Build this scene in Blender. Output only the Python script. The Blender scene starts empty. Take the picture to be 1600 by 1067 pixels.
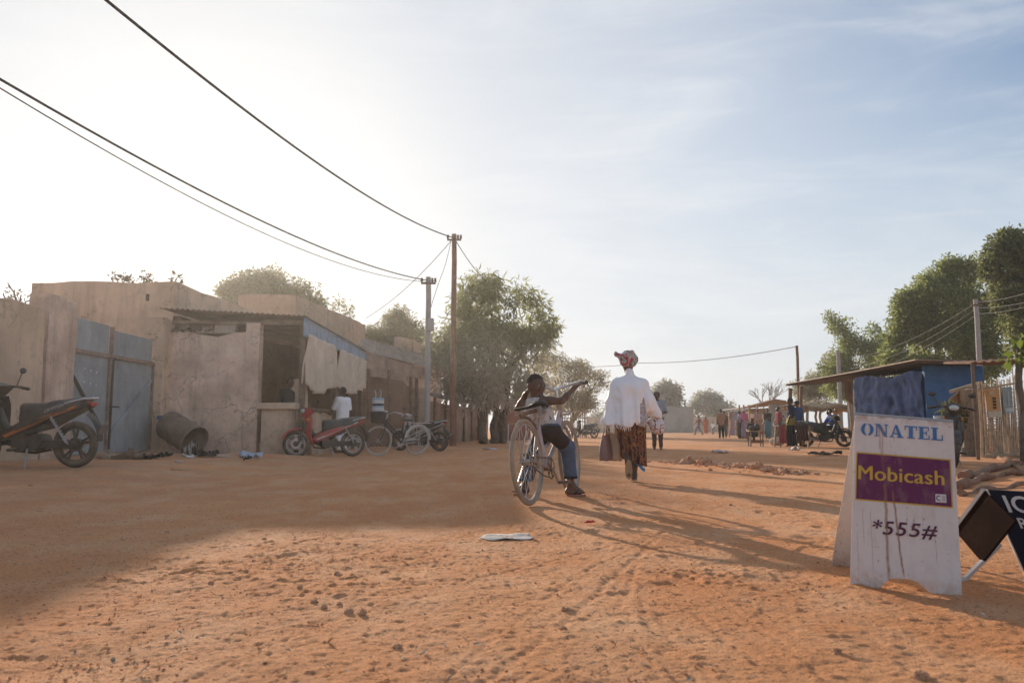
import bpy, math, random
import numpy as np
from mathutils import Vector, Matrix
R = math.radians
random.seed(11)
rng = np.random.default_rng(11)
sc = bpy.context.scene
COL = sc.collection

# ------------------------------------------------------------------ camera model
F = 1244.0
TH = math.atan(133.5 / F)
CH = 0.65
def P(px, py, d):
    u = (px - 800) / F; v = (533.5 - py) / F
    k = d / (math.cos(TH) - v * math.sin(TH))
    return Vector((u * k, d, CH + (math.sin(TH) + v * math.cos(TH)) * k))

# ------------------------------------------------------------------ noise
def _h(ix, iy, iz):
    n = (ix.astype(np.int64) * 374761393 + iy.astype(np.int64) * 668265263 + iz.astype(np.int64) * 2147483647 + 1274126177) & 0xFFFFFFFF
    n = ((n ^ (n >> 13)) * 1274126177) & 0xFFFFFFFF
    n = ((n ^ (n >> 16)) * 2246822519) & 0xFFFFFFFF
    return ((n ^ (n >> 15)) & 0xFFFFFF) / float(0xFFFFFF)
def vnoise(x, y, z):
    x, y, z = np.broadcast_arrays(np.asarray(x, float), np.asarray(y, float), np.asarray(z, float))
    i, j, k = np.floor(x), np.floor(y), np.floor(z)
    a, b, c = x - i, y - j, z - k
    a, b, c = a*a*(3-2*a), b*b*(3-2*b), c*c*(3-2*c)
    r = 0
    for di in (0, 1):
        for dj in (0, 1):
            for dk in (0, 1):
                w = (a if di else 1-a) * (b if dj else 1-b) * (c if dk else 1-c)
                r = r + w * _h(i+di, j+dj, k+dk)
    return r * 2 - 1
def fbm(x, y, z, o=4):
    s, a, f = 0, 1.0, 1.0
    for q in range(o):
        s = s + a * vnoise(x*f + 17.3*q, y*f - 9.1*q, z*f + 4.7*q); a *= .5; f *= 2.03
    return s
def sstep(a, b, x):
    t = np.clip((x - a) / (b - a), 0, 1); return t*t*(3-2*t)

# ------------------------------------------------------------------ terrain
def terrain(x, y):
    x = np.asarray(x, float); y = np.asarray(y, float)
    z = .15 * sstep(-3.0, -5.4, x) * (1 - sstep(15.2, 18.5, y))
    z = z + .04 * sstep(-3.6, -5.2, x) * sstep(16, 18, y) * (1 - sstep(22, 26, y))
    z = z + .035 * np.exp(-((x-.5)/1.3)**2 - ((y-7.6)/.8)**2)
    z = z + .05 * np.exp(-((x-3.9-.25*(12.5-y)/2)/.9)**2 - ((y-12.6)/1.6)**2)
    z = z + .10 * sstep(5.2, 7.5, x) * (1 - sstep(9, 13, y)) * sstep(4, 6.5, y)
    z = z + .02 * fbm(x*.45, y*.45, 0, 3) * (1 - sstep(24, 34, y))
    return z
def gz(x, y): return float(terrain(x, y))
def G(px, py):
    d = CH * F / max(py - 667, 1)
    for _ in range(12):
        p = P(px, py, d); g = gz(p.x, p.y)
        d = d * max(.3, (CH - g) / max(CH - p.z, 1e-4))
    return P(px, py, d)
def on(px, d):
    p = P(px, 667, d); return Vector((p.x, d, gz(p.x, d)))

# ------------------------------------------------------------------ materials
_nt = {}
def M(name, col, rough=.85, var=.22, vs=3.0, bump=.25, bs=35., dust=0., dcol=(.46,.27,.16), metal=0., spec=.25, col2=None, streak=0., scol=(.1,.06,.04), world=False, trans=0., fade=0.):
    if name in _nt: return _nt[name]
    m = bpy.data.materials.new(name); m.use_nodes = True
    nt = m.node_tree; N = nt.nodes; L = nt.links
    b = N['Principled BSDF']; out = N['Material Output']
    if world:
        g = N.new('ShaderNodeNewGeometry'); co = g.outputs['Position']
    else:
        t = N.new('ShaderNodeTexCoord'); co = t.outputs['Object']
    def noise(scale, det=5, rough_=.6, vec=None):
        n = N.new('ShaderNodeTexNoise'); n.inputs['Scale'].default_value = scale; n.inputs['Detail'].default_value = det
        n.inputs['Roughness'].default_value = rough_; L.new(vec or co, n.inputs['Vector']); return n.outputs['Fac']
    def ramp(f, a, bb):
        r = N.new('ShaderNodeMapRange'); r.inputs['From Min'].default_value = a; r.inputs['From Max'].default_value = bb; L.new(f, r.inputs['Value']); return r.outputs['Result']
    def mix(f, c1, c2, mode='MIX'):
        x = N.new('ShaderNodeMix'); x.data_type = 'RGBA'; x.blend_type = mode
        for s, c in ((0, f), (6, c1), (7, c2)):
            if hasattr(c, 'links') or hasattr(c, 'is_linked'): L.new(c, x.inputs[s])
            else: x.inputs[s].default_value = c if s == 0 else (*c, 1)
        return x.outputs[2]
    lo = tuple(c*(1-var) for c in col); hi = tuple(min(1, c*(1+var)) for c in (col2 or col))
    c = mix(ramp(noise(vs), .32, .68), lo, hi)
    c = mix(ramp(noise(vs*6.3, 4), .55, .8), c, tuple(x*(1-var*1.2) for x in col))
    if streak:
        mp = N.new('ShaderNodeMapping'); mp.inputs['Scale'].default_value = (3.2, 3.2, .35); L.new(co, mp.inputs['Vector'])
        s = ramp(noise(1.3, 6, .65, mp.outputs[0]), .52, .74)
        mu = N.new('ShaderNodeMath'); mu.operation = 'MULTIPLY'; mu.inputs[1].default_value = streak; L.new(s, mu.inputs[0])
        c = mix(mu.outputs[0], c, scol)
    if world and rough >= .94:
        def mul(a, k):
            q = N.new('ShaderNodeMath'); q.operation = 'MULTIPLY'; L.new(a, q.inputs[0])
            if isinstance(k, (int, float)): q.inputs[1].default_value = k
            else: L.new(k, q.inputs[1])
            return q.outputs[0]
        sz = N.new('ShaderNodeSeparateXYZ'); L.new(co, sz.inputs[0])
        c = mix(mul(mul(ramp(sz.outputs['Z'], .75, .05), ramp(noise(1.9, 6, .7), .3, .62)), .75), c, tuple(x*.52 for x in col))      # splash zone
        c = mix(mul(ramp(noise(.9, 7, .72), .56, .62), .42), c, tuple(min(1, x*1.22) for x in col))                                  # patched render
        c = mix(mul(ramp(noise(2.6, 7, .75), .60, .66), .55), c, tuple(x*.62 for x in col))                                          # flaked spots
        vo = N.new('ShaderNodeTexVoronoi'); vo.feature = 'DISTANCE_TO_EDGE'; vo.inputs['Scale'].default_value = 1.15
        nd = N.new('ShaderNodeTexNoise'); nd.inputs['Scale'].default_value = 2.5; nd.inputs['Detail'].default_value = 6; L.new(co, nd.inputs['Vector'])
        vm = N.new('ShaderNodeVectorMath'); vm.operation = 'MULTIPLY_ADD'; L.new(nd.outputs['Color'], vm.inputs[0]); vm.inputs[1].default_value = (.9,.9,.9); L.new(co, vm.inputs[2]); L.new(vm.outputs[0], vo.inputs['Vector'])
        c = mix(mul(mul(ramp(vo.outputs['Distance'], .022, .004), ramp(noise(.7, 3), .46, .56)), .6), c, tuple(x*.4 for x in col))   # cracks
    if dust:
        g2 = N.new('ShaderNodeNewGeometry'); sx = N.new('ShaderNodeSeparateXYZ'); L.new(g2.outputs['Normal'], sx.inputs[0])
        up = ramp(sx.outputs['Z'], -.6, .9)
        mm = N.new('ShaderNodeMath'); mm.operation = 'MULTIPLY'; L.new(up, mm.inputs[0]); L.new(ramp(noise(9, 5), .25, .6), mm.inputs[1])
        m2 = N.new('ShaderNodeMath'); m2.operation = 'MULTIPLY'; m2.use_clamp = True; m2.inputs[1].default_value = dust; L.new(mm.outputs[0], m2.inputs[0])
        c = mix(m2.outputs[0], c, dcol)
        rr = N.new('ShaderNodeMapRange'); rr.inputs['To Min'].default_value = rough; rr.inputs['To Max'].default_value = .95
        L.new(m2.outputs[0], rr.inputs['Value']); L.new(rr.outputs['Result'], b.inputs['Roughness'])
    else:
        b.inputs['Roughness'].default_value = rough
    L.new(c, b.inputs['Base Color'])
    b.inputs['Metallic'].default_value = metal
    b.inputs['Specular IOR Level'].default_value = spec
    if bump:
        bp = N.new('ShaderNodeBump'); bp.inputs['Strength'].default_value = bump; bp.inputs['Distance'].default_value = .02
        L.new(noise(bs, 6, .65), bp.inputs['Height']); L.new(bp.outputs['Normal'], b.inputs['Normal'])
    if trans:
        tr = N.new('ShaderNodeBsdfTranslucent'); L.new(c, tr.inputs['Color'])
        ms = N.new('ShaderNodeMixShader'); ms.inputs[0].default_value = trans
        L.new(b.outputs[0], ms.inputs[1]); L.new(tr.outputs[0], ms.inputs[2]); L.new(ms.outputs[0], out.inputs['Surface'])
    _nt[name] = m
    return m

def leafmat(name, dark, light, trans=.35, dust=(.36,.30,.22), dz=(0., 0.), dmax=0.):
    """leaf colour from the per-leaf tone attribute; road dust thickens towards the ground where dmax > 0"""
    m = bpy.data.materials.new(name); m.use_nodes = True
    nt = m.node_tree; N = nt.nodes; L = nt.links; b = N['Principled BSDF']; out = N['Material Output']
    a = N.new('ShaderNodeAttribute'); a.attribute_name = 'tone'
    x = N.new('ShaderNodeMix'); x.data_type = 'RGBA'; x.inputs[6].default_value = (*dark, 1); x.inputs[7].default_value = (*light, 1)
    L.new(a.outputs['Fac'], x.inputs[0]); c = x.outputs[2]
    if dmax:
        t = N.new('ShaderNodeTexCoord'); s = N.new('ShaderNodeSeparateXYZ'); L.new(t.outputs['Object'], s.inputs[0])
        r = N.new('ShaderNodeMapRange'); r.inputs['From Min'].default_value = dz[0]; r.inputs['From Max'].default_value = dz[1]
        r.inputs['To Min'].default_value = dmax; r.inputs['To Max'].default_value = 0; L.new(s.outputs['Z'], r.inputs['Value'])
        y = N.new('ShaderNodeMix'); y.data_type = 'RGBA'; L.new(r.outputs['Result'], y.inputs[0]); L.new(c, y.inputs[6]); y.inputs[7].default_value = (*dust, 1); c = y.outputs[2]
    L.new(c, b.inputs['Base Color']); b.inputs['Roughness'].default_value = .6; b.inputs['Specular IOR Level'].default_value = .25
    tr = N.new('ShaderNodeBsdfTranslucent'); L.new(c, tr.inputs['Color'])
    ms = N.new('ShaderNodeMixShader'); ms.inputs[0].default_value = trans
    L.new(b.outputs[0], ms.inputs[1]); L.new(tr.outputs[0], ms.inputs[2]); L.new(ms.outputs[0], out.inputs['Surface'])
    return m

def cloth_pattern(name, kind, cols):
    """printed cloth: kind 'wax' (banded wax print) or 'swirl' (head scarf)"""
    m = bpy.data.materials.new(name); m.use_nodes = True
    nt = m.node_tree; N = nt.nodes; L = nt.links; b = N['Principled BSDF']
    t = N.new('ShaderNodeTexCoord'); co = t.outputs['Object']
    r = N.new('ShaderNodeValToRGB'); r.color_ramp.interpolation = 'CONSTANT'
    while len(r.color_ramp.elements) < len(cols): r.color_ramp.elements.new(.5)
    for i, c in enumerate(cols):
        e = r.color_ramp.elements[i]; e.position = i / len(cols); e.color = (*c, 1)
    if kind == 'wax':
        w = N.new('ShaderNodeTexWave'); w.bands_direction = 'X'; w.inputs['Scale'].default_value = 3.4; w.inputs['Distortion'].default_value = 2.2; w.inputs['Detail'].default_value = 1
        L.new(co, w.inputs['Vector']); v = N.new('ShaderNodeTexVoronoi'); v.inputs['Scale'].default_value = 19; L.new(co, v.inputs['Vector'])
        ad = N.new('ShaderNodeMath'); ad.operation = 'MULTIPLY_ADD'; ad.inputs[1].default_value = .75; L.new(v.outputs['Distance'], ad.inputs[0]); 
        mu = N.new('ShaderNodeMath'); mu.operation = 'MULTIPLY'; mu.inputs[1].default_value = .58; L.new(w.outputs['Fac'], mu.inputs[0]); L.new(mu.outputs[0], ad.inputs[2])
        L.new(ad.outputs[0], r.inputs['Fac'])
    else:
        n = N.new('ShaderNodeTexNoise'); n.inputs['Scale'].default_value = 9 if kind == 'swirl' else 22; n.inputs['Detail'].default_value = 2; n.inputs['Distortion'].default_value = 2.2
        L.new(co, n.inputs['Vector']); mr = N.new('ShaderNodeMapRange'); mr.inputs['From Min'].default_value = .28; mr.inputs['From Max'].default_value = .72
        L.new(n.outputs['Fac'], mr.inputs['Value']); L.new(mr.outputs['Result'], r.inputs['Fac'])
    L.new(r.outputs['Color'], b.inputs['Base Color']); b.inputs['Roughness'].default_value = .9; b.inputs['Specular IOR Level'].default_value = .1
    return m

# ------------------------------------------------------------------ mesh builder
class MB:
    def __init__(s): s.v = []; s.f = []
    def add(s, vs, fs):
        o = len(s.v); s.v += [tuple(p) for p in vs]; s.f += [tuple(i+o for i in f) for f in fs]; return s
    def box(s, c, d, m=None):
        x, y, z = d[0]/2, d[1]/2, d[2]/2
        vs = [Vector((a*x, b*y, e*z)) for e in (-1, 1) for b in (-1, 1) for a in (-1, 1)]
        if m is not None: vs = [m @ p for p in vs]
        vs = [p + Vector(c) for p in vs]
        return s.add(vs, [(0,2,3,1), (4,5,7,6), (0,1,5,4), (2,6,7,3), (0,4,6,2), (1,3,7,5)])
    def bar(s, p, q, w, h=None, up=(0,0,1)):
        p, q = Vector(p), Vector(q); d = (q-p); l = d.length; d.normalize(); u = Vector(up)
        if abs(d.dot(u)) > .98: u = Vector((0, 1, 0))
        a = d.cross(u).normalized(); b = a.cross(d)
        m = Matrix((d, a, b)).transposed()
        return s.box((p+q)/2, (l, w, h or w), m)
    def tube(s, pts, r, n=8, cap=True, flat=1.0):
        pts = [Vector(p) for p in pts]; k = len(pts)
        rs = r if isinstance(r, (list, tuple)) else [r]*k
        vs = []; prev = None
        for i, p in enumerate(pts):
            t = (pts[min(i+1, k-1)] - pts[max(i-1, 0)])
            t = t.normalized() if t.length > 1e-9 else Vector((0,0,1))
            if prev is None:
                u = Vector((0,0,1)) if abs(t.z) < .9 else Vector((1,0,0))
                a = t.cross(u).normalized()
            else:
                a = prev - t*prev.dot(t); a = a.normalized() if a.length > 1e-6 else t.orthogonal().normalized()
            prev = a; b = t.cross(a)
            for j in range(n):
                th = 2*math.pi*j/n
                vs.append(p + a*(math.cos(th)*rs[i]) + b*(math.sin(th)*rs[i]*flat))
        fs = [(i*n+j, i*n+(j+1)%n, (i+1)*n+(j+1)%n, (i+1)*n+j) for i in range(k-1) for j in range(n)]
        if cap: fs += [tuple(reversed(range(n))), tuple((k-1)*n+j for j in range(n))]
        return s.add(vs, fs)
    def ring(s, c, ax, R_, r, n=40, m=8, flat=1.0):
        c, ax = Vector(c), Vector(ax).normalized(); a = ax.orthogonal().normalized(); b = ax.cross(a)
        vs = []
        for i in range(n):
            t = 2*math.pi*i/n; d = a*math.cos(t)+b*math.sin(t)
            for j in range(m):
                p = 2*math.pi*j/m
                vs.append(c + d*(R_+r*math.cos(p)) + ax*(r*flat*math.sin(p)))
        return s.add(vs, [(i*m+j, ((i+1)%n)*m+j, ((i+1)%n)*m+(j+1)%m, i*m+(j+1)%m) for i in range(n) for j in range(m)])
    def cyl(s, p, q, r, r2=None, n=16): return s.tube([p, q], [r, r if r2 is None else r2], n)
    def loft(s, rings, cap=True, closed=True):
        n = len(rings[0]); vs = [p for r in rings for p in r]; k = len(rings)
        fs = [(i*n+j, i*n+(j+1)%n, (i+1)*n+(j+1)%n, (i+1)*n+j) for i in range(k-1) for j in range(n if closed else n-1)]
        if cap and closed: fs += [tuple(reversed(range(n))), tuple((k-1)*n+j for j in range(n))]
        return s.add(vs, fs)
    def prism(s, poly, a, b):
        """poly: 2D (x,z) outline extruded from y=a to y=b"""
        n = len(poly)
        vs = [(x, a, z) for x, z in poly] + [(x, b, z) for x, z in poly]
        return s.add(vs, [tuple(range(n)), tuple(reversed(range(n, 2*n)))] + [(i, i+n, (i+1)%n+n, (i+1)%n) for i in range(n)])
    def ball(s, c, rx, ry=None, rz=None, n=12, m=8, jit=0., seed=0):
        ry = rx if ry is None else ry; rz = rx if rz is None else rz; vs = []
        rr = random.Random(seed)
        for i in range(m+1):
            t = math.pi*i/m
            for j in range(n):
                p = 2*math.pi*j/n; k = 1 + (rr.uniform(-jit, jit) if 0 < i < m else 0)
                vs.append((c[0]+rx*k*math.sin(t)*math.cos(p), c[1]+ry*k*math.sin(t)*math.sin(p), c[2]+rz*k*math.cos(t)))
        return s.add(vs, [(i*n+j, (i+1)*n+j, (i+1)*n+(j+1)%n, i*n+(j+1)%n) for i in range(m) for j in range(n)])
    def build(s, name, mat, parent=None, world=False, smooth=40, bevel=0., off=None):
        me = bpy.data.meshes.new(name); v = s.v
        if world and parent is not None:
            inv = parent.matrix_basis.inverted(); v = [tuple(inv @ Vector(p)) for p in v]
        elif off is not None:
            v = [tuple(Vector(p) - Vector(off)) for p in v]
        me.from_pydata(v, [], s.f); me.validate(); me.update()
        return finish(name, me, mat, parent, smooth, bevel, off)
def finish(name, me, mat, parent=None, smooth=40, bevel=0., off=None):
    if mat is not None: me.materials.append(mat)
    if smooth:
        me.polygons.foreach_set('use_smooth', [True]*len(me.polygons)); me.set_sharp_from_angle(angle=R(smooth))
    o = bpy.data.objects.new(name, me); COL.objects.link(o); o.parent = parent
    if off is not None: o.location = off
    if bevel:
        b = o.modifiers.new('bevel', 'BEVEL'); b.width = bevel; b.segments = 2; b.limit_method = 'ANGLE'; b.angle_limit = R(40)
    return o
def npmesh(name, v, quads, mat, parent=None, smooth=40, tone=None, off=None):
    me = bpy.data.meshes.new(name); v = np.asarray(v, np.float32); quads = np.asarray(quads, np.int32); k = quads.shape[1]
    if off is not None: v = v - np.asarray(off, np.float32)
    me.vertices.add(len(v)); me.vertices.foreach_set('co', v.ravel())
    me.loops.add(quads.size); me.loops.foreach_set('vertex_index', quads.ravel())
    me.polygons.add(len(quads)); me.polygons.foreach_set('loop_start', np.arange(0, quads.size, k, dtype=np.int32))
    me.update(calc_edges=True); me.validate()
    if tone is not None:
        at = me.attributes.new('tone', 'FLOAT', 'FACE'); at.data.foreach_set('value', np.asarray(tone, np.float32))
    return finish(name, me, mat, parent, smooth, 0, off)

def tag(o, label=None, cat=None, group=None, kind=None):
    for k, x in (('label', label), ('category', cat), ('group', group), ('kind', kind)):
        if x: o[k] = x
    return o
def thing(name, label, cat, loc=(0,0,0), rz=0., group=None, rx=0.):
    o = bpy.data.objects.new(name, None); COL.objects.link(o); o.empty_display_size = .1
    o.location = loc; o.rotation_euler = (rx, 0, rz)
    o.matrix_basis = Matrix.Translation(Vector(loc)) @ Matrix.Rotation(rz, 4, 'Z') @ Matrix.Rotation(rx, 4, 'X')
    return tag(o, label, cat, group, 'thing')
def copy_tree(o, parent=None):
    c = o.copy(); COL.objects.link(c); c.parent = parent
    for ch in [q for q in bpy.data.objects if q.parent == o]: copy_tree(ch, c)
    return c

# ------------------------------------------------------------------ distance-field bodies
def seg(a, b, ra, rb, k=.03): return ('c', np.array(a, float), np.array(b, float), ra, rb, k)
def ell(c, r, rot=None, k=.03): return ('e', np.array(c, float), np.array(r, float), np.array(rot, float) if rot is not None else np.eye(3), 0, k)
def sdf_mesh(prims, res, infl=0., cuts=(), disp=None, smooth_it=1):
    lo = np.full(3, 1e9); hi = -lo
    for p in prims:
        if p[0] == 'c':
            r = max(p[3], p[4]); q = np.stack([p[1], p[2]])
        else: r = p[2].max(); q = p[1][None]
        lo = np.minimum(lo, q.min(0)-r); hi = np.maximum(hi, q.max(0)+r)
    lo -= infl + 4*res + .02; hi += infl + 4*res + .02
    n = np.ceil((hi-lo)/res).astype(int) + 1
    D = np.full(n, .5, np.float32); ax = [lo[i] + res*np.arange(n[i]) for i in range(3)]
    for p in prims:
        k = p[5]; mar = infl + k*1.2 + 3*res
        if p[0] == 'c':
            r = max(p[3], p[4]); l = np.minimum(p[1], p[2])-r-mar; h = np.maximum(p[1], p[2])+r+mar
        else: r = p[2].max(); l = p[1]-r-mar; h = p[1]+r+mar
        s = [slice(max(0, int((l[i]-lo[i])/res)), min(n[i], int((h[i]-lo[i])/res)+2)) for i in range(3)]
        X, Y, Z = np.meshgrid(*[ax[i][s[i]] for i in range(3)], indexing='ij'); Q = np.stack([X, Y, Z], -1)
        if p[0] == 'c':
            ab = p[2]-p[1]; t = np.clip(((Q-p[1])@ab)/max(ab@ab, 1e-9), 0, 1)
            d = np.linalg.norm(Q-p[1]-t[..., None]*ab, axis=-1) - (p[3]+(p[4]-p[3])*t)
        else:
            q = (Q-p[1])@p[3]; k0 = np.linalg.norm(q/p[2], axis=-1); k1 = np.linalg.norm(q/p[2]**2, axis=-1)
            d = np.where(k1 > 1e-9, k0*(k0-1)/np.maximum(k1, 1e-9), -p[2].min())
        d = d - infl; A = D[tuple(s)]
        if k > 0:
            hh = np.maximum(k-np.abs(A-d), 0)/k; D[tuple(s)] = np.minimum(A, d) - hh*hh*k*.25
        else: D[tuple(s)] = np.minimum(A, d)
    if disp is not None or cuts:
        X, Y, Z = np.meshgrid(*ax, indexing='ij')
        if disp is not None:
            near = np.abs(D) < .08; D[near] += disp(X[near], Y[near], Z[near])
        for c in cuts: D = np.maximum(D, c(X, Y, Z))
    D[[0,-1]] = .5; D[:, [0,-1]] = .5; D[:, :, [0,-1]] = .5
    ins = D < 0; cs = [m-1 for m in n]; cnt = np.zeros(cs, int)
    cor = [(a,b,c) for a in (0,1) for b in (0,1) for c in (0,1)]
    sl = lambda A, o: A[o[0]:o[0]+cs[0], o[1]:o[1]+cs[1], o[2]:o[2]+cs[2]]
    for o in cor: cnt += sl(ins, o)
    cells = np.argwhere((cnt > 0) & (cnt < 8)); idx = np.full(cs, -1, int); idx[tuple(cells.T)] = np.arange(len(cells))
    acc = np.zeros((len(cells), 3)); w = np.zeros(len(cells))
    for o in cor:
        for axx in range(3):
            if o[axx]: continue
            o2 = list(o); o2[axx] = 1
            A = D[tuple((cells+np.array(o)).T)]; B = D[tuple((cells+np.array(o2)).T)]; ok = (A < 0) != (B < 0)
            t = A/np.where(A-B == 0, 1, A-B); p = np.tile(np.array(o, float), (len(cells), 1)); p[:, axx] = t
            acc[ok] += p[ok]; w[ok] += 1
    v = lo + res*(cells + acc/np.maximum(w, 1)[:, None]); quads = []
    for axx in range(3):
        b, c = [(1,2),(2,0),(0,1)][axx]
        s1 = [slice(1, m-1) for m in n]; s1[axx] = slice(0, n[axx]-1); s2 = list(s1); s2[axx] = slice(1, n[axx])
        e = np.argwhere(ins[tuple(s1)] != ins[tuple(s2)])
        if not len(e): continue
        st = np.ones(3, int); st[axx] = 0; e = e+st; flip = ins[tuple(e.T)]
        ob = np.zeros(3, int); oc = np.zeros(3, int); ob[b] = 1; oc[c] = 1
        q = np.stack([idx[tuple((e-ob-oc).T)], idx[tuple((e-oc).T)], idx[tuple(e.T)], idx[tuple((e-ob).T)]], 1)
        q[~flip] = q[~flip][:, ::-1]; quads.append(q)
    quads = np.concatenate(quads)
    for _ in range(smooth_it):
        s_ = np.zeros_like(v); c_ = np.zeros(len(v))
        for a in range(4):
            np.add.at(s_, quads[:, a], v[quads[:, (a+1)%4]]); np.add.at(c_, quads[:, a], 1)
            np.add.at(s_, quads[:, a], v[quads[:, (a-1)%4]]); np.add.at(c_, quads[:, a], 1)
        v = v*.4 + .6*s_/np.maximum(c_, 1)[:, None]
    return v, quads

# ------------------------------------------------------------------ common materials
m_plaster = M('mud_plaster', (.60,.445,.32), .95, .26, 1.1, .5, 14, streak=.55, scol=(.22,.15,.11), world=True)
m_pink = M('pink_mud_plaster', (.66,.455,.345), .95, .26, 1.4, .45, 16, streak=.6, scol=(.30,.21,.16), col2=(.66,.51,.40), world=True)
m_tan = M('tan_render', (.62,.46,.33), .95, .22, .8, .4, 18, streak=.4, scol=(.25,.18,.13), world=True)
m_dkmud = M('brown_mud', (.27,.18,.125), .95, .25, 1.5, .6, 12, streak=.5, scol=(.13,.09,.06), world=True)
m_red = M('red_mud', (.30,.13,.085), .95, .2, 1.3, .5, 14, world=True)
m_block = M('cement_block', (.42,.36,.30), .95, .15, 5, .5, 30, world=True)
m_tin = M('rusty_tin', (.36,.29,.24), .75, .35, 2.5, .2, 20, metal=.15, col2=(.36,.26,.19), world=True)
m_wood = M('weathered_wood', (.22,.155,.11), .9, .3, 6, .5, 30, streak=.3)
m_polewood = M('reddish_pole_wood', (.26,.135,.085), .85, .25, 4, .4, 25, streak=.4)
m_palew = M('pale_wood', (.42,.31,.2), .9, .25, 6, .5, 30)
m_bark = M('grey_bark', (.19,.145,.11), .95, .35, 7, .9, 22)
m_conc = M('grey_concrete', (.40,.38,.36), .9, .15, 3, .3, 30)
m_steel = M('dull_steel', (.45,.44,.43), .4, .15, 8, .1, 60, dust=.35, metal=.8)
m_chrome = M('worn_chrome', (.6,.6,.6), .28, .1, 8, .05, 60, dust=.3, metal=.95)
m_rubber = M('dusty_rubber', (.06,.052,.046), .9, .3, 10, .4, 60, dust=.85, dcol=(.36,.26,.19))
m_black = M('black_plastic', (.04,.036,.034), .45, .2, 6, .05, 50, dust=.4, dcol=(.34,.25,.18), spec=.4)
m_seat = M('black_vinyl', (.045,.042,.042), .4, .2, 8, .15, 90, dust=.35, dcol=(.34,.27,.2), spec=.5)
m_engine = M('engine_metal', (.075,.07,.066), .5, .3, 14, .4, 50, dust=.35, metal=.3)
m_wire = M('black_cable', (.03,.03,.032), .7, .1, 5, 0)
m_paper = M('white_paper', (.72,.71,.68), .9, .12, 9, .2, 30)
m_skin = M('dark_skin', (.135,.072,.048), .48, .15, 14, .06, 90, spec=.35)
m_hair = M('black_hair', (.06,.048,.04), .9, .3, 60, .8, 220)
m_white = M('white_cloth', (.92,.91,.93), .9, .04, 6, .12, 60)
# ------------------------------------------------------------------ camera, sky, sun
cd = bpy.data.cameras.new('camera'); cam = bpy.data.objects.new('camera', cd); COL.objects.link(cam); sc.camera = cam
cd.sensor_width = 36; cd.lens = 36*F/1600; cd.clip_start = .05; cd.clip_end = 4000
cam.location = (0, 0, CH); cam.rotation_euler = (R(90)+TH, 0, 0)
cd.dof.use_dof = True; cd.dof.focus_distance = 7.6; cd.dof.aperture_fstop = 5.0
HAZE = .0011
SUN_AZ, SUN_EL = R(-21.5), R(13.6)          # azimuth from +Y (negative = to the left), elevation
sd = Vector((math.sin(SUN_AZ)*math.cos(SUN_EL), math.cos(SUN_AZ)*math.cos(SUN_EL), math.sin(SUN_EL)))
ld = bpy.data.lights.new('sun', 'SUN'); ld.energy = 6.0; ld.angle = R(.6); ld.color = (1.0, .86, .70)
lo_ = bpy.data.objects.new('sun', ld); COL.objects.link(lo_); lo_.rotation_euler = sd.to_track_quat('Z', 'Y').to_euler()
w = bpy.data.worlds.new('World'); sc.world = w; w.use_nodes = True
nt = w.node_tree; N = nt.nodes; L = nt.links; bg = N['Background']
sk = N.new('ShaderNodeTexSky'); sk.sky_type = 'NISHITA'; sk.sun_disc = False
sk.sun_elevation = SUN_EL; sk.sun_rotation = SUN_AZ; sk.air_density = 1.0; sk.dust_density = 1.6; sk.ozone_density = 2.5; sk.altitude = 300
tc = N.new('ShaderNodeTexCoord')
def wn(scale, mscale, rot, lo, hi, det=7, dist=.6):
    mp = N.new('ShaderNodeMapping'); mp.inputs['Scale'].default_value = mscale; mp.inputs['Rotation'].default_value = rot; L.new(tc.outputs['Generated'], mp.inputs['Vector'])
    n = N.new('ShaderNodeTexNoise'); n.inputs['Scale'].default_value = scale; n.inputs['Detail'].default_value = det; n.inputs['Roughness'].default_value = .55; n.inputs['Distortion'].default_value = dist
    L.new(mp.outputs[0], n.inputs['Vector'])
    r = N.new('ShaderNodeMapRange'); r.interpolation_type = 'SMOOTHSTEP'; r.inputs['From Min'].default_value = lo; r.inputs['From Max'].default_value = hi; L.new(n.outputs['Fac'], r.inputs['Value']); return r.outputs['Result']
def wm(op, a, b):
    x = N.new('ShaderNodeMath'); x.operation = op
    for i, q in enumerate((a, b)):
        if isinstance(q, (int, float)): x.inputs[i].default_value = q
        else: L.new(q, x.inputs[i])
    return x.outputs[0]
def wmix(f, a, b):
    x = N.new('ShaderNodeMix'); x.data_type = 'RGBA'
    for i, q in ((0, f), (6, a), (7, b)):
        if isinstance(q, (int, float)): x.inputs[i].default_value = q
        elif isinstance(q, tuple): x.inputs[i].default_value = (*q, 1)
        else: L.new(q, x.inputs[i])
    return x.outputs[2]
sx = N.new('ShaderNodeSeparateXYZ'); L.new(tc.outputs['Generated'], sx.inputs[0])
# thin high cloud and dust haze: thicker low down and towards the sun
dt = N.new('ShaderNodeVectorMath'); dt.operation = 'DOT_PRODUCT'; L.new(tc.outputs['Generated'], dt.inputs[0]); dt.inputs[1].default_value = sd
def wr(sock, a, b, c=0., d=1., ty='LINEAR'):
    r = N.new('ShaderNodeMapRange'); r.interpolation_type = ty
    for k_, v_ in (('From Min', a), ('From Max', b), ('To Min', c), ('To Max', d)): r.inputs[k_].default_value = v_
    L.new(sock, r.inputs['Value']); return r.outputs['Result']
low = wr(sx.outputs['Z'], .44, .0, 0, .86, 'SMOOTHSTEP')
broad = wr(dt.outputs['Value'], .55, .95, 0, .90)
back = wr(dt.outputs['Value'], .35, -.4, 0, .06)  # unseen sky behind the camera, brightened as added fill
core = wr(dt.outputs['Value'], .93, 1.0, 0, .6, 'SMOOTHSTEP')
cir = wm('MULTIPLY', wn(2.2, (1.0, 2.6, 5.0), (0, R(14), R(-28)), .38, .72), .42)
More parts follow.
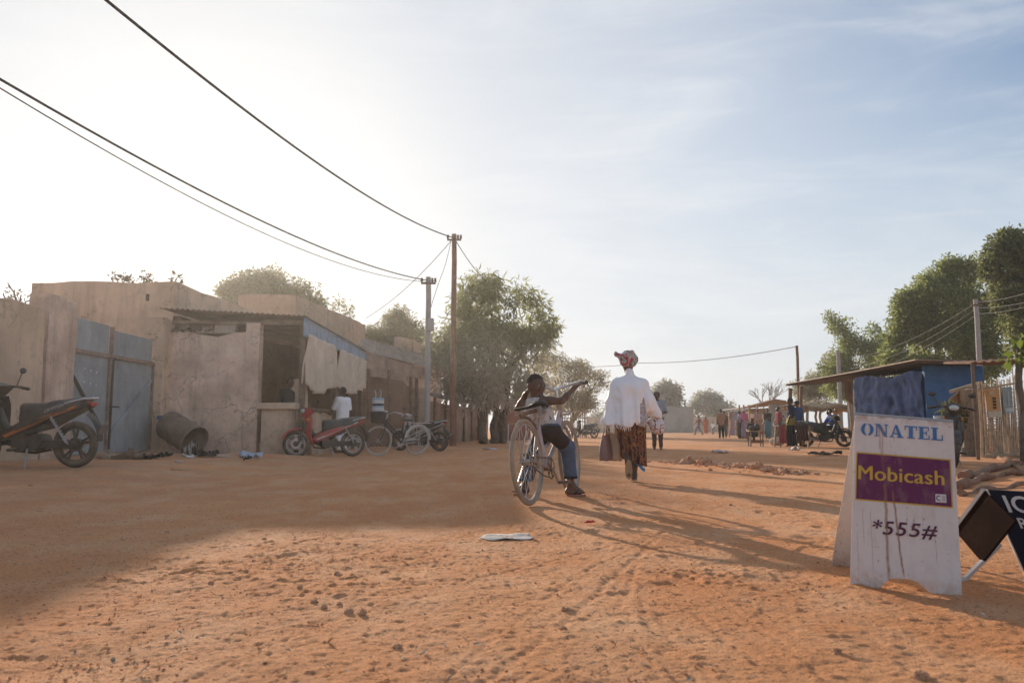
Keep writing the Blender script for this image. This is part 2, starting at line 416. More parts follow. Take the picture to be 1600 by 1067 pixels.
cir = wm('ADD', cir, wm('MULTIPLY', wn(6, (.6, 2.2, 7), (R(8), R(20), R(-35)), .5, .8), .22))
c0 = wmix(low, sk.outputs[0], (4.6, 4.85, 5.1))
c0 = wmix(broad, c0, (4.55, 4.8, 5.15))
c0 = wmix(cir, c0, (5.9, 6.0, 6.1))
c0 = wmix(back, c0, (7.6, 7.3, 6.9))
c2 = wmix(core, c0, (6.1, 6.05, 5.95))
L.new(c2, bg.inputs['Color']); bg.inputs['Strength'].default_value = .15
sc.view_settings.view_transform = 'Standard'; sc.view_settings.look = 'None'; sc.view_settings.exposure = 0
sc.cycles.use_denoising = True; sc.cycles.max_bounces = 6; sc.cycles.transparent_max_bounces = 6

# dust haze hanging over the street: one thin even volume that holds the whole place
hm_v = bpy.data.materials.new('dust_haze'); hm_v.use_nodes = True; _t = hm_v.node_tree; _t.nodes.remove(_t.nodes['Principled BSDF'])
_v = _t.nodes.new('ShaderNodeVolumeScatter'); _v.inputs['Density'].default_value = HAZE; _v.inputs['Anisotropy'].default_value = .66; _v.inputs['Color'].default_value = (1, .955, .89, 1)
_t.links.new(_v.outputs[0], _t.nodes['Material Output'].inputs['Volume'])
sc.cycles.volume_bounces = 0
# ------------------------------------------------------------------ ground
def axis(segs):
    out = [segs[0][0]]
    for a, b, s0, s1 in segs:
        x = a
        while x < b - 1e-6:
            t = (x-a)/max(b-a, 1e-9); x = min(b, x + s0 + (s1-s0)*t); out.append(x)
    return np.array(out)
ys = np.concatenate([-axis([(0,20,1,2),(20,600,4,80)])[::-1][:-1], axis([(0,1.7,.3,.05),(1.7,4.2,.0085,.014),(4.2,9.5,.015,.05),(9.5,20,.06,.2),(20,60,.25,1.5),(60,1500,2,80)])])
xp = axis([(0,2.4,.0095,.012),(2.4,6,.016,.09),(6,14,.1,.4),(14,60,.5,3),(60,1500,4,90)])
xs = np.concatenate([-xp[::-1][:-1], xp])
X, Y = np.meshgrid(xs, ys, indexing='xy'); Z = terrain(X, Y)
near = (1 - sstep(16, 26, Y)) * (1-sstep(10, 16, np.abs(X)))
lump = sstep(.15, .75, fbm(X*1.1, Y*1.1, 3, 3))
Z += near*(.006*fbm(X*2.6, Y*2.6, 1, 3) + .0035*fbm(X*8, Y*8, 2, 3)*(.45+lump) + .0045*sstep(.45,.9,fbm(X*23, Y*23, 5, 3))*(.25+.6*lump) + (.004+.003*lump)*np.maximum(0, fbm(X*37, Y*37, 9, 3))**1.5 + .0035*np.maximum(0, fbm(X*70, Y*62, 4, 2))**2 - .004*sstep(.4,.9,fbm(X*11, Y*11, 8, 2)))
def track(pts, w_, dep, tread=.0):
    """a tyre mark pressed into the dust along ground points"""
    global Z
    q = [G(*p) for p in pts]; q = [(p.x, p.y) for p in q]; best = np.full(X.shape, 9.); al = np.zeros(X.shape); s0 = 0
    for a, b in zip(q[:-1], q[1:]):
        dx, dy = b[0]-a[0], b[1]-a[1]; l2 = dx*dx+dy*dy
        t = np.clip(((X-a[0])*dx+(Y-a[1])*dy)/l2, 0, 1); d = np.hypot(X-a[0]-t*dx, Y-a[1]-t*dy)
        m_ = d < best; best[m_] = d[m_]; al[m_] = s0 + (t*math.sqrt(l2))[m_]; s0 += math.sqrt(l2)
    g = np.exp(-(best/w_)**2); rim = np.exp(-((best-w_*1.9)/(w_*.7))**2)
    Z += -dep*g*(1+tread*np.sign(np.sin(al*2*math.pi/.035))) + dep*.6*rim
track([(1000,938),(1008,965),(1030,1010),(1062,1064)], .015, .0025, .4)
track([(1024,950),(1038,985),(1058,1030),(1085,1064)], .015, .0022, .4)
track([(998,870),(985,915),(965,950)], .014, .0025)
track([(1090,960),(1130,1000),(1190,1040),(1260,1060)], .015, .003)
track([(760,1064),(840,1010),(900,960),(960,900),(1040,830)], .016, .003)
track([(420,760),(560,778),(680,800)], .05, .006)
track([(0,800),(300,800),(560,770),(760,735),(900,705)], .16, .012)
track([(0,870),(250,830),(600,770),(800,725),(930,700)], .14, .012)
track([(700,1060),(900,900),(1100,800),(1250,755)], .011, .0022, .4)
track([(300,1060),(620,930),(1000,840),(1290,790)], .011, .002, .4)
track([(1290,1060),(1080,900),(960,800),(930,740)], .011, .002)
def footprint(x0, y0, a, l=.115, dep=.006):
    global Z
    j = np.where(np.abs(ys-y0) < .3)[0]; i = np.where(np.abs(xs-x0) < .3)[0]; s_ = np.ix_(j, i)
    dx, dy = X[s_]-x0, Y[s_]-y0; u = dx*math.cos(a)+dy*math.sin(a); v = -dx*math.sin(a)+dy*math.cos(a)
    wd = .042*(1+.25*np.sign(u)*np.abs(u/l)); e = np.sqrt((u/l)**2+(v/wd)**2)
    Z[s_] += -dep*sstep(1.15, .8, e) + dep*.7*np.exp(-((e-1.3)/.2)**2)
rf_ = random.Random(21)
for _ in range(16):
    y = 2.4+7*rf_.random(); x = rf_.uniform(-.45,.55)*y; a = R(90)+rf_.uniform(-.9,.9)
    for k in range(rf_.randint(2, 5)):
        footprint(x+math.cos(a)*.52*k+(.09 if k % 2 else -.09)*math.sin(a), y+math.sin(a)*.52*k-(.09 if k % 2 else -.09)*math.cos(a), a+(.15 if k % 2 else -.15), dep=rf_.uniform(.003,.007))
nx, ny = len(xs), len(ys); ii = np.arange(nx*ny).reshape(ny, nx)
quads = np.stack([ii[:-1,:-1].ravel(), ii[:-1,1:].ravel(), ii[1:,1:].ravel(), ii[1:,:-1].ravel()], 1)

def ground_mat():
    m = bpy.data.materials.new('laterite_dirt'); m.use_nodes = True
    nt = m.node_tree; N = nt.nodes; L = nt.links; b = N['Principled BSDF']
    g = N.new('ShaderNodeNewGeometry'); co = g.outputs['Position']
    def noise(s, d=6, r=.6, sc_=None, dist=0):
        n = N.new('ShaderNodeTexNoise'); n.inputs['Scale'].default_value = s; n.inputs['Detail'].default_value = d; n.inputs['Roughness'].default_value = r; n.inputs['Distortion'].default_value = dist
        v = co
        if sc_: mp = N.new('ShaderNodeMapping'); mp.inputs['Scale'].default_value = sc_; mp.inputs['Rotation'].default_value = (0,0,R(-12)); L.new(co, mp.inputs['Vector']); v = mp.outputs[0]
        L.new(v, n.inputs['Vector']); return n.outputs['Fac']
    def rg(f, a, c, lo=0., hi=1.):
        r = N.new('ShaderNodeMapRange'); r.inputs['From Min'].default_value = a; r.inputs['From Max'].default_value = c; r.inputs['To Min'].default_value = lo; r.inputs['To Max'].default_value = hi; L.new(f, r.inputs['Value']); return r.outputs['Result']
    def mix(f, a, c):
        x = N.new('ShaderNodeMix'); x.data_type = 'RGBA'
        for i, q in ((0, f), (6, a), (7, c)):
            if isinstance(q, tuple): x.inputs[i].default_value = (*q, 1)
            else: L.new(q, x.inputs[i])
        return x.outputs[2]
    c = mix(rg(noise(.55, 6), .35, .65), (.72,.30,.125), (.80,.395,.19))
    c = mix(rg(noise(2.3, 6, .65, (1,.55,1)), .45, .75), c, (.86,.50,.285))
    c = mix(rg(noise(5, 7, .7), .55, .8, 0, .7), c, (.58,.28,.15))
    c = mix(rg(noise(24, 5, .7), .57, .72, 0, .8), c, (.37,.18,.10))
    c = mix(rg(noise(75, 3, .6), .57, .66, 0, .8), c, (.30,.145,.08))  # dark debris specks, with the tiny shadows of crumbs painted in
    v = N.new('ShaderNodeTexVoronoi'); v.inputs['Scale'].default_value = 11; L.new(co, v.inputs['Vector'])
    sp = N.new('ShaderNodeMath'); sp.operation = 'MULTIPLY'; L.new(rg(v.outputs['Distance'], .10, .06), sp.inputs[0]); L.new(rg(noise(3, 3), .5, .56), sp.inputs[1])
    c = mix(sp.outputs[0], c, (.24,.12,.075))
    # greyer earth along the left roadside, dark soil by the stalls
    s = N.new('ShaderNodeSeparateXYZ'); L.new(co, s.inputs[0])
    e = N.new('ShaderNodeMath'); e.operation = 'MULTIPLY'; L.new(rg(s.outputs['X'], -1.5, -6.5), e.inputs[0]); L.new(rg(noise(.8, 5), .3, .6), e.inputs[1])
    c = mix(rg(e.outputs[0], 0, 1, 0, .6), c, (.46,.31,.215))
    e2 = N.new('ShaderNodeMath'); e2.operation = 'MULTIPLY'; L.new(rg(s.outputs['X'], 6.0, 8.6), e2.inputs[0]); L.new(rg(noise(.7, 6), .42, .6), e2.inputs[1])
    c = mix(rg(e2.outputs[0], 0, 1, 0, .7), c, (.34,.21,.14))
    L.new(c, b.inputs['Base Color']); b.inputs['Roughness'].default_value = .97; b.inputs['Specular IOR Level'].default_value = .08
    h = N.new('ShaderNodeMath'); h.operation = 'ADD'; L.new(rg(noise(28, 7, .72), 0, 1, 0, .9), h.inputs[0]); L.new(rg(noise(110, 4, .7), 0, 1, 0, .35), h.inputs[1])
    bp = N.new('ShaderNodeBump'); bp.inputs['Strength'].default_value = .95; bp.inputs['Distance'].default_value = .025; L.new(h.outputs[0], bp.inputs['Height']); L.new(bp.outputs['Normal'], b.inputs['Normal'])
    return m
m_ground = ground_mat()
gnd = npmesh('ground', np.stack([X.ravel(), Y.ravel(), Z.ravel()], 1), quads, m_ground, smooth=0)
gnd.data.polygons.foreach_set('use_smooth', [True]*len(gnd.data.polygons)); tag(gnd, kind='structure')
hz_o = MB().box((0, 60, 6), (130, 230, 15.0)).build('haze', hm_v, smooth=0); tag(hz_o, kind='structure')

# loose pebbles and crumbs nobody could count
def stones(n, region, smin, smax, seed, flat=.65):
    rr = np.random.default_rng(seed); b = MB()
    ico = [(0,0,1),(.89,0,.45),(.28,.85,.45),(-.72,.53,.45),(-.72,-.53,.45),(.28,-.85,.45),(.72,.53,-.45),(-.28,.85,-.45),(-.89,0,-.45),(-.28,-.85,-.45),(.72,-.53,-.45),(0,0,-1)]
    fs = [(0,1,2),(0,2,3),(0,3,4),(0,4,5),(0,5,1),(1,6,2),(2,7,3),(3,8,4),(4,9,5),(5,10,1),(6,7,2),(7,8,3),(8,9,4),(9,10,5),(10,6,1),(11,7,6),(11,8,7),(11,9,8),(11,10,9),(11,6,10)]
    for _ in range(n):
        x, y = region(rr); s = smin + (smax-smin)*rr.random()**4; z = gz(x, y)
        sc3 = s*(.7+.6*rr.random(3)); a = rr.random()*6.28; ca, sa = math.cos(a), math.sin(a)
        vs = []
        for p in ico:
            q = np.array(p)*sc3*(.8+.4*rr.random()); vs.append((x+ca*q[0]-sa*q[1], y+sa*q[0]+ca*q[1], z+q[2]*flat+s*.3))
        b.add(vs, fs)
    return b
def reg_all(rr):
    while True:
        y = 2.0 + 15*rr.random()**1.6; x = (rr.random()*2-1)*.72*y
        if float(fbm(x*.9, y*.9, 21, 2)) > rr.random()*.9-.3: return x, y
m_pebble = M('dirt_pebble', (.56,.28,.15), .95, .35, 9, .5, 50)
tag(stones(9000, reg_all, .0014, .0062, 3).build('pebbles', m_pebble, smooth=50), 'small crumbs of red earth strewn over the dirt street', 'pebbles', kind='stuff')

def flakes(n, seed):
    rr = np.random.default_rng(seed); b = MB()
    for _ in range(n):
        x, y = reg_all(rr); z = gz(x, y)+.012; l = .004+.014*rr.random()**2; w_ = l*(.15+.4*rr.random()); a = rr.random()*6.28; ca, sa = math.cos(a), math.sin(a); tl = rr.normal()*.3
        b.add([(x-ca*l, y-sa*l, z-tl*l), (x+sa*w_, y-ca*w_, z+.003), (x+ca*l, y+sa*l, z+tl*l), (x-sa*w_, y+ca*w_, z+.002)], [(0,1,2,3)])
    return b
tag(flakes(900, 31).build('leaf_litter', M('dry_leaf_bits', (.22,.13,.075), .9, .5, 40, 0, col2=(.5,.4,.28)), smooth=0), 'bits of dry leaf and straw blown over the street', 'litter', kind='stuff')
# ------------------------------------------------------------------ walls
def mudwall(pts, z1, thick=.22, step=.3, amp=.018, seed=0, top=None, z0=None):
    """free-standing wall along ground points; top(i, s) may vary"""
    b = MB(); pts = [Vector((p[0], p[1], 0)) for p in pts]; s0 = 0.
    rows = []
    for a, c in zip(pts[:-1], pts[1:]):
        d = c-a; l = d.length; d.normalize(); nrm = Vector((d.y, -d.x, 0)); k = max(2, int(l/step))
        for i in range(k+1 if c is pts[-1] else k):
            rows.append((a + d*(l*i/k), nrm, s0 + l*i/k))
        s0 += l
    nz = 9; rings = []
    for p, nrm, s in rows:
        zt = z1 if top is None else top(s); zb = (gz(p.x, p.y)-.12) if z0 is None else z0; ring = []
        for side in (1, -1):
            js = range(nz) if side == 1 else range(nz-1, -1, -1)
            for j in js:
                t = j/(nz-1); z = zb + (zt-zb)*t
                off = thick/2*side*(1 if t < .97 else .86) + amp*float(fbm(s*1.7, z*1.7, seed+side*5, 3))
                zz = z + (amp*1.6*float(fbm(s*2.1, 3, seed, 3)) if j == nz-1 else 0)
                q = p + nrm*off; ring.append((q.x, q.y, zz))
        rings.append(ring)
    return b.loft(rings)
def block_house(fp, ztop, seed=0, amp=.02, par=.0):
    """closed block: outer walls on a fine grid with uneven plaster, flat roof inside a low parapet"""
    b = MB(); n = len(fp)
    cols = []
    for i in range(n):
        a, c = Vector(fp[i]).to_2d(), Vector(fp[(i+1)%n]).to_2d(); k = max(2, int((c-a).length/.45))
        for j in range(k): cols.append(a + (c-a)*(j/k))
    ctr = sum(cols, Vector((0,0)))/len(cols); nz = 8; rings = []
    for j in range(nz):
        t = j/(nz-1); ring = []
        for q in cols:
            zb = gz(q.x, q.y)-.15; z = zb + (ztop-zb)*t
            o = amp*float(fbm(q.x*1.3, q.y*1.3, z*1.3+seed, 3)); e = (q-ctr).normalized()*o
            ring.append((q.x+e.x, q.y+e.y, z + (amp*1.5*float(fbm(q.x*1.5, q.y*1.5, seed, 3)) if j == nz-1 else 0)))
        rings.append(ring)
    inn = [(ctr.x+(x-ctr.x)*.95, ctr.y+(y-ctr.y)*.95, z) for x, y, z in rings[-1]]
    low = [(x, y, ztop-.35) for x, y, z in inn]
    return b.loft(rings+[inn, low], cap=True)
def sheet(quad, corr=.0, pitch=.09, thick=.012, axis_=0, nu=60, nv=3, sag=0., rag=0., seed=0):
    """corrugated or flat sheet spanning four corner points a,b (one edge) d,c (other)"""
    a, b_, c, d = [Vector(p) for p in quad]; b = MB(); nrm = (b_-a).cross(d-a).normalized()
    top, bot = [], []
    W = ((b_-a) if axis_ == 0 else (d-a)).length
    for j in range(nv+1):
        for i in range(nu+1):
            u, v = i/nu, j/nv
            if rag: v = v*(1+rag*float(vnoise(u*9, seed, j)))
            p = (a*(1-u)+b_*u)*(1-v) + (d*(1-u)+c*u)*v
            t = (u if axis_ == 0 else v)*W/pitch*2*math.pi
            p = p + nrm*(corr*math.sin(t)) + Vector((0,0,-sag*math.sin(math.pi*u)*math.sin(math.pi*v)))
            top.append(p); bot.append(p - nrm*thick)
    k = len(top); w_ = nu+1; fs = []
    for j in range(nv):
        for i in range(nu):
            q = (j*w_+i, j*w_+i+1, (j+1)*w_+i+1, (j+1)*w_+i); fs += [q, tuple(x+k for x in reversed(q))]
    per = [i for i in range(w_)] + [j*w_+nu for j in range(1, nv+1)] + [nv*w_+i for i in range(nu-1, -1, -1)] + [j*w_ for j in range(nv-1, 0, -1)]
    for i in range(len(per)):
        x, y = per[i], per[(i+1)%len(per)]; fs.append((x, x+k, y+k, y))
    return b.add(top+bot, fs)

# left side ---------------------------------------------------------
XW = -7.47
t = thing('boundary_wall', 'tan plastered courtyard wall behind the black and orange motorbike', 'wall', (XW, 12.6, gz(XW, 12.6)))
mudwall([(XW, 3.0), (XW, 12.45)], 2.5, .24, seed=1).build('wall', m_tan, t, world=True)
mudwall([(XW-.03, 12.5), (XW-.03, 13.3)], 2.78, .34, seed=2).build('pillar', m_pink, t, world=True)
# gate
gy0, gy1 = 13.36, 16.5
t = thing('metal_gate', 'weathered blue grey double sheet metal gate with rusty frame', 'gate', (XW, 15, gz(XW, 15)))
m_gate = M('blue_grey_sheet', (.36,.385,.40), .6, .18, 2.2, .15, 12, metal=.1, streak=.45, scol=(.20,.15,.11), world=True, spec=.4)
m_rust = M('rusty_frame', (.34,.25,.20), .8, .3, 8, .3, 40, world=True)
ym = 14.72
for y0, y1 in ((gy0, ym), (ym+.02, gy1)):
    lf = sheet([(XW, y0, .17), (XW, y1, .17), (XW, y1, 1.93), (XW, y0, 1.93)], thick=.02, nu=10, nv=4).build('gate_leaf', m_gate, t, world=True)
    e = MB()
    for ya, za, yb, zb in ((y0+.03,.16,y0+.03,1.95),(y1-.03,.16,y1-.03,1.95),(y0,1.93,y1,1.93),(y0,.17,y1,.17)):
        e.bar((XW+.03, ya, za), (XW+.03, yb, zb), .05, .03)
    e.build('leaf_frame', m_rust, lf, world=False)
    for p in lf.children: p.matrix_parent_inverse = (lf.matrix_basis).inverted(); p.location = -Vector(t.location)
    d = MB().bar((XW+.035, (y0+.06 if y0 == gy0 else y1-.1), 1.55 if y0 == gy0 else 1.6), (XW+.035, (y1-.12 if y0 == gy0 else y0+.1), .55), .045, .03)
    d.build('diagonal_brace', M('dark_bar', (.10,.085,.075), .7) if y0 == gy0 else m_gate, t, world=True)
for y0, y1, zz in ((gy0, ym, 2.52), (ym+.06, gy1, 2.45)):
    sheet([(XW-.01, y0+.03, 1.98), (XW-.01, y1-.03, 1.98), (XW-.01, y1-.03, zz), (XW-.01, y0+.03, zz)], thick=.02, nu=8, nv=3).build('fixed_panel', m_gate, t, world=True)
MB().bar((XW+.02, ym+.02, .2), (XW+.02, ym+.02, 2.5), .06).bar((XW+.02, gy0, 1.965), (XW+.02, gy1, 1.965), .05, .04).build('gate_frame', m_rust, t, world=True)
MB().bar((XW+.05, ym+.03, .25), (XW+.05, ym+.03, 1.9), .05).tube([(XW+.06, ym-.02, 1.02),(XW+.15, ym-.02, 1.02),(XW+.15, ym+.14, 1.02),(XW+.06, ym+.14, 1.02)], .015).build('lock_bar', M('dark_bar', (.10,.085,.075), .7), t, world=True)
for i in range(3):
    for zz in (1.66, 1.43): MB().cyl((XW+.018, 13.85+i*.2, zz-.02*i), (XW+.028, 13.85+i*.2, zz-.02*i), .018, n=8).build('peep_hole', m_paper, t, world=True)
# wall above / behind gate and the far pillar
t = thing('gate_pillar', 'stained square mud pillar between gate and shop wall', 'pillar', (XW, 16.85, gz(XW, 16.85)))
mudwall([(XW-.02, 16.55), (XW-.02, 17.1)], 2.93, .42, step=.15, seed=4).build('shaft', m_plaster, t, world=True)
# house A
t = thing('mud_house', 'tall flat roofed tan mud house behind the metal gate', 'house', tuple(P(275, 700, 18.3).xy) + (0,))
A0 = P(50, 443, 18.0); A1 = P(275, 441, 18.0); A2 = P(394, 470, 22.5)
block_house([(A0.x, A0.y), (A1.x, A1.y), (A2.x, A2.y), (A2.x-3, 23.5), (A0.x, 23.5)], A1.z, seed=3).build('wall', m_tan, t, world=True)
MB().box((A1.x-.62, A1.y-.03, A1.z-.36), (.05,.06,.15)).build('wall_vent', M('dark_hole', (.10,.08,.06), .9), t, world=True)
# house B
B0 = P(372, 468, 27.0); B1 = P(462, 461, 27.0); B2 = P(571, 507, 35.0)
t = thing('mud_house', 'pale brown mud house with flat parapet behind the shop roof', 'house', (B1.x-1, B1.y+.5, 0))
block_house([(B0.x, B0.y), (B1.x, B1.y), (B2.x, B2.y), (B2.x-4, 36)], B1.z, seed=6).build('wall', M('brown_render', (.48,.355,.26), .95, .16, .7, .4, 16, streak=.35, scol=(.24,.16,.11), world=True), t, world=True)
# tin-roofed shop
C0 = P(256, 700, 17.05); C1 = P(403, 700, 17.35); C2 = P(470, 700, 17.5)
zr = P(470, 497, 17.5).z
t = thing('market_shop', 'pink mud walled shop with rusty tin roof and open counter', 'shop', (C1.x, C1.y, gz(C1.x, C1.y)))
mudwall([(C0.x, C0.y), (C1.x-.22, C1.y)], zr-.42, .24, seed=8, top=lambda s: zr-.40+.05*math.sin(s*5)).build('side_wall', m_pink, t, world=True)
mudwall([(C1.x-.3, C1.y-.02), (C1.x, C1.y-.01)], zr-.14, .3, step=.1, amp=.01, seed=9).build('corner_pillar', m_pink, t, world=True)
for i in range(3):
    x0 = C1.x - 1.75 + i*.49
    MB().box((x0, C1.y-.02-.006*i, zr-.27), (.46,.2,.2)).build('hollow_block', m_block, t, world=True, bevel=.012)
bx = MB()
for i in range(4): bx.bar((C0.x+.1+i*.25, C0.y-.14, zr-.36), (C0.x+.1+i*.25, C0.y+.4, zr-.2), .06)
bx.bar((C0.x, C0.y-.05, zr-.16), (C2.x, C2.y-.05, zr-.13), .09, .07)
bx.bar((C1.x, C1.y+.02, zr-.1), (C2.x+.02, C2.y, zr-.1), .1, .08)
bx.build('roof_beam', m_wood, t, world=True)
rf = sheet([(C0.x-.1, C0.y-.3, zr+.12), (C2.x+.12, C2.y-.25, zr+.02), (C2.x+.15, 24.6, zr-.06), (C0.x+.2, 24.2, zr+.12)], corr=.016, pitch=.11, thick=.012, nu=150, nv=6, rag=.01, seed=2).build('roof', m_tin, t, world=True)
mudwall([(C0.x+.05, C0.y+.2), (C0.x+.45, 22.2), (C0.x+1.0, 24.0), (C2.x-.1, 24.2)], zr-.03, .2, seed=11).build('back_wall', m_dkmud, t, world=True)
# interior counter, lower opening, posts
ct = MB().box((C1.x+.42, C1.y+.02, gz(C1.x, C1.y)+.44), (.66,.36,1.02)).box((C1.x+.42, C1.y+.0, gz(C1.x, C1.y)+1.02), (.84,.5,.14))
ct.box((C1.x+.02+.03, C1.y+.12, .06), (.1,.2,.5))
ct.build('counter', m_plaster, t, world=True, bevel=.02)
# street side: posts, low wall, second counter
po = MB()
for y in (C2.y+.05, 20.8, 24.3): MB().bar((C2.x-.02, y, 0), (C2.x-.02, y, zr-.1), .12).build('post', m_wood, t, world=True)
mudwall([(C2.x-.12, C2.y+.9), (C2.x-.12, 20.4)], 1.0, .25, seed=12).build('front_wall', m_plaster, t, world=True)
MB().box((C2.x-.2, C2.y+1.7, 1.06), (.6, 2.5, .05)).build('shelf', m_wood, t, world=True)
MB().box((C2.x-.22, C2.y+.55, .85), (.34,.32,1.75)).build('pier', m_plaster, t, world=True, bevel=.02)
fb = sheet([(C2.x+.07, C2.y-.2, zr-.42), (C2.x+.07, 24.6, zr-.44), (C2.x+.07, 24.6, zr-.05), (C2.x+.07, C2.y-.2, zr-.01)], thick=.03, nu=24, nv=2).build('fascia_board', M('faded_blue_paint', (.29,.38,.50), .7, .2, 3, .2, 18, streak=.3, scol=(.3,.26,.22), world=True), t, world=True)
# canvas curtains hang from the fascia
m_canvas = M('pale_canvas', (.66,.56,.45), .95, .08, 2, .25, 30, streak=.35, scol=(.38,.30,.22), world=True)
def curtain(y0, y1, zt, zb, seed, label, notch=0.):
    b = MB(); nu, nv = 40, 14; vs = []; x0 = C2.x+.13
    for j in range(nv+1):
        for i in range(nu+1):
            u, v = i/nu, j/nv; y = y0+(y1-y0)*u
            zbot = zb + .10*float(fbm(u*3, seed, 0, 3)) + notch*(1 if u > .86 else 0) + (-.05 if .1 < u < .7 else .06)
            z = zt + (zbot-zt)*v
            x = x0 + (.025+.05*v)*math.sin(y*7+seed+.8*math.sin(v*2)) + .03*float(fbm(y*2, z*1.5, seed, 2)) - .05*v
            vs.append((x, y, z))
    f = [(j*(nu+1)+i, j*(nu+1)+i+1, (j+1)*(nu+1)+i+1, (j+1)*(nu+1)+i) for j in range(nv) for i in range(nu)]
    off = (x0, (y0+y1)/2, zt)
    o = b.add(vs, f).build('canvas_curtain', m_canvas, smooth=80, off=off)
    s = o.modifiers.new('thick', 'SOLIDIFY'); s.thickness = .008
    tag(o, label, 'curtain', 'canvas curtains under the blue fascia board')
zcb = P(470, 600, C2.y).z
curtain(C2.y-.12, 20.35, zr-.36, zcb-.08, 1.3, 'beige canvas curtain at the open shop corner under blue board')
curtain(20.40, 24.5, zr-.37, zcb+.05, 4.1, 'long beige canvas curtain with ragged hem beyond the first one', .15)

# lean-to beyond the shop
D0 = P(562, 545, 25.2); D1 = P(676, 577, 29.0)
t = thing('lean_to_shed', 'low mud lean-to with sagging tin roof behind parked bicycle', 'shed', ((D0.x+D1.x)/2, 28, 0))
sheet([(D0.x-.1, D0.y-.2, D0.z-.02), (D1.x, D1.y-.4, D1.z), (D1.x-.3, D1.y+3, D1.z+.75), (D0.x-.6, D0.y+3.4, D0.z+.75)], corr=.02, pitch=.13, nu=90, nv=5, sag=.25, rag=.02, seed=5).build('roof', m_tin, t, world=True)
sheet([(D0.x+.15, D0.y, D0.z-.62), (D1.x-.15, D1.y-.42, D1.z-.42), (D1.x-.12, D1.y-.4, D1.z-.03), (D0.x+.1, D0.y-.1, D0.z-.08)], corr=.008, pitch=.2, nu=40, nv=3, rag=.05, seed=8).build('hanging_sheet', m_tin, t, world=True)
E0 = P(572, 700, 26.2); E1 = P(655, 700, 29.4)
mudwall([(E0.x-1.0, E0.y+.3), (E0.x+.9, E0.y+.9), (E1.x-.25, E1.y)], 2.25, .25, seed=15, top=lambda s: 2.45-.12*s).build('front_wall', m_dkmud, t, world=True)
po = MB()
for px, d in ((607, 26.0), (641, 28.3), (650, 28.5), (574, 25.4)):
    p = P(px, 700, d); MB().tube([(p.x, p.y, -.05), (p.x+.02, p.y, 1.3), (p.x-.02, p.y, 2.5)], [.07,.06,.06]).build('post', m_wood, t, world=True)
q = P(655, 700, 28.9); MB().box((q.x, q.y, 1.0), (.5,.25,2.1)).box((q.x-.55, q.y-.1, 1.0), (.12,.12,2.1)).build('door_frame', m_plaster, t, world=True, bevel=.02)
# parapet building behind
H0 = P(626, 527, 33); H1 = P(690, 560, 40)
t = thing('mud_house', 'half built brown house with raised corner parapet behind the grey pole', 'house', (H0.x-1, 34, 0))
hA = P(591, 553, 33)
block_house([(hA.x-.6, 33.0), (H0.x+.02, 33.0), (H1.x, 40), (hA.x-1, 41)], hA.z, seed=21).build('wall', m_pink, t, world=True)
mudwall([(H0.x-.15, 32.92), (H0.x+.3, 33.6), (H1.x+.02, 40)], H0.z, .3, seed=22, top=lambda s: H0.z-.02*s, z0=hA.z-.5).build('parapet', m_plaster, t, world=True)
# long low roadside wall with posts and tin coping
W0 = P(668, 620, 29.2); W1 = P(760, 640, 43)
t = thing('roadside_wall', 'long low brown mud wall with wooden posts below the dusty tree', 'wall', (W0.x, W0.y, 0))
mudwall([(W0.x, W0.y), (W1.x, W1.y)], 1.55, .2, seed=25, amp=.03).build('wall', M('panel_mud', (.42,.30,.22), .95, .2, 1.3, .5, 12, streak=.5, world=True), t, world=True)
sheet([(W0.x+.32, W0.y-.1, 1.72), (W1.x+.35, W1.y, 1.72), (W1.x-.5, W1.y, 2.02), (W0.x-.5, W0.y, 2.02)], corr=.02, pitch=.3, nu=110, nv=2, rag=.05, seed=3).build('tin_coping', m_tin, t, world=True)
for i in range(7):
    f = (i+.25)/7; p = W0.lerp(W1, f); MB().tube([(p.x+.17, p.y, -.05), (p.x+.15, p.y+.03, .9), (p.x+.17, p.y, 1.8)], [.065,.05,.055]).build('post', m_wood, t, world=True)
t = thing('red_wall', 'short brick red wall seen behind the bicycle saddle', 'wall', (P(790,690,38).x, 38, 0))
a = P(778, 690, 38); c = P(826, 690, 41); mudwall([(a.x, a.y), (c.x, c.y)], 1.5, .25, seed=28).build('wall', m_red, t, world=True)
# white tubular frame standing by the red wall
p = on(803, 24)
t = thing('metal_stool', 'white tubular metal stool standing beyond the bicycle rear wheel', 'stool', p)
MB().tube([(-.18,.15,0),(-.16,.13,.75),(.16,.13,.75),(.18,.15,0)], .016).tube([(-.18,-.15,0),(-.16,-.13,.75),(.16,-.13,.75),(.18,-.15,0)], .016).tube([(-.17,-.14,.2),(-.17,.14,.2)], .014).tube([(.17,-.14,.2),(.17,.14,.2)], .014).build('frame', M('white_tube_paint', (.55,.52,.49), .5), t)
MB().box((0,0,.765), (.36,.32,.025)).build('seat', m_palew, t, bevel=.008)
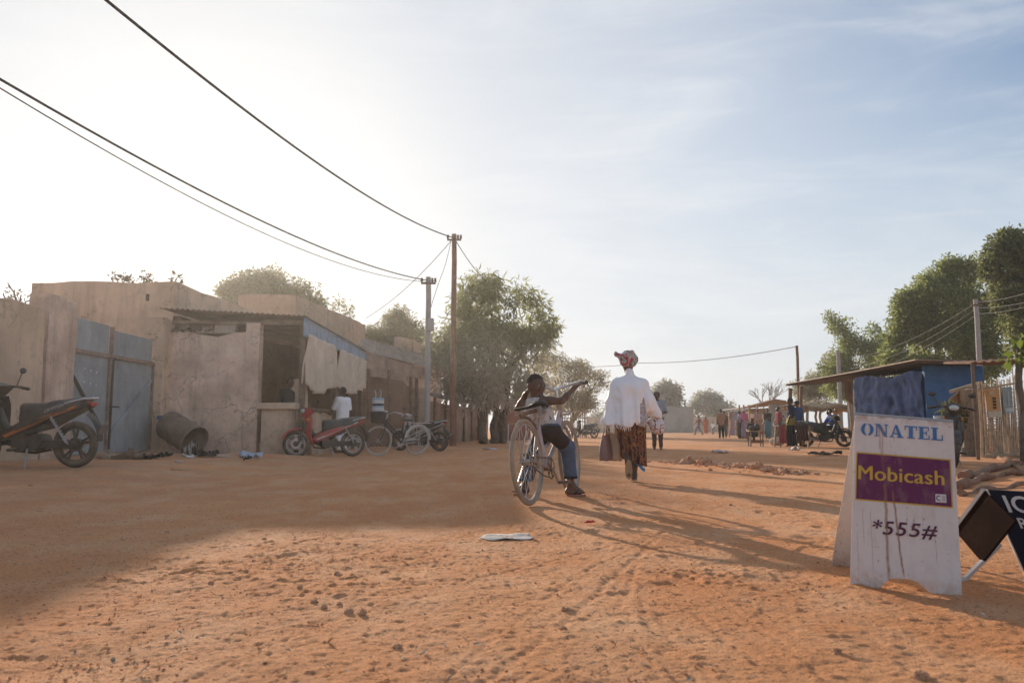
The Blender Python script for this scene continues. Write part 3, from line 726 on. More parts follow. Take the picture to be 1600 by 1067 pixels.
# ------------------------------------------------------------------ motorbikes  (x forward, z up, wheels on z = 0)
def strip(b, c, r0, r1, a0, a1, w0, n=14, th=.012):
    """curved mudguard around the y axis at c=(x,z)"""
    rings = []
    for i in range(n+1):
        a = R(a0+(a1-a0)*i/n); r = r0+(r1-r0)*i/n; ring = []
        for rr, ws in ((r, w0), (r+.018, w0*.6), (r+.026, 0), (r+.018, -w0*.6), (r, -w0), (r-th, -w0*.9), (r+.006, 0), (r-th, w0*.9)):
            ring.append((c[0]+rr*math.cos(a), ws, c[1]+rr*math.sin(a)))
        rings.append(ring)
    return b.loft(rings)
def moto_wheel(t, x, r, alloy, steer=0., disc=True):
    """wheel with tyre, rim, spokes as sub-parts"""
    w_ = bpy.data.objects.new('wheel', None)
    hub = MB().cyl((0,-.06,0), (0,.06,0), .05, n=16).cyl((0,-.03,0),(0,.03,0), .085, n=18)
    o = hub.build('wheel', m_engine, t); o.location = (x, 0, r); bpy.data.objects.remove(w_)
    MB().ring((0,0,0), (0,1,0), r-.045, .045, 48, 10, .95).build('tyre', m_rubber, o)
    MB().ring((0,0,0), (0,1,0), r-.085, .014, 40, 6, 2.0).build('rim', alloy, o)
    sp = MB()
    for k in range(5):
        a = k*2*math.pi/5+.3
        for da in (-.16, .16): sp.bar((math.cos(a)*.05, 0, math.sin(a)*.05), (math.cos(a+da)*(r-.09), 0, math.sin(a+da)*(r-.09)), .02, .03, (0,1,0))
    sp.build('spoke_set', alloy, o)
    if disc: MB().ring((0,.05,0), (0,1,0), .085, .028, 30, 6, .12).build('brake_disc', m_chrome, o)
    o.rotation_euler = (0, 0, steer)
    return o
def moto(label, loc, rz, paint, accent, alloy, group=None, steer=0., seatm=None, front=True, text=None, lean=-4.):
    t = thing('motorbike', label, 'motorbike', loc, rz, group, R(lean))
    r = .285
    moto_wheel(t, -.62, r, alloy, 0, False)
    moto_wheel(t, .63, r, alloy, steer, True)
    # seat
    def sec(x, w_, z0, z1, k=.035):
        return [(x, -w_, z0), (x, w_, z0), (x, w_*1.02, z1-k), (x, w_*.72, z1), (x, 0, z1+.006), (x, -w_*.72, z1), (x, -w_*1.02, z1-k)]
    MB().loft([sec(.08,.05,.66,.765), sec(.03,.095,.635,.79), sec(-.12,.125,.62,.79), sec(-.28,.135,.64,.795), sec(-.38,.135,.665,.825), sec(-.55,.125,.70,.845), sec(-.70,.11,.735,.86), sec(-.79,.07,.79,.862)]).build('seat', seatm or m_seat, t, smooth=50)
    # under-seat box and side panels
    MB().loft([[(.06,-.09,.40),(.06,.09,.40),(.06,.085,.66),(.06,-.085,.66)], [(-.3,-.11,.48),(-.3,.11,.48),(-.3,.11,.675),(-.3,-.11,.675)], [(-.72,-.08,.70),(-.72,.08,.70),(-.72,.085,.765),(-.72,-.085,.765)]]).build('under_seat', m_black, t)
    side = [(.25,.335),(.335,.41),(.02,.565),(-.35,.70),(-.74,.80),(-.83,.785),(-.80,.735),(-.45,.615),(-.12,.475),(.10,.37)]
    for s in (1, -1):
        b = MB(); n = len(side); cx = sum(p[0] for p in side)/n; cz = sum(p[1] for p in side)/n
        prof = lambda x: (.135 - .045*max(0, -(x+.2)/.6) - .03*max(0, x/.3))*s
        outer = [(x, prof(x), z) for x, z in side]; inner = [(x, prof(x)-.03*s, z) for x, z in side]
        mid = [(cx+(x-cx)*.72, prof(x)+.014*s, cz+(z-cz)*.72) for x, z in side]
        vs = inner+outer+mid; fs = []
        for i in range(n):
            j = (i+1) % n; fs += [(i, j, j+n, i+n), (i+n, j+n, j+2*n, i+2*n)]
        fs.append(tuple(range(2*n, 3*n))); fs = [f if s == -1 else tuple(reversed(f)) for f in fs]
        p = b.add(vs, fs).build('side_panel', paint, t, smooth=35)
        st = [(.20,.375),(.24,.40),(-.30,.64),(-.66,.765),(-.70,.745),(-.32,.60)]
        b2 = MB(); b2.add([(x, prof(x)+.016*s, z) for x, z in st]+[(x, prof(x)+.006*s, z) for x, z in st], [tuple(range(6)) if s == -1 else tuple(reversed(range(6)))]+[(i, (i+1)%6, (i+1)%6+6, i+6) for i in range(6)])
        b2.build('stripe', accent, p)
        if text and s == 1:
            tm = text_mesh(text, .055, 0.0, .18)
            vs = [Vector(v) for v in tm[0]]; wd = max(v.x for v in vs); ang = R(-20)
            def mp(v):
                u = wd - v.x if False else v.x
                x0, z0 = -.30, .675
                x = x0 + (-u)*math.cos(ang)*1 - v.y*math.sin(-ang)*0; z = z0 + u*math.sin(-ang) + v.y
                return (x, prof(x)+.022, z)
            MB().add([mp(v) for v in vs], tm[1]).build('lettering', m_paper, p, smooth=0)
    # leg shield: curved plate with centre spine
    rings = []
    for z, x, w_ in ((.27,.33,.12),(.36,.40,.16),(.50,.44,.18),(.65,.43,.185),(.78,.42,.165),(.88,.42,.12)):
        rings.append([(x-.05,-w_,z),(x+.01,-w_*.7,z),(x+.055,0,z),(x+.01,w_*.7,z),(x-.05,w_,z),(x-.075,w_*.95,z),(x-.01,w_*.5,z),(x+.03,0,z),(x-.01,-w_*.5,z),(x-.075,-w_*.95,z)])
    MB().loft(rings).build('leg_shield', paint, t, smooth=45)
    MB().tube([(.40,0,.72),(.30,0,.50),(.15,0,.42),(-.10,0,.48)], [.06,.055,.06,.07], 10).build('frame_tube', m_black, t)
    # headset, lamp, bars
    hs = MB().loft([[(.38,-.06,.86),(.50,-.05,.86),(.53,0,.86),(.50,.05,.86),(.38,.06,.86)],[(.30,-.12,.97),(.50,-.085,.98),(.56,0,.98),(.50,.085,.98),(.30,.12,.97)],[(.29,-.13,1.01),(.42,-.1,1.05),(.47,0,1.06),(.42,.1,1.05),(.29,.13,1.01)]]).build('headset', paint, t, smooth=50)
    MB().ball((.515,0,.975), .055,.075,.05).build('headlight', M('lamp_lens', (.6,.6,.58), .15, .05, 5, 0, spec=.6), hs)
    MB().tube([(.26,-.34,.97),(.30,-.22,.995),(.36,-.1,1.0),(.36,.1,1.0),(.30,.22,.995),(.26,.34,.97)], .014, 8).build('handlebar', m_black, t)
    for s in (1, -1):
        MB().tube([(.25,.35*s,.966),(.285,.24*s,.99)], .021, 10).tube([(.34,.17*s,1.0),(.345,.24*s,.995),(.315,.34*s,.972)], .008, 6).build('grip', m_rubber, t)
        mi = MB().tube([(.31,.2*s,1.0),(.30,.24*s,1.10),(.30,.28*s,1.17)], .007, 6).build('mirror', m_black, t)
        MB().ball((.30,.30*s,1.20), .018,.062,.038).build('mirror_head', m_black, mi)
        MB().tube([(.42,.075*s,.82),(.53,.075*s,.53),(.62,.075*s,.285)], [.024,.024,.028], 10).build('fork_leg', m_engine, t)
        MB().ball((.44,.135*s,.80), .045,.025,.03).build('indicator', M('amber_lens', (.6,.22,.04), .3, .1, 5, 0), t)
        MB().tube([(-.38,.145*s,.64),(-.60,.125*s,.30)], .012, 8).build('shock_rod', m_steel, t)
        sp = [(-.40-.18*i/60, .145*s-.018*s*i/60+.028*math.sin(i*.9), .61-.28*i/60+.028*math.cos(i*.9)*.6) for i in range(61)]
        MB().tube(sp, .006, 5).build('shock_spring', m_chrome, t)
        MB().tube([(.06,.09*s,.235),(.06,.27*s,.235)], .02, 8).build('footpeg', m_rubber, t)
    strip(MB(), (.63,.285), .315, .315, 18, 158, .065).build('front_fender', paint, t, smooth=60)
    strip(MB(), (-.60,.30), .40, .33, 118, 176, .06).build('rear_fender', m_black, t, smooth=60)
    MB().box((-.97,0,.47), (.012,.16,.12), Matrix.Rotation(R(-18), 3, 'Y')).build('number_plate', M('plate_dull', (.16,.14,.13), .6), t, bevel=.004)
    MB().loft([[(-.74,-.07,.75),(-.74,.07,.75),(-.74,.07,.82),(-.74,-.07,.82)],[(-.85,-.05,.755),(-.85,.05,.755),(-.85,.05,.80),(-.85,-.05,.80)]]).build('tail_light', M('red_lens', (.42,.03,.02), .25, .1, 5, 0, spec=.5), t)
    MB().tube([(-.55,.13,.79),(-.78,.12,.845),(-.86,.05,.85),(-.86,-.05,.85),(-.78,-.12,.845),(-.55,-.13,.79)], .013, 8).build('grab_rail', m_chrome, t)
    e = MB().cyl((.02,-.14,.30), (.02,.14,.30), .105, n=18).cyl((-.16,-.11,.32),(-.16,.11,.32), .095, n=18).box((-.07,0,.30), (.22,.2,.17)).cyl((.08,0,.33),(.30,0,.385), .075, n=12)
    for i in range(5): e.cyl((.12+i*.04,0,.34+i*.01),(.132+i*.04,0,.343+i*.01), .098, n=14)
    e.build('engine', m_engine, t, bevel=.006)
    MB().loft([[(.0,.06,.25),(.0,.10,.25),(.0,.10,.35),(.0,.06,.35)],[(-.62,.07,.24),(-.62,.105,.24),(-.62,.105,.335),(-.62,.07,.335)],[(-.69,.07,.26),(-.69,.105,.26),(-.69,.105,.31),(-.69,.07,.31)]]).build('chain_case', m_black, t)
    MB().bar((0,-.08,.29), (-.62,-.08,.285), .03, .045).build('swing_arm', m_black, t)
    ex = MB().tube([(.26,-.04,.31),(.22,-.08,.20),(.0,-.13,.17),(-.25,-.15,.22)], [.018]*4, 10).build('exhaust', m_engine, t)
    MB().tube([(-.22,-.15,.215),(-.28,-.152,.23),(-.78,-.165,.345),(-.84,-.166,.36)], [.022,.05,.052,.03], 14).build('muffler', m_chrome, ex)
    MB().tube([(-.08,.12,.24),(-.14,.24,.02),(-.12,.27,.005)], .013, 6).build('kickstand', m_steel, t)
    return t

def text_mesh(s, size, off=0., shear=0., spacing=1.0):
    """outline of a word in the built-in face as (verts, faces), origin at the start of the baseline"""
    cu = bpy.data.curves.new('word', 'FONT'); cu.body = s; cu.size = size; cu.offset = off; cu.shear = shear; cu.space_character = spacing; cu.resolution_u = 4
    o = bpy.data.objects.new('word', cu); COL.objects.link(o); dg = bpy.context.evaluated_depsgraph_get(); me = bpy.data.meshes.new_from_object(o.evaluated_get(dg))
    r = ([tuple(v.co) for v in me.vertices], [tuple(p.vertices) for p in me.polygons])
    bpy.data.objects.remove(o); bpy.data.curves.remove(cu); bpy.data.meshes.remove(me); return r

def paint(name, c, dust=.35): return M(name, c, .35, .15, 5, .03, 40, dust=dust, dcol=(.38,.25,.17), spec=.5)
al_dark = M('dark_alloy', (.06,.06,.06), .5, .2, 8, .1, 40, dust=.6, metal=.3)
al_white = M('pale_alloy', (.55,.55,.54), .4, .1, 8, .1, 40, dust=.35, metal=.4)
# black and orange one by the wall: rear axle near pixel 121,693
p = on(205, 9.9)
def at_axle(px, d, rz, xloc):
    q = on(px, d); return (q.x - xloc*math.cos(rz), q.y - xloc*math.sin(rz), q.z)
moto('black motorbike with orange side stripe parked against the courtyard wall', at_axle(121, 9.9, R(176), -.62), R(176), paint('black_paint', (.02,.019,.02)), paint('orange_paint', (.50,.13,.025)), al_dark, text='CRYPTON', lean=-3)
moto('dusty red motorbike parked in front of the shop curtains', at_axle(551, 17.6, R(212), -.62), R(212), paint('red_paint', (.42,.045,.04)), paint('silver_paint', (.5,.48,.46)), al_white, steer=R(-28))
moto('black and silver motorbike parked behind the grey basket bicycle', at_axle(687, 22.4, R(158), -.62), R(158), paint('silver_paint', (.5,.48,.46)), paint('black_paint', (.02,.019,.02)), al_dark)
moto('dark green motorbike parked side on beside the market table', at_axle(1258, 26.6, R(-4), -.62), R(-4), paint('green_paint', (.035,.055,.03)), paint('black_paint', (.02,.019,.02)), al_dark)
moto('black motorbike seen head on behind the white signboard', at_axle(1487, 13.2, R(250), .63), R(250), paint('black_paint', (.02,.019,.02)), paint('red_paint', (.42,.045,.04)), al_dark)
moto('small dark motorbike parked far off by the stick stall', at_axle(928, 47, R(205), -.62), R(205), paint('black_paint', (.02,.019,.02)), paint('silver_paint', (.5,.48,.46)), al_dark)
moto('dark motorbike parked between the market women and the cloth covered table', at_axle(1219, 38, R(40), -.62), R(40), paint('red_paint', (.42,.045,.04)), paint('black_paint', (.02,.019,.02)), al_dark)

# ------------------------------------------------------------------ bicycles
def bike_wheel(t, x, R_, tyre, rim, steer=0., hubw=.045, nsp=32, r=.019):
    hub = MB().cyl((0,-hubw,0), (0,hubw,0), .018, n=12).cyl((0,-hubw*.9,0),(0,-hubw*.75,0), .034, n=16).cyl((0,hubw*.75,0),(0,hubw*.9,0), .034, n=16)
    hub.tube([(0,-hubw-.03,0),(0,hubw+.03,0)], .007, 6)
    o = hub.build('wheel', m_steel, t); o.location = (x, 0, R_); o.rotation_euler = (0,0,steer)
    MB().ring((0,0,0), (0,1,0), R_-r, r, 72, 10).build('tyre', tyre, o)
    MB().ring((0,0,0), (0,1,0), R_-2*r-.004, .007, 64, 6, 1.9).build('rim', rim, o)
    sp = MB()
    for k in range(nsp):
        a = 2*math.pi*k/nsp; s = 1 if k % 2 else -1; a2 = a + (.5 if (k//2) % 2 else -.5)
        sp.tube([(math.cos(a2)*.03, s*hubw*.8, math.sin(a2)*.03), (math.cos(a)*(R_-2*r), s*.004, math.sin(a)*(R_-2*r))], .0016, 4, False)
    sp.build('spoke_set', m_chrome, o)
    return o
m_dusttyre = M('tan_dusty_tyre', (.36,.27,.19), .95, .18, 9, .5, 60, col2=(.40,.30,.22))
m_tanframe = M('dusty_frame_paint', (.36,.27,.22), .7, .25, 7, .15, 40, dust=.5, dcol=(.48,.35,.25))
m_lilac = M('faded_lilac_paint', (.46,.44,.52), .55, .18, 8, .1, 40, dust=.45, dcol=(.48,.35,.25))
m_brownmetal = M('rusty_brown_metal', (.16,.10,.07), .75, .3, 12, .3, 50, dust=.4)
hd = math.atan2(.927, .375)
rc = G(829, 790.5)
BK = thing('bicycle', 'old dusty roadster bicycle with twisted black saddle that the boy straddles', 'bicycle', (rc.x, rc.y, gz(rc.x, rc.y)+.004), hd, None, R(-4.5))
bike_wheel(BK, 0, .342, m_dusttyre, m_steel)
bike_wheel(BK, 1.08, .342, m_dusttyre, m_steel, R(3))
MB().tube([(.44,0,.27),(.36,0,.50),(.30,0,.70)], .017, 10).build('seat_tube', m_lilac, BK)
MB().tube([(.92,0,.70),(.72,0,.47),(.50,0,.33),(.44,0,.275)], .018, 10).build('down_tube', m_lilac, BK)
MB().tube([(.905,0,.775),(.70,0,.56),(.50,0,.46),(.375,0,.45)], .015, 10).build('top_tube', m_lilac, BK)
MB().tube([(.885,0,.83),(.955,0,.60)], .02, 12).build('head_tube', m_tanframe, BK)
st = MB()
for s in (1, -1):
    st.tube([(0,.06*s,.342),(.20,.045*s,.31),(.42,.03*s,.275)], .009, 8)
st.build('chain_stay', m_tanframe, BK)
for s in (1, -1):
    MB().tube([(.0,.062*s,.345),(.12,.05*s,.53),(.30,.02*s,.69)], .0085, 8).build('seat_stay', m_tanframe, BK)
    MB().tube([(.945,.03*s,.62),(.975,.058*s,.52),(1.035,.06*s,.40),(1.08,.06*s,.342)], [.013,.013,.011,.009], 8).build('fork_blade', m_tanframe, BK)
MB().box((.955,0,.61), (.04,.075,.03)).build('fork_crown', m_tanframe, BK, bevel=.006)
# carrier strut and mudguard remains
MB().tube([(.24,-.02,.755),(.10,.0,.735),(-.03,.02,.71)], [.017,.016,.014], 8).tube([(-.02,.02,.715),(.0,.02,.70),(.10,.0,.69),(.24,.0,.62)], .014, 8).build('carrier_strut', m_brownmetal, BK)
MB().tube([(1.05,0,.735),(1.11,0,.742),(1.16,0,.735)], [.03,.04,.02], 10, True, .35).build('front_mudguard', m_steel, BK)
MB().tube([(.885,0,.83),(.86,0,.93),(.865,0,.955)], .014, 10).build('stem', m_chrome, BK)
hbm = MB().tube([(.84,.20,.985),(.865,.15,.995),(.885,.09,.98),(.87,0,.955),(.885,-.12,.985),(.83,-.24,1.0),(.76,-.31,.985)], .0125, 10).build('handlebar', m_chrome, BK)
MB().tube([(.872,.02,.957),(.884,-.07,.976)], .0155, 10).build('bar_wrap', m_white, hbm)
for s in (1, -1):
    MB().tube([(.82,.25*s,.998),(.745,.325*s,.982)] if s < 0 else [(.86,.16,.995),(.83,.225,.982)], .0175, 10).build('grip', m_black, hbm)
    if s < 0: MB().tube([(.86,.17*s,.97),(.82,.26*s,.968),(.77,.30*s,.962)], .006, 6).build('brake_lever', m_chrome, hbm)
BK.scale = (1.035,)*3
# twisted saddle: nose to the left (+y)
sr = []
for u, w_, z, h in ((-.11,.035,.795,.045),(-.085,.085,.802,.06),(-.04,.10,.805,.062),(.0,.085,.795,.05),(.06,.045,.782,.038),(.12,.032,.778,.034),(.165,.028,.776,.03),(.185,.018,.772,.02)):
    sr.append([(.265+w_*math.cos(a)*.95, u, z+h*.5*math.sin(a)*(1 if math.sin(a) > 0 else .6)) for a in [2*math.pi*i/14 for i in range(14)]])
sdl = MB().loft(sr).build('saddle', M('worn_black_leather', (.025,.022,.02), .5, .3, 9, .25, 50, dust=.35, dcol=(.3,.21,.15)), BK, smooth=60)
ss = MB()
for dx in (-.06, .06): ss.tube([(.265+dx+.018*math.cos(i*.7), -.06+.018*math.sin(i*.7), .72+.0018*i) for i in range(36)], .004, 5)
ss.tube([(.22,-.05,.75),(.25,.05,.735),(.265,.15,.76)], .005, 6).tube([(.31,-.05,.75),(.28,.05,.735),(.265,.15,.76)], .005, 6).tube([(.30,0,.68),(.29,0,.74)], .016, 8)
ss.build('saddle_spring', m_steel, sdl)
ck = MB().cyl((.44,-.035,.27), (.44,.035,.27), .02).ring((.44,-.04,.27), (0,1,0), .085, .008, 40, 6, .35)
for k in range(5):
    a = k*1.2566; ck.bar((.44,-.04,.27), (.44+.085*math.cos(a),-.04,.27+.085*math.sin(a)), .012, .005)
cko = ck.build('crank_set', m_brownmetal, BK)
for s, a in ((-1, R(-50)), (1, R(130))):
    x, z = .44+.165*math.cos(a), .27+.165*math.sin(a); MB().bar((.44,.055*s,.27), (x,.06*s,z), .02, .014).build('crank_arm', m_steel, cko)
    pd = MB()
    for dx in (-.03, .03): pd.box((x+dx, .115*s, z), (.018,.09,.022))
    pd.box((x, .075*s, z), (.07,.008,.024)).box((x, .155*s, z), (.07,.008,.024)).cyl((x,.06*s,z),(x,.155*s,z), .008).build('pedal', m_rubber, cko)
ch = MB().ring((0,-.04,.342), (0,1,0), .036, .006, 24, 6, .5)
ch.tube([(0,-.042,.378),(.44,-.042,.355)], .006, 6).tube([(0,-.042,.306),(.22,-.042,.225),(.44,-.042,.185)], .006, 6).build('chain', m_brownmetal, BK)

# grey parked bicycle with basket
pc = on(651, 19.2); rz = math.atan2(-.68, -.78)
m_blackp = paint('black_bike_paint', (.025,.024,.026), .3)
t = thing('bicycle', 'black bicycle with pale rims and rear rack parked by the lean-to', 'bicycle', (pc.x, pc.y, gz(pc.x, pc.y)), rz, None, R(-6))
m_pale_tyre = M('pale_tyre', (.50,.47,.43), .9, .15, 8, .2, 40)
bike_wheel(t, 0, .345, m_pale_tyre, m_chrome); bike_wheel(t, 1.08, .345, m_pale_tyre, m_chrome, R(-8))
MB().tube([(.44,0,.28),(.30,0,.76)], .017).tube([(.91,0,.72),(.44,0,.28)], .022).tube([(.90,0,.80),(.66,0,.58),(.40,0,.42)], .019).tube([(.885,0,.86),(.945,0,.64)], .021).tube([(0,.06,.345),(.44,.03,.28)], .01).tube([(0,-.06,.345),(.44,-.03,.28)], .01).build('frame', m_blackp, t)
for s in (1, -1):
    MB().tube([(.94,.035*s,.66),(.99,.06*s,.52),(1.08,.06*s,.345)], .012, 8).build('fork_blade', m_blackp, t)
    MB().tube([(0,.065*s,.345),(-.02,.07*s,.74)], .007, 6).build('rack_stay', m_chrome, t)
    MB().tube([(.885,0,.95),(.84,.22*s,1.02),(.70,.30*s,1.0)], .012, 8).tube([(.78,.27*s,1.01),(.68,.31*s,.99)], .017, 8).build('handlebar', m_chrome, t)
MB().tube([(.90,0,.84),(.88,0,.96)], .014).build('stem', m_chrome, t)
strip(MB(), (0,.345), .362, .362, 10, 178, .03).build('rear_mudguard', M('white_mudguard', (.62,.61,.6), .45, .1, 6, .05, dust=.3), t, smooth=60)
rk = MB()
for y in (-.07, 0, .07): rk.bar((.22,y,.755), (-.32,y,.755), .012)
for x in (.18, -.05, -.3): rk.bar((x,-.075,.757), (x,.075,.757), .01)
rk.build('rear_rack', m_chrome, t)
MB().loft([[(x+.30, y*.5+0, z) for x, y, z in [(.27*math.cos(a)*(.5 if math.cos(a) > 0 else .42), .2*math.sin(a)*(1 if math.cos(a) < .2 else .45), zz) for a in [2*math.pi*i/14 for i in range(14)]]] for zz in (.80,.845,.86)]).build('saddle', m_seat, t, smooth=60)
cg = MB().cyl((.44,-.05,.28),(.44,.05,.28), .02).ring((.44,-.05,.28), (0,1,0), .08, .008, 30, 6, .4)
cg.loft([[(.50,-.065,.20),(.50,-.05,.20),(.50,-.05,.37),(.50,-.065,.37)],[(.0,-.065,.30),(.0,-.05,.30),(.0,-.05,.39),(.0,-.065,.39)]]).build('chain_guard', M('white_mudguard', (.62,.61,.6), .45), t)
for s, a in ((-1, -.9), (1, 2.24)):
    x, z = .44+.16*math.cos(a), .28+.16*math.sin(a); MB().bar((.44,.06*s,.28),(x,.06*s,z), .018).box((x,.11*s,z), (.07,.09,.022)).build('pedal_crank', m_steel, t)
MB().tube([(.02,.09,.33),(.10,.2,.0)], .01).tube([(.02,-.09,.33),(.10,-.2,.0)], .01).build('stand', m_steel, t)
MB().tube([(1.0,0,.72),(1.12,0,.78)], .01).build('basket_bracket', m_steel, t)
bk = MB()
def tub(b, z0, z1, a0, b0, a1, b1, cx, n=20, th=.01):
    e = lambda a, b_, z, k=3.2: [(cx + math.copysign(abs(math.cos(q))**(2/k), math.cos(q))*a, math.copysign(abs(math.sin(q))**(2/k), math.sin(q))*b_, z) for q in [2*math.pi*i/n for i in range(n)]]
    return b.loft([e(a0,b0,z0), e(a1,b1,z1), e(a1+.012,b1+.012,z1), e(a1+.012,b1+.012,z1-.02), e(a1-th,b1-th,z1-.0), e(a0-th,b0-th,z0+.01)])
tub(bk, .755, 1.0, .13, .17, .15, .20, 1.13).build('basket', m_black, t, smooth=50)
wpt = t.matrix_basis @ Vector((1.13, 0, .77))
t2 = thing('stacked_pot', 'blue and white striped stacked pots standing in the bicycle basket', 'pot', wpt, rz)
colb = M('pale_blue_enamel', (.36,.46,.54), .4, .08, 5, .03, spec=.5); colw = M('white_enamel', (.62,.63,.64), .4, .08, 5, .03, spec=.5); cold = M('dark_enamel', (.05,.055,.07), .4)
for i, (z0, h, mt) in enumerate(((.0,.20,cold),(.2,.05,cold),(.25,.09,colw),(.34,.035,colb),(.375,.05,cold),(.425,.08,colw),(.505,.05,colb))):
    MB().tube([(0,0,z0),(0,0,z0+.008),(0,0,z0+h-.008),(0,0,z0+h)], [.128,.136,.136,.128], 24).build('pot_layer', mt, t2)
for y in (-.11, .1): MB().tube([(.02,y,.53),(-.01,y*1.05,.62),(.0,y*1.15,.70),(.02,y*1.3,.74)], .009, 6).build('pot_handle', colw, t2)
# ------------------------------------------------------------------ people
V = lambda *a: np.array(a, float)
def frame3(f, up=(0,0,1)):
    f = V(*f); f /= np.linalg.norm(f); u = V(*up); r = np.cross(f, u); r /= np.linalg.norm(r); u = np.cross(r, f)
    return np.stack([r, f, u], 1)          # columns: right, forward, up
def head_prims(c, f, s=1., up=(0,0,1)):
    m = frame3(f, up); c = V(*c); q = lambda x, y, z: c + m @ (V(x, y, z)*s)
    E = lambda p, r, k=.02: ell(q(*p), V(*r)*s, m, k*s)
    return [E((0,-.008,.022), (.072,.090,.082), .03), E((0,.028,-.03), (.056,.058,.068), .04), E((0,.058,-.078), (.028,.022,.02), .03), E((0,.072,.018), (.05,.014,.012), .02),
            seg(q(0,.086,.008), q(0,.101,-.022), .007*s, .013*s, .014*s), E((.014,.094,-.024), (.009,.009,.008), .01), E((-.014,.094,-.024), (.009,.009,.008), .01),
            E((0,.086,-.046), (.023,.012,.008), .008), E((0,.085,-.057), (.02,.011,.008), .008),
            E((.074,-.012,-.008), (.011,.02,.03), .012), E((-.074,-.012,-.008), (.011,.02,.03), .012), E((.04,.06,-.02), (.02,.02,.018), .03), E((-.04,.06,-.02), (.02,.02,.018), .03)], q, m
def hand_prims(w_, d, n, s=1., curl=.6, side=1, spread=.25):
    """palm and five fingers: w_ wrist, d pointing direction, n palm normal (side the fingers curl to), side = thumb side"""
    w_, d, n = V(*w_), V(*d), V(*n); d /= np.linalg.norm(d); n = n - d*(n@d); n /= np.linalg.norm(n); a = np.cross(d, n)*side
    out = [ell(w_+d*.045*s, V(.036,.048,.016)*s, np.stack([a, d, n], 1), .012), seg(w_-d*.02*s, w_+d*.02*s, .022*s, .022*s, .02)]
    for i, (o, l) in enumerate(((.027,.066),(.009,.075),(-.009,.07),(-.026,.054))):
        b = w_ + d*.082*s + a*o*s; dd = d + a*o*spread*6; dd /= np.linalg.norm(dd); r = .0085*s; p = b
        for k, (ln, c) in enumerate(((.45, curl*.5), (.32, curl*1.1), (.23, curl*1.5))):
            e = dd*math.cos(c) + n*math.sin(c); q = p + e*l*ln*s; out.append(seg(p, q, r, r*.9, .006)); p = q; r *= .9
    b = w_ + d*.02*s + a*.026*s; q = b + (d*.5+a*.7+n*.3)*.04*s; out += [seg(b, q, .011*s, .0095*s, .012), seg(q, q+(d*.8+a*.2+n*.45)*.032*s, .0095*s, .008*s, .006)]
    return out
def limb(a, m, b, r0, r1, r2, k=.02, bulge=.15):
    a, m, b = V(*a), V(*m), V(*b)
    return [seg(a, m, r0, r1, k), ell((a*.55+m*.45), V(r0*.9+r1*.18, r0*.9+r1*.18, np.linalg.norm(m-a)*.3), frame3(np.cross(m-a, V(.3,.5,.8)), (m-a)), k), seg(m, b, r1, r2, k), ell(m*.68+b*.32, V(r1*1.06, r1*1.06, np.linalg.norm(b-m)*.24), frame3(np.cross(b-m, V(.3,.5,.8)), (b-m)), k)]
def skin(name, prims, res, mat, parent, infl=0., cuts=(), disp=None, it=1):
    v, q = sdf_mesh(prims, res, infl, cuts, disp, it); return npmesh(name, v, q, mat, parent, smooth=0 or 180)
def figure(J, s=1., k=1., fem=False):
    """skeleton points -> body prims; J: head, face, neck, shL, elL, wrL, shR, ..., hipL, knL, anL, toL, ..."""
    g = lambda n: V(*J[n]); pr, q, m = head_prims(J['head'], J['face'], s*1.08); body = list(pr)
    shm = (g('shL')+g('shR'))/2; hm = (g('hipL')+g('hipR'))/2; ac = g('shR')-g('shL'); ac /= np.linalg.norm(ac)
    body += [seg(g('head')-V(0,0,.06*s), shm+V(0,0,.01), .05*s, .058*s, .03), seg(g('shL'), g('shR'), .055*s*k, .055*s*k, .05)]
    ch = shm*.72+hm*.28; wa = shm*.38+hm*.62
    for sg in (-1, 1): body += [seg(shm+ac*sg*.07*s-(shm-hm)*.1, ch+ac*sg*.07*s, .085*s*k, .095*s*k, .05), seg(ch+ac*sg*.06*s, wa+ac*sg*.05*s, .092*s*k, .085*s*k, .05), seg(wa+ac*sg*.05*s, hm+ac*sg*.06*s, .085*s*k, .1*s*k, .05)]
    for e in 'LR':
        body += limb(J['sh'+e], J['el'+e], J['wr'+e], .048*s*k, .037*s, .026*s)
        body += limb(J['hip'+e], J['kn'+e], J['an'+e], .085*s*k, .055*s, .036*s)
        an, to = g('an'+e), g('to'+e); d = to-an; d[2] = 0; d /= np.linalg.norm(d); hz = to[2]
        body += [seg(an-d*.03*s-V(0,0,.03*s), np.array([*(an+d*.02)[:2], hz+.02*s]), .034*s, .03*s, .02), seg(np.array([*(an-d*.045*s)[:2], min(an[2]-.045*s, hz+.03*s)]), to, .028*s, .02*s, .02), seg(an, an*.5+to*.5, .034*s, .028*s, .03)]
    return body, q, m
def eyes(q, m, parent, inv, s=1.):
    for e in (1, -1):
        c = q(.031*e, .077, .004); c = np.array(inv @ Vector(c)); o = MB().ball(c, .0125*s).build('eye', M('eye_white', (.75,.72,.68), .3, .05, 9, 0), parent, smooth=80)
        d = np.array((inv.to_3x3() @ Vector(m @ V(0,1,.0))))
        MB().ball(c+d*.0060*s, .0085*s).build('iris', M('dark_iris', (.015,.009,.006), .15, .05, 9, 0, spec=.6), o, smooth=80)

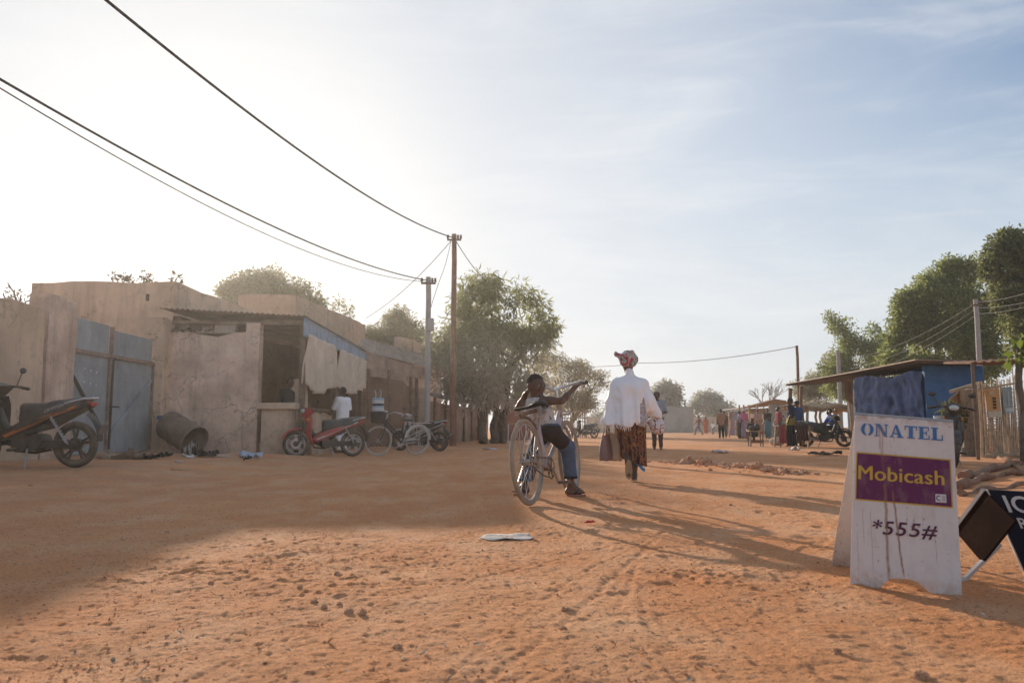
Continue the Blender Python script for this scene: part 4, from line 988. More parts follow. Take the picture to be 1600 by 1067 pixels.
# ---- the boy on the bicycle (world coordinates first, then local to his base)
KD = 1.038; B0_ = Vector((.37, 7.2, gz(.37, 7.2))); BI = Matrix.Translation(-B0_)
boy = thing('person', 'boy in striped white vest and rolled jeans straddling the old bicycle', 'person', B0_)
def L_(px, py, d): return np.array(P(px, py, d*KD) - B0_)
J = dict(head=L_(836.5,602,6.84), face=(.70,-.72,-.10), shL=L_(828,629,6.95), elL=L_(810,637,7.02), wrL=L_(821,616,6.94), shR=L_(848,625.5,6.77), elR=L_(877,626.5,6.72), wrR=L_(897,606,6.84),
         hipL=L_(848,672,6.90), knL=L_(834,711,7.02), anL=L_(819.5,759,7.12), hipR=L_(861,673,6.78), knR=L_(887,699,6.92), anR=L_(892.5,757,6.98))
J['toL'] = np.array(G(805,776)-B0_)+V(0,0,.03); J['toR'] = np.array(G(909,770)-B0_)+V(0,0,.03)
J['toR'] = J['anR']*V(1,1,0)+V(.125,-.01,0)+V(0,0,gz(*(J['anR'][:2]+V(B0_.x,B0_.y)))-B0_.z+.032)
J['toL'] = J['anL']*V(1,1,0)+V(-.085,-.075,0)+V(0,0,gz(*(J['anL'][:2]+V(B0_.x,B0_.y)))-B0_.z+.032)
pr, hq, hm_ = head_prims(J['head'], J['face'], .98, (-.12,.05,1)); body = list(pr)
shm = (J['shL']+J['shR'])/2; hm = (J['hipL']+J['hipR'])/2; ac = (J['shR']-J['shL']); ac /= np.linalg.norm(ac)
torso = [seg(J['shL'], J['shR'], .042, .042, .04)]
for sg in (-1, 1):
    torso += [seg(shm+ac*sg*.045-V(0,0,.03), shm*.6+hm*.4+ac*sg*.048, .062, .068, .04), seg(shm*.6+hm*.4+ac*sg*.048, hm+ac*sg*.04, .066, .072, .04)]
body += torso + [seg(J['head']-V(.01,0,.05), shm+V(0,0,.012), .036, .040, .025)]
arms = limb(J['shL'], J['elL'], J['wrL'], .036, .028, .021) + limb(J['shR'], J['elR'], J['wrR'], .037, .028, .021)
legs = limb(J['hipL'], J['knL'], J['anL'], .066, .044, .028) + limb(J['hipR'], J['knR'], J['anR'], .066, .044, .028)
feet = []
for e in 'LR':
    an, to = J['an'+e], J['to'+e]; d = (to-an); d[2] = 0; d /= np.linalg.norm(d); sd_ = np.cross(d, V(0,0,1)); gzz = to[2]-.012
    hl = np.array([*(an-d*.028)[:2], gzz+.022])
    feet += [seg(an, hl, .028, .026, .02), seg(hl, np.array([*(an+d*.07)[:2], gzz+.02]), .026, .026, .02), seg(an, np.array([*(an+d*.07)[:2], gzz+.026]), .027, .022, .03)]
    for i, o in enumerate((.02,.009,0,-.009,-.018)): feet.append(seg(np.array([*(an+d*.06+sd_*o)[:2], gzz+.02]), np.array([*(an+d*(.118-.006*i)+sd_*o*1.25)[:2], gzz+.014]), .0125, .0085-.0006*i, .008))
    J['sole'+e] = (an, d, sd_, gzz)
hands = hand_prims(J['wrR'], L_(907,599,6.87)-J['wrR'], V(.25,.3,-1), .80, .75, 1) + hand_prims(J['wrL'], L_(829,606,6.90)-J['wrL'], V(.6,-.5,.1), .80, .5, -1)
skin('body', body+arms+legs+feet+hands, .0065, m_skin, boy)
eyes(hq, hm_, boy, Matrix.Identity(4), .98)
def hq_inv(X, Y, Z):
    Q = np.stack([X, Y, Z], -1) - J['head']; return (Q @ hm_)/.98
def hair_cut(X, Y, Z):
    q = hq_inv(X, Y, Z); y, z = q[..., 1], q[..., 2]
    return np.maximum(.020 + .50*y - z + .010*np.clip((y+.02)/.05, 0, 1) + .006*vnoise(X*60, Y*60, Z*60), y-.074)*.9
skin('hair', pr[:1], .006, m_hair, boy, .003, (hair_cut,), lambda X, Y, Z: .0015*vnoise(X*160, Y*160, Z*160))
# vest: white with fine print, black shoulder trim
def vest_cut(X, Y, Z):
    Q = np.stack([X, Y, Z], -1); c = np.maximum(Z-(shm[2]+.035), -(Z-(hm[2]+.035)))
    a = np.maximum(.058-np.linalg.norm(Q-J['shL']-V(-.012,0,-.012), axis=-1), .058-np.linalg.norm(Q-J['shR']-V(.014,-.012,-.012), axis=-1))
    nk = .05-np.linalg.norm(Q-(shm+V(.035,.03,.05)), axis=-1)
    return np.maximum(np.maximum(c, a), nk)
m_vest = cloth_pattern('vest_print', 'fine', [(.60,.57,.55),(.52,.46,.44),(.64,.61,.60),(.36,.27,.26)])
vest = skin('vest', torso, .007, m_vest, boy, .009, (vest_cut,), lambda X, Y, Z: .004*vnoise(X*18, Y*18, Z*30))
for e, o in (('L', V(-.012,0,-.012)), ('R', V(.014,-.012,-.012))):
    pts = []
    c = J['sh'+e]; dirx = (J['sh'+e]-shm); dirx /= np.linalg.norm(dirx)
    for i in range(25):
        a = 2*math.pi*i/24; f = np.cross(dirx, V(0,0,1)); pts.append(c - dirx*.022 + V(0,0,1)*(.056*math.cos(a)-.012) + f*.056*math.sin(a))
    MB().tube(pts, .0065, 6, False).build('vest_trim', M('black_trim', (.02,.02,.022), .9), vest)
MB().tube([shm+ac*.05-V(.0,.062,-.04), shm+ac*.062-V(-.018,.075,.03), shm*.7+hm*.3+ac*.062-V(-.02,.058,0), shm*.35+hm*.65+ac*.058-V(-.035,.05,0)], .008, 6, True).build('side_trim', M('black_trim', (.02,.02,.022), .9), vest)
# trousers: dark thighs, denim from the knee, dark cuff
def up_of(e, t0, t1): return None
hipj = [seg(J['hipL']+V(0,0,.02), J['hipR']+V(0,0,.02), .07, .07, .03), seg(hm, hm*.75+shm*.25, .075, .07, .04)]
wr = lambda X, Y, Z: .0045*vnoise(X*16, Y*16, Z*22) + .002*vnoise(X*45, Y*45, Z*45)
m_denim = M('blue_denim', (.085,.125,.20), .9, .2, 10, .3, 90, dust=.12); m_darktr = M('dark_brown_cloth', (.045,.033,.032), .92, .2, 8, .2, 60)
legs_up = [x for e in 'LR' for x in (seg(J['hip'+e], J['kn'+e]*.92+J['hip'+e]*.08, .072, .056, .03),)]
tr = skin('trousers', hipj+legs_up, .007, m_darktr, boy, .008, (lambda X, Y, Z: Z-(hm[2]+.05),), wr)
skin('waistband', hipj, .008, m_denim, tr, .012, (lambda X, Y, Z: np.maximum(Z-(hm[2]+.062), (hm[2]-.004+.4*(X-hm[0]))-Z),), wr)
for e in 'LR':
    a = J['kn'+e]*.78+J['hip'+e]*.22; c = J['kn'+e]; b = J['an'+e]*.80+J['kn'+e]*.20
    dn = skin('trouser_leg', [seg(a, c, .060, .060, .03), seg(c, b, .060, .052, .02)], .007, m_denim, tr, .008, (lambda X, Y, Z, b=b: (b[2]-.012)-Z,), wr)
    MB().tube([tuple(b+V(0,0,-.012)), tuple(b+V(0,0,.012))], [.062,.064], 18).build('cuff', M('dark_cuff', (.03,.03,.035), .9), dn)
# flip-flops
for e in 'LR':
    an, d, sd_, z = J['sole'+e]; n = 20; top = []
    for i in range(n):
        a = 2*math.pi*i/n; u = .045+.088*math.cos(a); wv = (.031+.006*math.cos(a))*math.sin(a); q = an+d*u+sd_*wv; top.append(np.array([q[0], q[1], z-.002]))
    fl = MB().loft([[tuple(p-V(0,0,.016)) for p in top], [tuple(p) for p in top]]).build('flip_flop', M('pink_rubber', (.36,.16,.13), .7, .15, 8, .1, dust=.2), boy)
    tp = np.array([*(an+d*.105+sd_*.004)[:2], z+.026])
    MB().tube([tuple(np.array([*(an+d*.03+sd_*.034)[:2], z])), tuple(np.array([*(an+d*.062+sd_*.026)[:2], z+.038])), tuple(tp), tuple(np.array([*(an+d*.058-sd_*.024)[:2], z+.04])), tuple(np.array([*(an+d*.025-sd_*.034)[:2], z]))], .007, 6).build('strap', M('dark_strap', (.05,.03,.03), .7), fl)

# ---- walking woman with headscarf and white shawl
wy = 9.62; k_ = wy/F
WB = Vector((185*k_, wy, gz(185*k_, wy))); wom = thing('person', 'woman in white shawl and printed wrapper walking away with a handbag', 'person', WB)
J = dict(head=(-.02,.03,1.425), face=(.05,1,-.08), shL=(-.16,0,1.2), elL=(-.27,.0,.95), wrL=(-.275,.08,.74), shR=(.14,0,1.19), elR=(.24,.02,.97), wrR=(.31,.10,.80),
         hipL=(-.085,0,.76), knL=(-.065,.06,.43), anL=(-.07,-.20,.24), toL=(-.07,-.15,.075), hipR=(.06,.0,.76), knR=(.06,.06,.40), anR=(.03,.02,.085), toR=(.03,.17,.035))
bd, q, m = figure(J, .93, 1.02); g = lambda n: V(*J[n])
bd += hand_prims(J['wrL'], (0,.1,-1), (1,0,0), .9, .9, 1) + hand_prims(J['wrR'], (.3,.3,-.9), (-1,.2,0), .9, .7, -1)
skin('body', bd, .010, m_skin, wom)
# head scarf: wrapped bulk with a knot at the left
hc = g('head'); sp = [ell(hc+V(0,-.025,.06), V(.105,.115,.095), None, .03), ell(hc+V(.03,-.05,.03), V(.085,.085,.08), None, .02), ell(hc+V(-.045,-.04,.035), V(.07,.09,.085), None, .02), seg(hc+V(-.09,-.03,.08), hc+V(-.145,-.04,.10), .035, .025, .02), ell(hc+V(-.15,-.04,.105), V(.022,.03,.035), None, .01), seg(hc+V(.06,-.09,.02), hc+V(-.04,-.12,.09), .035, .03, .01), seg(hc+V(-.06,-.10,0), hc+V(.03,-.11,.12), .03, .03, .008)]
skin('headscarf', sp, .008, cloth_pattern('scarf_print', 'swirl', [(.50,.05,.07),(.72,.66,.62),(.10,.27,.22),(.60,.55,.52),(.55,.07,.10),(.16,.10,.12),(.58,.16,.18)]), wom, 0, (lambda X, Y, Z: (hc[2]-.05)-Z,), lambda X, Y, Z: .004*np.sin(60*(Z*.8+X*.6+.3*Y))+.003*vnoise(X*30, Y*30, Z*30))
# shawl
def folds(X, Y, Z):
    dn = np.clip((1.15-Z)/.5, 0, 1); a = np.arctan2(X+.02, -Y+.12)
    return dn*(.030*np.sin(a*11+3*vnoise(X*2, Y*2, Z*3)+Z*3) + .016*np.sin(a*23+Z*7+2*vnoise(X*3, Y*3, Z*2))) + .018*fbm(X*7+Z*3, Y*7, Z*5-X*3, 3)
shl = [seg((-.155,-.01,1.185), (.135,-.01,1.175), .072, .072, .05), seg((-.01,0,1.30), (-.01,0,1.2), .055, .085, .05), ell((-.01,-.02,1.12), (.19,.115,.16), None, .05),
       seg((-.17,-.02,1.12), (-.255,-.03,.70), .085, .10, .05), seg((-.06,-.06,1.1), (-.12,-.10,.68), .11, .12, .06), seg((.04,-.05,1.08), (-.01,-.11,.72), .11, .10, .06), seg((-.02,-.0,1.05), (-.10,.0,.70), .12, .14, .05)]
shr = [seg((.14,0,1.16), (.20,0,.96), .082, .075, .05), seg((.20,0,.96), (.285,.05,.80), .078, .06, .04), seg((.19,-.03,1.0), (.155,-.03,.86), .06, .05, .05)]
def hem(X, Y, Z): return (.668 + .10*np.clip((X-.02)/.1, 0, 1) - .05*np.exp(-((X-.07)/.05)**2) + .02*np.sin(X*23) + .03*np.clip((-.25-X)/.1, 0, 1) - Z)
sh = skin('shawl', shl, .008, m_white, wom, 0, (hem, lambda X, Y, Z: np.where(Z < .93, X-(.085+.0*Z), -1.)), folds, 3)
skin('shawl_sleeve', shr, .010, m_white, sh, 0, (lambda X, Y, Z: .80-.15*(X-.1)-Z,), folds)
fr = MB(); rr = random.Random(5)
for i in range(44):
    x = -.33+.40*i/43; z = float(.668+.10*np.clip((x-.02)/.1, 0, 1)-.05*math.exp(-((x-.07)/.05)**2)+.02*math.sin(x*23)+.03*min(1, max(0, (-.25-x)/.1)))+.012
    y = -.19+.10*abs(x+.12)/.2+rr.uniform(-.02,.02); l = rr.uniform(.03,.07); fr.tube([(x,y,z),(x+rr.uniform(-.008,.008),y,z-l*.6),(x+rr.uniform(-.015,.015),y+rr.uniform(-.01,.01),z-l)], [.004,.0035,.002], 5)
fr.build('fringe', m_white, sh)
# blouse patch at the right of the back and the child-cloth print
skin('blouse', [seg((.10,-.04,1.05), (.10,-.05,.72), .07, .085, .04), seg((0,0,1.1), (0,0,.75), .12, .12, .04)], .012, cloth_pattern('blouse_print', 'fine', [(.55,.52,.55),(.60,.58,.60),(.25,.12,.12),(.58,.55,.58),(.3,.42,.46)]), wom, .0, (), lambda X, Y, Z: .006*vnoise(X*20, Y*20, Z*20))
# wrapper skirt
wax = cloth_pattern('wax_print', 'wax', [(.12,.05,.035),(.27,.11,.05),(.20,.07,.04),(.05,.035,.03),(.33,.18,.085),(.17,.06,.035),(.30,.10,.04),(.06,.03,.03)])
skp = [seg((-.03,0,.80), (-.02,0,.60), .135, .15, .05), seg((.05,.0,.75), (.075,.03,.26), .125, .10, .05), seg((-.05,.01,.7), (-.03,-.02,.36), .12, .10, .06), seg((.0,-.02,.5), (.06,-.04,.24), .12, .105, .05), seg((.07,-.02,.3), (.115,-.05,.17), .07, .04, .04)]
skf = lambda X, Y, Z: .010*np.sin(np.arctan2(X-.02, -Y)*9+Z*6) + .008*fbm(X*8, Y*8, Z*4, 3)
sk_ = skin('wrapper_skirt', skp, .010, wax, wom, 0, (lambda X, Y, Z: .235-.35*(X-.02)-Z-.0,), skf)
m_btrim = M('sky_blue_cloth', (.12,.27,.42), .9, .15, 9, .1)
sheet([(-.06,-.10,.31), (.13,-.13,.125), (.145,-.10,.16), (-.02,-.08,.36)], thick=.006, nu=14, nv=4, corr=.006, pitch=.08).build('lining', m_btrim, sk_, smooth=60)
# sandals: bare sole lifted at the back, sandal on the ground in front
sh1 = MB(); n = 18
for (c, d, u_, hl) in (((-.072,-.24,.165), (.0,.10,-.995), (0,-1,-.1), .115), ((.03,.07,gz(WB.x, WB.y+.07)-WB.z+.02), (0,1,0), (0,0,1), .125)):
    c, d, u_ = V(*c), V(*d), V(*u_); d /= np.linalg.norm(d); s_ = np.cross(d, u_); s_ /= np.linalg.norm(s_); u_ = np.cross(s_, d)
    o = [(c+d*hl*math.cos(2*math.pi*i/n)+s_*(.042+.006*math.cos(2*math.pi*i/n))*math.sin(2*math.pi*i/n)) for i in range(n)]
    MB().loft([[tuple(p) for p in o], [tuple(p+u_*.018) for p in o]]).build('sandal', M('tan_sandal_sole', (.36,.25,.15), .85, .15, 12, .2), wom)
# handbags in her left hand and cloth bag in her right
def tote(label, loc, w_, dpt, h, mat, rz, group=None):
    t = thing('handbag', label, 'handbag', loc, rz, group)
    rings = []
    for z, a, b_ in ((0,w_*.48,dpt*.5),(h*.12,w_*.5,dpt*.55),(h*.6,w_*.46,dpt*.42),(h,w_*.40,dpt*.14)):
        rings.append([(math.copysign(abs(math.cos(q))**.5, math.cos(q))*a, math.copysign(abs(math.sin(q))**.5, math.sin(q))*b_, z+.01*math.sin(q*3)) for q in [2*math.pi*i/24 for i in range(24)]])
    MB().loft(rings).build('bag_body', mat, t, smooth=60)
    for y in (-.02, .02): MB().tube([(-w_*.22,y,h-.02),(-w_*.14,y*.6,h+.14),(-.01,y*.2,h+.235),(.01,y*.2,h+.235),(w_*.14,y*.6,h+.14),(w_*.22,y,h-.02)], .007, 6).build('bag_handle', mat, t)
    return t
gzw = WB.z
tote('maroon leather tote bag hanging from the left hand of the walking woman', (WB.x-.285, WB.y+.09, gzw+.26), .26, .13, .30, M('maroon_leather', (.27,.16,.145), .5, .15, 6, .1, 40, spec=.4), R(62))
tote('tan leather tote bag carried behind the maroon one', (WB.x-.21, WB.y+.13, gzw+.255), .24, .11, .32, M('tan_leather', (.52,.36,.24), .55, .15, 6, .1, 40, spec=.4), R(-28))
t = thing('cloth_bundle', 'white cloth bundle with red pattern held in her right hand', 'bundle', (WB.x+.33, WB.y+.10, gzw+.66))
v, qd = sdf_mesh([ell((0,0,.02), (.085,.075,.10), None, .04), seg((-.02,0,.10), (-.03,0,.16), .05, .03, .04), seg((.02,0,-.04), (-.08,0,.06), .05, .04, .04)], .009, 0, (), lambda X, Y, Z: .010*fbm(X*14, Y*14, Z*14, 3))
npmesh('bundle', v, qd, cloth_pattern('bundle_print', 'swirl', [(.66,.62,.62),(.70,.67,.66),(.70,.68,.68),(.30,.07,.07),(.68,.66,.66)]), t, smooth=180)

# ---- everyone farther off: body, top, lower garment each their own mesh
def walker(label, px, d, H, face, top, low, kind='trousers', stride=.0, pose='stand', res=.016, group=None, extra=None, armL=None, armR=None, dz=0., topm=None, scarf=None, k=1.0):
    b = on(px, d); t = thing('person', label, 'person', (b.x, b.y, b.z+dz), 0, group); s = H/1.7
    f = frame3(face); r, fw = f[:, 0], f[:, 1]
    W = lambda x, y, z: tuple(r*x*s + fw*y*s + V(0,0,z*s))
    st = stride/2
    if pose == 'stand':
        J = dict(head=W(0,.02,1.575), face=tuple(fw), shL=W(-.17,0,1.37), shR=W(.17,0,1.37), hipL=W(-.085,0,.90), hipR=W(.085,0,.90),
                 elL=W(-.22,-.03-st*.5,1.10), wrL=W(-.23,.08-st*.8,.87), elR=W(.22,-.03+st*.5,1.10), wrR=W(.23,.08+st*.8,.87),
                 knL=W(-.09,.05+st*.6,.50), anL=W(-.09,st,.09+.02*abs(st)), toL=W(-.09,st+.17,.03), knR=W(.09,.06-st*.35,.49), anR=W(.09,-st,.09+.10*abs(st)), toR=W(.09,-st+.16,.03+.0*abs(st)))
    elif pose == 'sit':
        J = dict(head=W(0,.16,.98), face=tuple(fw), shL=W(-.17,.08,.80), shR=W(.17,.08,.80), hipL=W(-.09,-.05,.36), hipR=W(.09,-.05,.36),
                 elL=W(-.21,.22,.58), wrL=W(-.12,.42,.55), elR=W(.21,.22,.58), wrR=W(.12,.42,.55), knL=W(-.13,.36,.44), anL=W(-.13,.34,.09), toL=W(-.13,.5,.03), knR=W(.13,.36,.44), anR=W(.13,.34,.09), toR=W(.13,.5,.03))
    elif pose == 'bend':
        J = dict(head=W(0,.50,1.12), face=tuple(fw*.7+V(0,0,-.7)), shL=W(-.17,.36,1.10), shR=W(.17,.36,1.10), hipL=W(-.085,-.10,.88), hipR=W(.085,-.10,.88),
                 elL=W(-.2,.44,.85), wrL=W(-.15,.52,.65), elR=W(.2,.44,.85), wrR=W(.15,.52,.65), knL=W(-.09,.0,.48), anL=W(-.09,-.05,.09), toL=W(-.09,.12,.03), knR=W(.09,.0,.48), anR=W(.09,-.05,.09), toR=W(.09,.12,.03))
    if armL: J['elL'], J['wrL'] = W(*armL[0]), W(*armL[1])
    if armR: J['elR'], J['wrR'] = W(*armR[0]), W(*armR[1])
    bd, q, m = figure(J, s, k); g = lambda n: V(*J[n])
    for e, sgn in (('L', 1), ('R', -1)):
        dd = g('wr'+e)-g('el'+e); bd += hand_prims(J['wr'+e], dd, fw+V(.01,.02,.1), s, .8, sgn)
    skin('body', bd, res*s, m_skin, t)
    skin('hair', head_prims(J['head'], J['face'], s*1.08)[0][:1], res*s*.8, m_hair if scarf is None else scarf, t, .010*s if scarf is None else .03*s, (lambda X, Y, Z: (np.einsum('...i,i', np.stack([X,Y,Z],-1)-g('head'), fw)-.05*s), lambda X, Y, Z: -(np.einsum('...i,i', np.stack([X,Y,Z],-1)-g('head'), m[:,2])+.03*s)))
    shm = (g('shL')+g('shR'))/2; hm = (g('hipL')+g('hipR'))/2; ac = r; wn_ = lambda X, Y, Z: .008*fbm(X*9, Y*9, Z*7, 3)
    tp = [seg(g('shL'), g('shR'), .062*s*k, .062*s*k, .05)]
    for sg in (-1, 1): tp += [seg(shm+ac*sg*.07*s-(shm-hm)*.1, hm+ac*sg*.065*s-(shm-hm)*.06, .1*s*k, .112*s*k, .05)]
    for e in 'LR': tp += [seg(g('sh'+e), g('el'+e)*.85+g('sh'+e)*.15, .06*s*k, .055*s, .03)]
    skin('shirt', tp, res*s, top, t, .006, (), wn_)
    if kind == 'trousers':
        lw = [seg(g('hipL'), g('hipR'), .1*s*k, .1*s*k, .04)]
        for e in 'LR': lw += [seg(g('hip'+e), g('kn'+e), .092*s*k, .07*s, .03), seg(g('kn'+e), g('an'+e)*.92+g('kn'+e)*.08, .068*s, .055*s, .02)]
    elif pose == 'sit':
        lw = [seg(g('hipL'), g('hipR'), .13*s, .13*s, .05)]
        for e in 'LR': lw += [seg(g('hip'+e), g('kn'+e), .12*s, .1*s, .08), seg(g('kn'+e), g('an'+e), .1*s, .1*s, .08)]
    else:
        lw = [seg(hm+V(0,0,.06*s), (g('knL')+g('knR'))/2, .15*s*k, .15*s*k, .05), seg(g('hipL'), g('anL')*.8+g('knL')*.2, .11*s, .11*s, .06), seg(g('hipR'), g('anR')*.8+g('knR')*.2, .11*s, .11*s, .06)]
    skin('skirt' if kind == 'skirt' else 'trousers', lw, res*s, low, t, .004, (), wn_)
    if extra: extra(t, s, r, fw, W)
    return t
def clo(n, c, **k): return M(n, c, .92, .18, 7, .15, 50, **k)
c_grey = clo('grey_shirt', (.40,.40,.43)); c_brown = clo('brown_trousers', (.11,.065,.05)); c_navy = clo('navy_cloth', (.025,.03,.07)); c_blue = clo('mid_blue_cloth', (.06,.13,.26)); c_dark = clo('dark_cloth', (.025,.022,.025))
c_yel = clo('mustard_cloth', (.32,.24,.05)); c_pink = clo('pink_cloth', (.55,.13,.25)); c_lil = cloth_pattern('lilac_print', 'fine', [(.34,.25,.33),(.45,.33,.38),(.20,.14,.22),(.36,.28,.36)]); c_or = clo('orange_cloth', (.50,.13,.06)); c_tan = cloth_pattern('tan_print', 'swirl', [(.40,.21,.13),(.34,.17,.10),(.46,.27,.17),(.24,.12,.08)]); c_red = clo('bright_red_cloth', (.33,.07,.075))
c_teal = cloth_pattern('teal_wax', 'fine', [(.08,.19,.24),(.11,.24,.28),(.05,.12,.17),(.09,.2,.25)]); c_pale = clo('pale_shirt', (.48,.50,.56)); c_jean = clo('faded_jeans', (.16,.19,.26)); c_green = clo('dull_green_cloth', (.10,.13,.08)); c_rose = clo('rose_shirt', (.46,.27,.24))
walker('man in pale grey shirt and brown trousers walking towards the camera', 1027, 22.4, 1.64, (-.15,-1,0), c_grey, c_brown, 'trousers', .16, armL=((-.27,-.02,1.1),(-.14,.2,1.05)))
walker('shopkeeper in dark shirt standing at the counter of the open shop', 452, 17.95, 1.72, (.5,-1,0), c_dark, clo('pale_blue_trousers', (.26,.27,.31)), armR=((.25,.1,1.1),(.2,.35,1.02)), dz=0)
walker('person in white shirt and trousers standing behind the ragged curtain', 535, 20.0, 1.66, (-.8,.6,0), m_white, m_white, armL=((-.22,.12,1.1),(-.12,.34,1.0)))
walker('man in maroon shirt striding across the far street', 1092, 66, 1.62, (-1,-.1,0), clo('maroon_shirt', (.22,.09,.10)), c_jean, 'trousers', .75, res=.022)
walker('woman in orange dress walking at the far end', 1103, 74, 1.6, (.2,1,0), c_or, c_or, 'skirt', .12, res=.024)
walker('small child in white running behind the striding man', 1114, 72, 1.1, (-.8,-.5,0), m_white, c_jean, 'trousers', .4, res=.024)
walker('woman in tan top and dark skirt standing alone in the road', 1127, 44.5, 1.66, (.1,1,0), c_tan, c_dark, 'trousers', .06, res=.02, k=1.12)
walker('man in brown shirt standing close beside the tan topped woman', 1131.5, 46, 1.55, (-.2,-1,0), clo('brown_shirt', (.19,.11,.07)), c_green, 'trousers', .06, res=.02)
walker('woman in blue and white top with dark striped skirt', 1156, 45, 1.56, (.7,-.6,0), c_pale, clo('charcoal_stripe', (.07,.07,.08)), 'skirt', .04, res=.02)
walker('woman in bright pink top with pale headscarf', 1163.5, 44.6, 1.66, (-.5,.9,0), c_pink, c_lil, 'skirt', .05, res=.02, scarf=clo('lilac_scarf', (.55,.45,.52)), k=1.12)
walker('person in black crouched behind the small wooden stand', 1177, 35, 1.6, (-.6,-.8,0), c_dark, c_dark, 'trousers', pose='sit', res=.018)
walker('man in rose shirt standing behind the wooden stall front', 1184.5, 49.5, 1.74, (-.1,-1,0), c_rose, c_brown, 'trousers', .04, res=.02, armR=((.26,.1,1.15),(.34,.3,1.1)), k=1.1)
walker('woman in dark wrap and teal skirt holding a pink bundle', 1200, 44.5, 1.66, (-.7,-.7,0), c_dark, c_teal, 'skirt', .05, res=.02, k=1.12, armL=((-.2,.12,1.15),(-.05,.28,1.12)))
walker('person in red sleeve leaning over the parked motorbike', 1217, 37.2, 1.6, (-.9,-.2,0), c_red, c_green, 'trousers', .1, res=.018)
walker('woman in navy top and mustard skirt standing at the cloth covered table', 1236.5, 27.2, 1.66, (-.8,.5,0), c_navy, c_yel, 'skirt', .05, res=.016)
walker('person in blue shirt standing behind the navy topped woman', 1246.5, 27.6, 1.58, (-.4,.9,0), c_blue, c_navy, 'trousers', .05, res=.016)
walker('person in bright blue leaning over the green motorbike', 1303, 27.4, 1.6, (-.9,-.1,0), clo('bright_blue_cloth', (.05,.10,.36)), c_dark, 'trousers', pose='sit', res=.015, dz=.25)
# ------------------------------------------------------------------ right side: blue shop
m_bluew = M('blue_wall_paint', (.045,.115,.24), .75, .25, 1.6, .2, 20, streak=.35, scol=(.05,.09,.17), world=True)
m_tarp = M('blue_tarpaulin', (.009,.024,.08), .9, .3, 4, .15, 15, world=True, spec=.05)
Q0 = P(1437, 568, 21.5); Q1 = P(1228, 604, 33.5)
XF = Q0.x; t = thing('blue_shop', 'blue painted shop with long flat awning and blue tarpaulin front', 'shop', (XF+.8, 21.8, gz(XF+.8, 21.8)))
rt = Q0.z
ra = P(1228, 603, 33.5); rb = P(1440, 566, 20.9); rc_ = P(1535, 570, 20.9)
b = sheet([(rb.x-.1, rb.y, rb.z), (ra.x, ra.y, ra.z), (ra.x+1.8, ra.y+1.0, ra.z+.12), (rc_.x, rc_.y, rc_.z+.02)], thick=.09, nu=40, nv=3, sag=.05, rag=.02, seed=4)
b.build('roof', M('dark_awning', (.10,.085,.08), .85, .25, 2, .3, 20, world=True), t, world=True)
sheet([(rb.x-.2, rb.y-.06, rb.z+.05), (ra.x-.1, ra.y, ra.z+.05), (ra.x+1.9, ra.y+1, ra.z+.2), (rc_.x+.1, rc_.y-.06, rc_.z+.08)], thick=.02, corr=.012, pitch=.14, nu=90, nv=2).build('tin_roofing', m_tin, t, world=True)
we = P(1530, 600, 21.5)
mudwall([(XF+.03, 21.4), (we.x, 21.4), (we.x+.1, 24)], rt-.06, .14, amp=.006, seed=31).build('wall', m_bluew, t, world=True)
tb = P(1350, 600, 25.6)
c_ = MB(); nu, nv = 60, 26; vs = []
for j in range(nv+1):
    for i in range(nu+1):
        u, v = i/nu, j/nv; y = 21.38+(25.7-21.38)*u; z = rt-.12+(0.12-rt+.12)*v - .5*max(0, .35-abs(u-.42))*max(0, 1-v*3)
        x = XF-.04 + .012*math.sin(y*4.3+2.2*math.sin(v*3+y*1.7)) - .10*math.sin(math.pi*v)*math.exp(-((u-.55-.25*v)/.16)**2) + .09*abs(float(fbm(y*1.9+v*3.0, z*2.2, 3, 4))) + .05*math.sin((u*3.2+v*2.2)*5)*v*(1-v)
        vs.append((x+(tb.x-XF)*0, y, z))
c_.add(vs, [(j*(nu+1)+i, j*(nu+1)+i+1, (j+1)*(nu+1)+i+1, (j+1)*(nu+1)+i) for j in range(nv) for i in range(nu)])
o = c_.build('tarpaulin_front', m_tarp, t, world=True, smooth=80); s = o.modifiers.new('thick', 'SOLIDIFY'); s.thickness = .006
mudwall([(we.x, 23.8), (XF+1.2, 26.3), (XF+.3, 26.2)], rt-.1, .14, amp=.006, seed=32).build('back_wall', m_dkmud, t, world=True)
g_ = MB()
for i in range(9): y = 21.5+i*.5; g_.bar((XF+.10, y, .05), (XF+.10, y, rt-.1), .022)
for z in (1.9,): g_.bar((XF+.10, 21.4, z), (XF+.10, 25.8, z), .022)
g_.build('barred_grille', M('dark_bar', (.07,.06,.055), .7), t, world=True)
for px, d, r_ in ((1341, 26.4, .10), (1254, 31.6, .075), (1237, 33.2, .09), (1330, 27.2, .05), (1362, 26.0, .05)):
    p = on(px, d); ht = rt-.1
    MB().tube([(p.x,p.y,p.z-.1),(p.x+.03,p.y,ht*.35),(p.x-.03,p.y+.02,ht*.7),(p.x+.01,p.y,ht)], [r_,r_*.9,r_*.85,r_*.95], 9).build('post', m_wood if r_ > .07 else m_palew, t, world=True)
p = on(1325, 28.4); sheet([(p.x, p.y, .02), (p.x+.55, p.y-.3, .02), (p.x+.55, p.y-.3, 1.75), (p.x, p.y, 1.75)], corr=.015, pitch=.09, nu=40, nv=2).build('zinc_panel', M('zinc_sheet', (.42,.47,.50), .4, .15, 3, .1, 20, metal=.5, world=True), t, world=True)
p = on(1328, 27.0); sheet([(p.x-.1,p.y,1.55),(p.x+.25,p.y-.1,1.3),(p.x+.3,p.y-.1,rt-.2),(p.x-.15,p.y,rt-.15)], thick=.01, nu=10, nv=4, corr=.03, pitch=.3).build('hanging_cloth', m_dkmud, t, world=True)
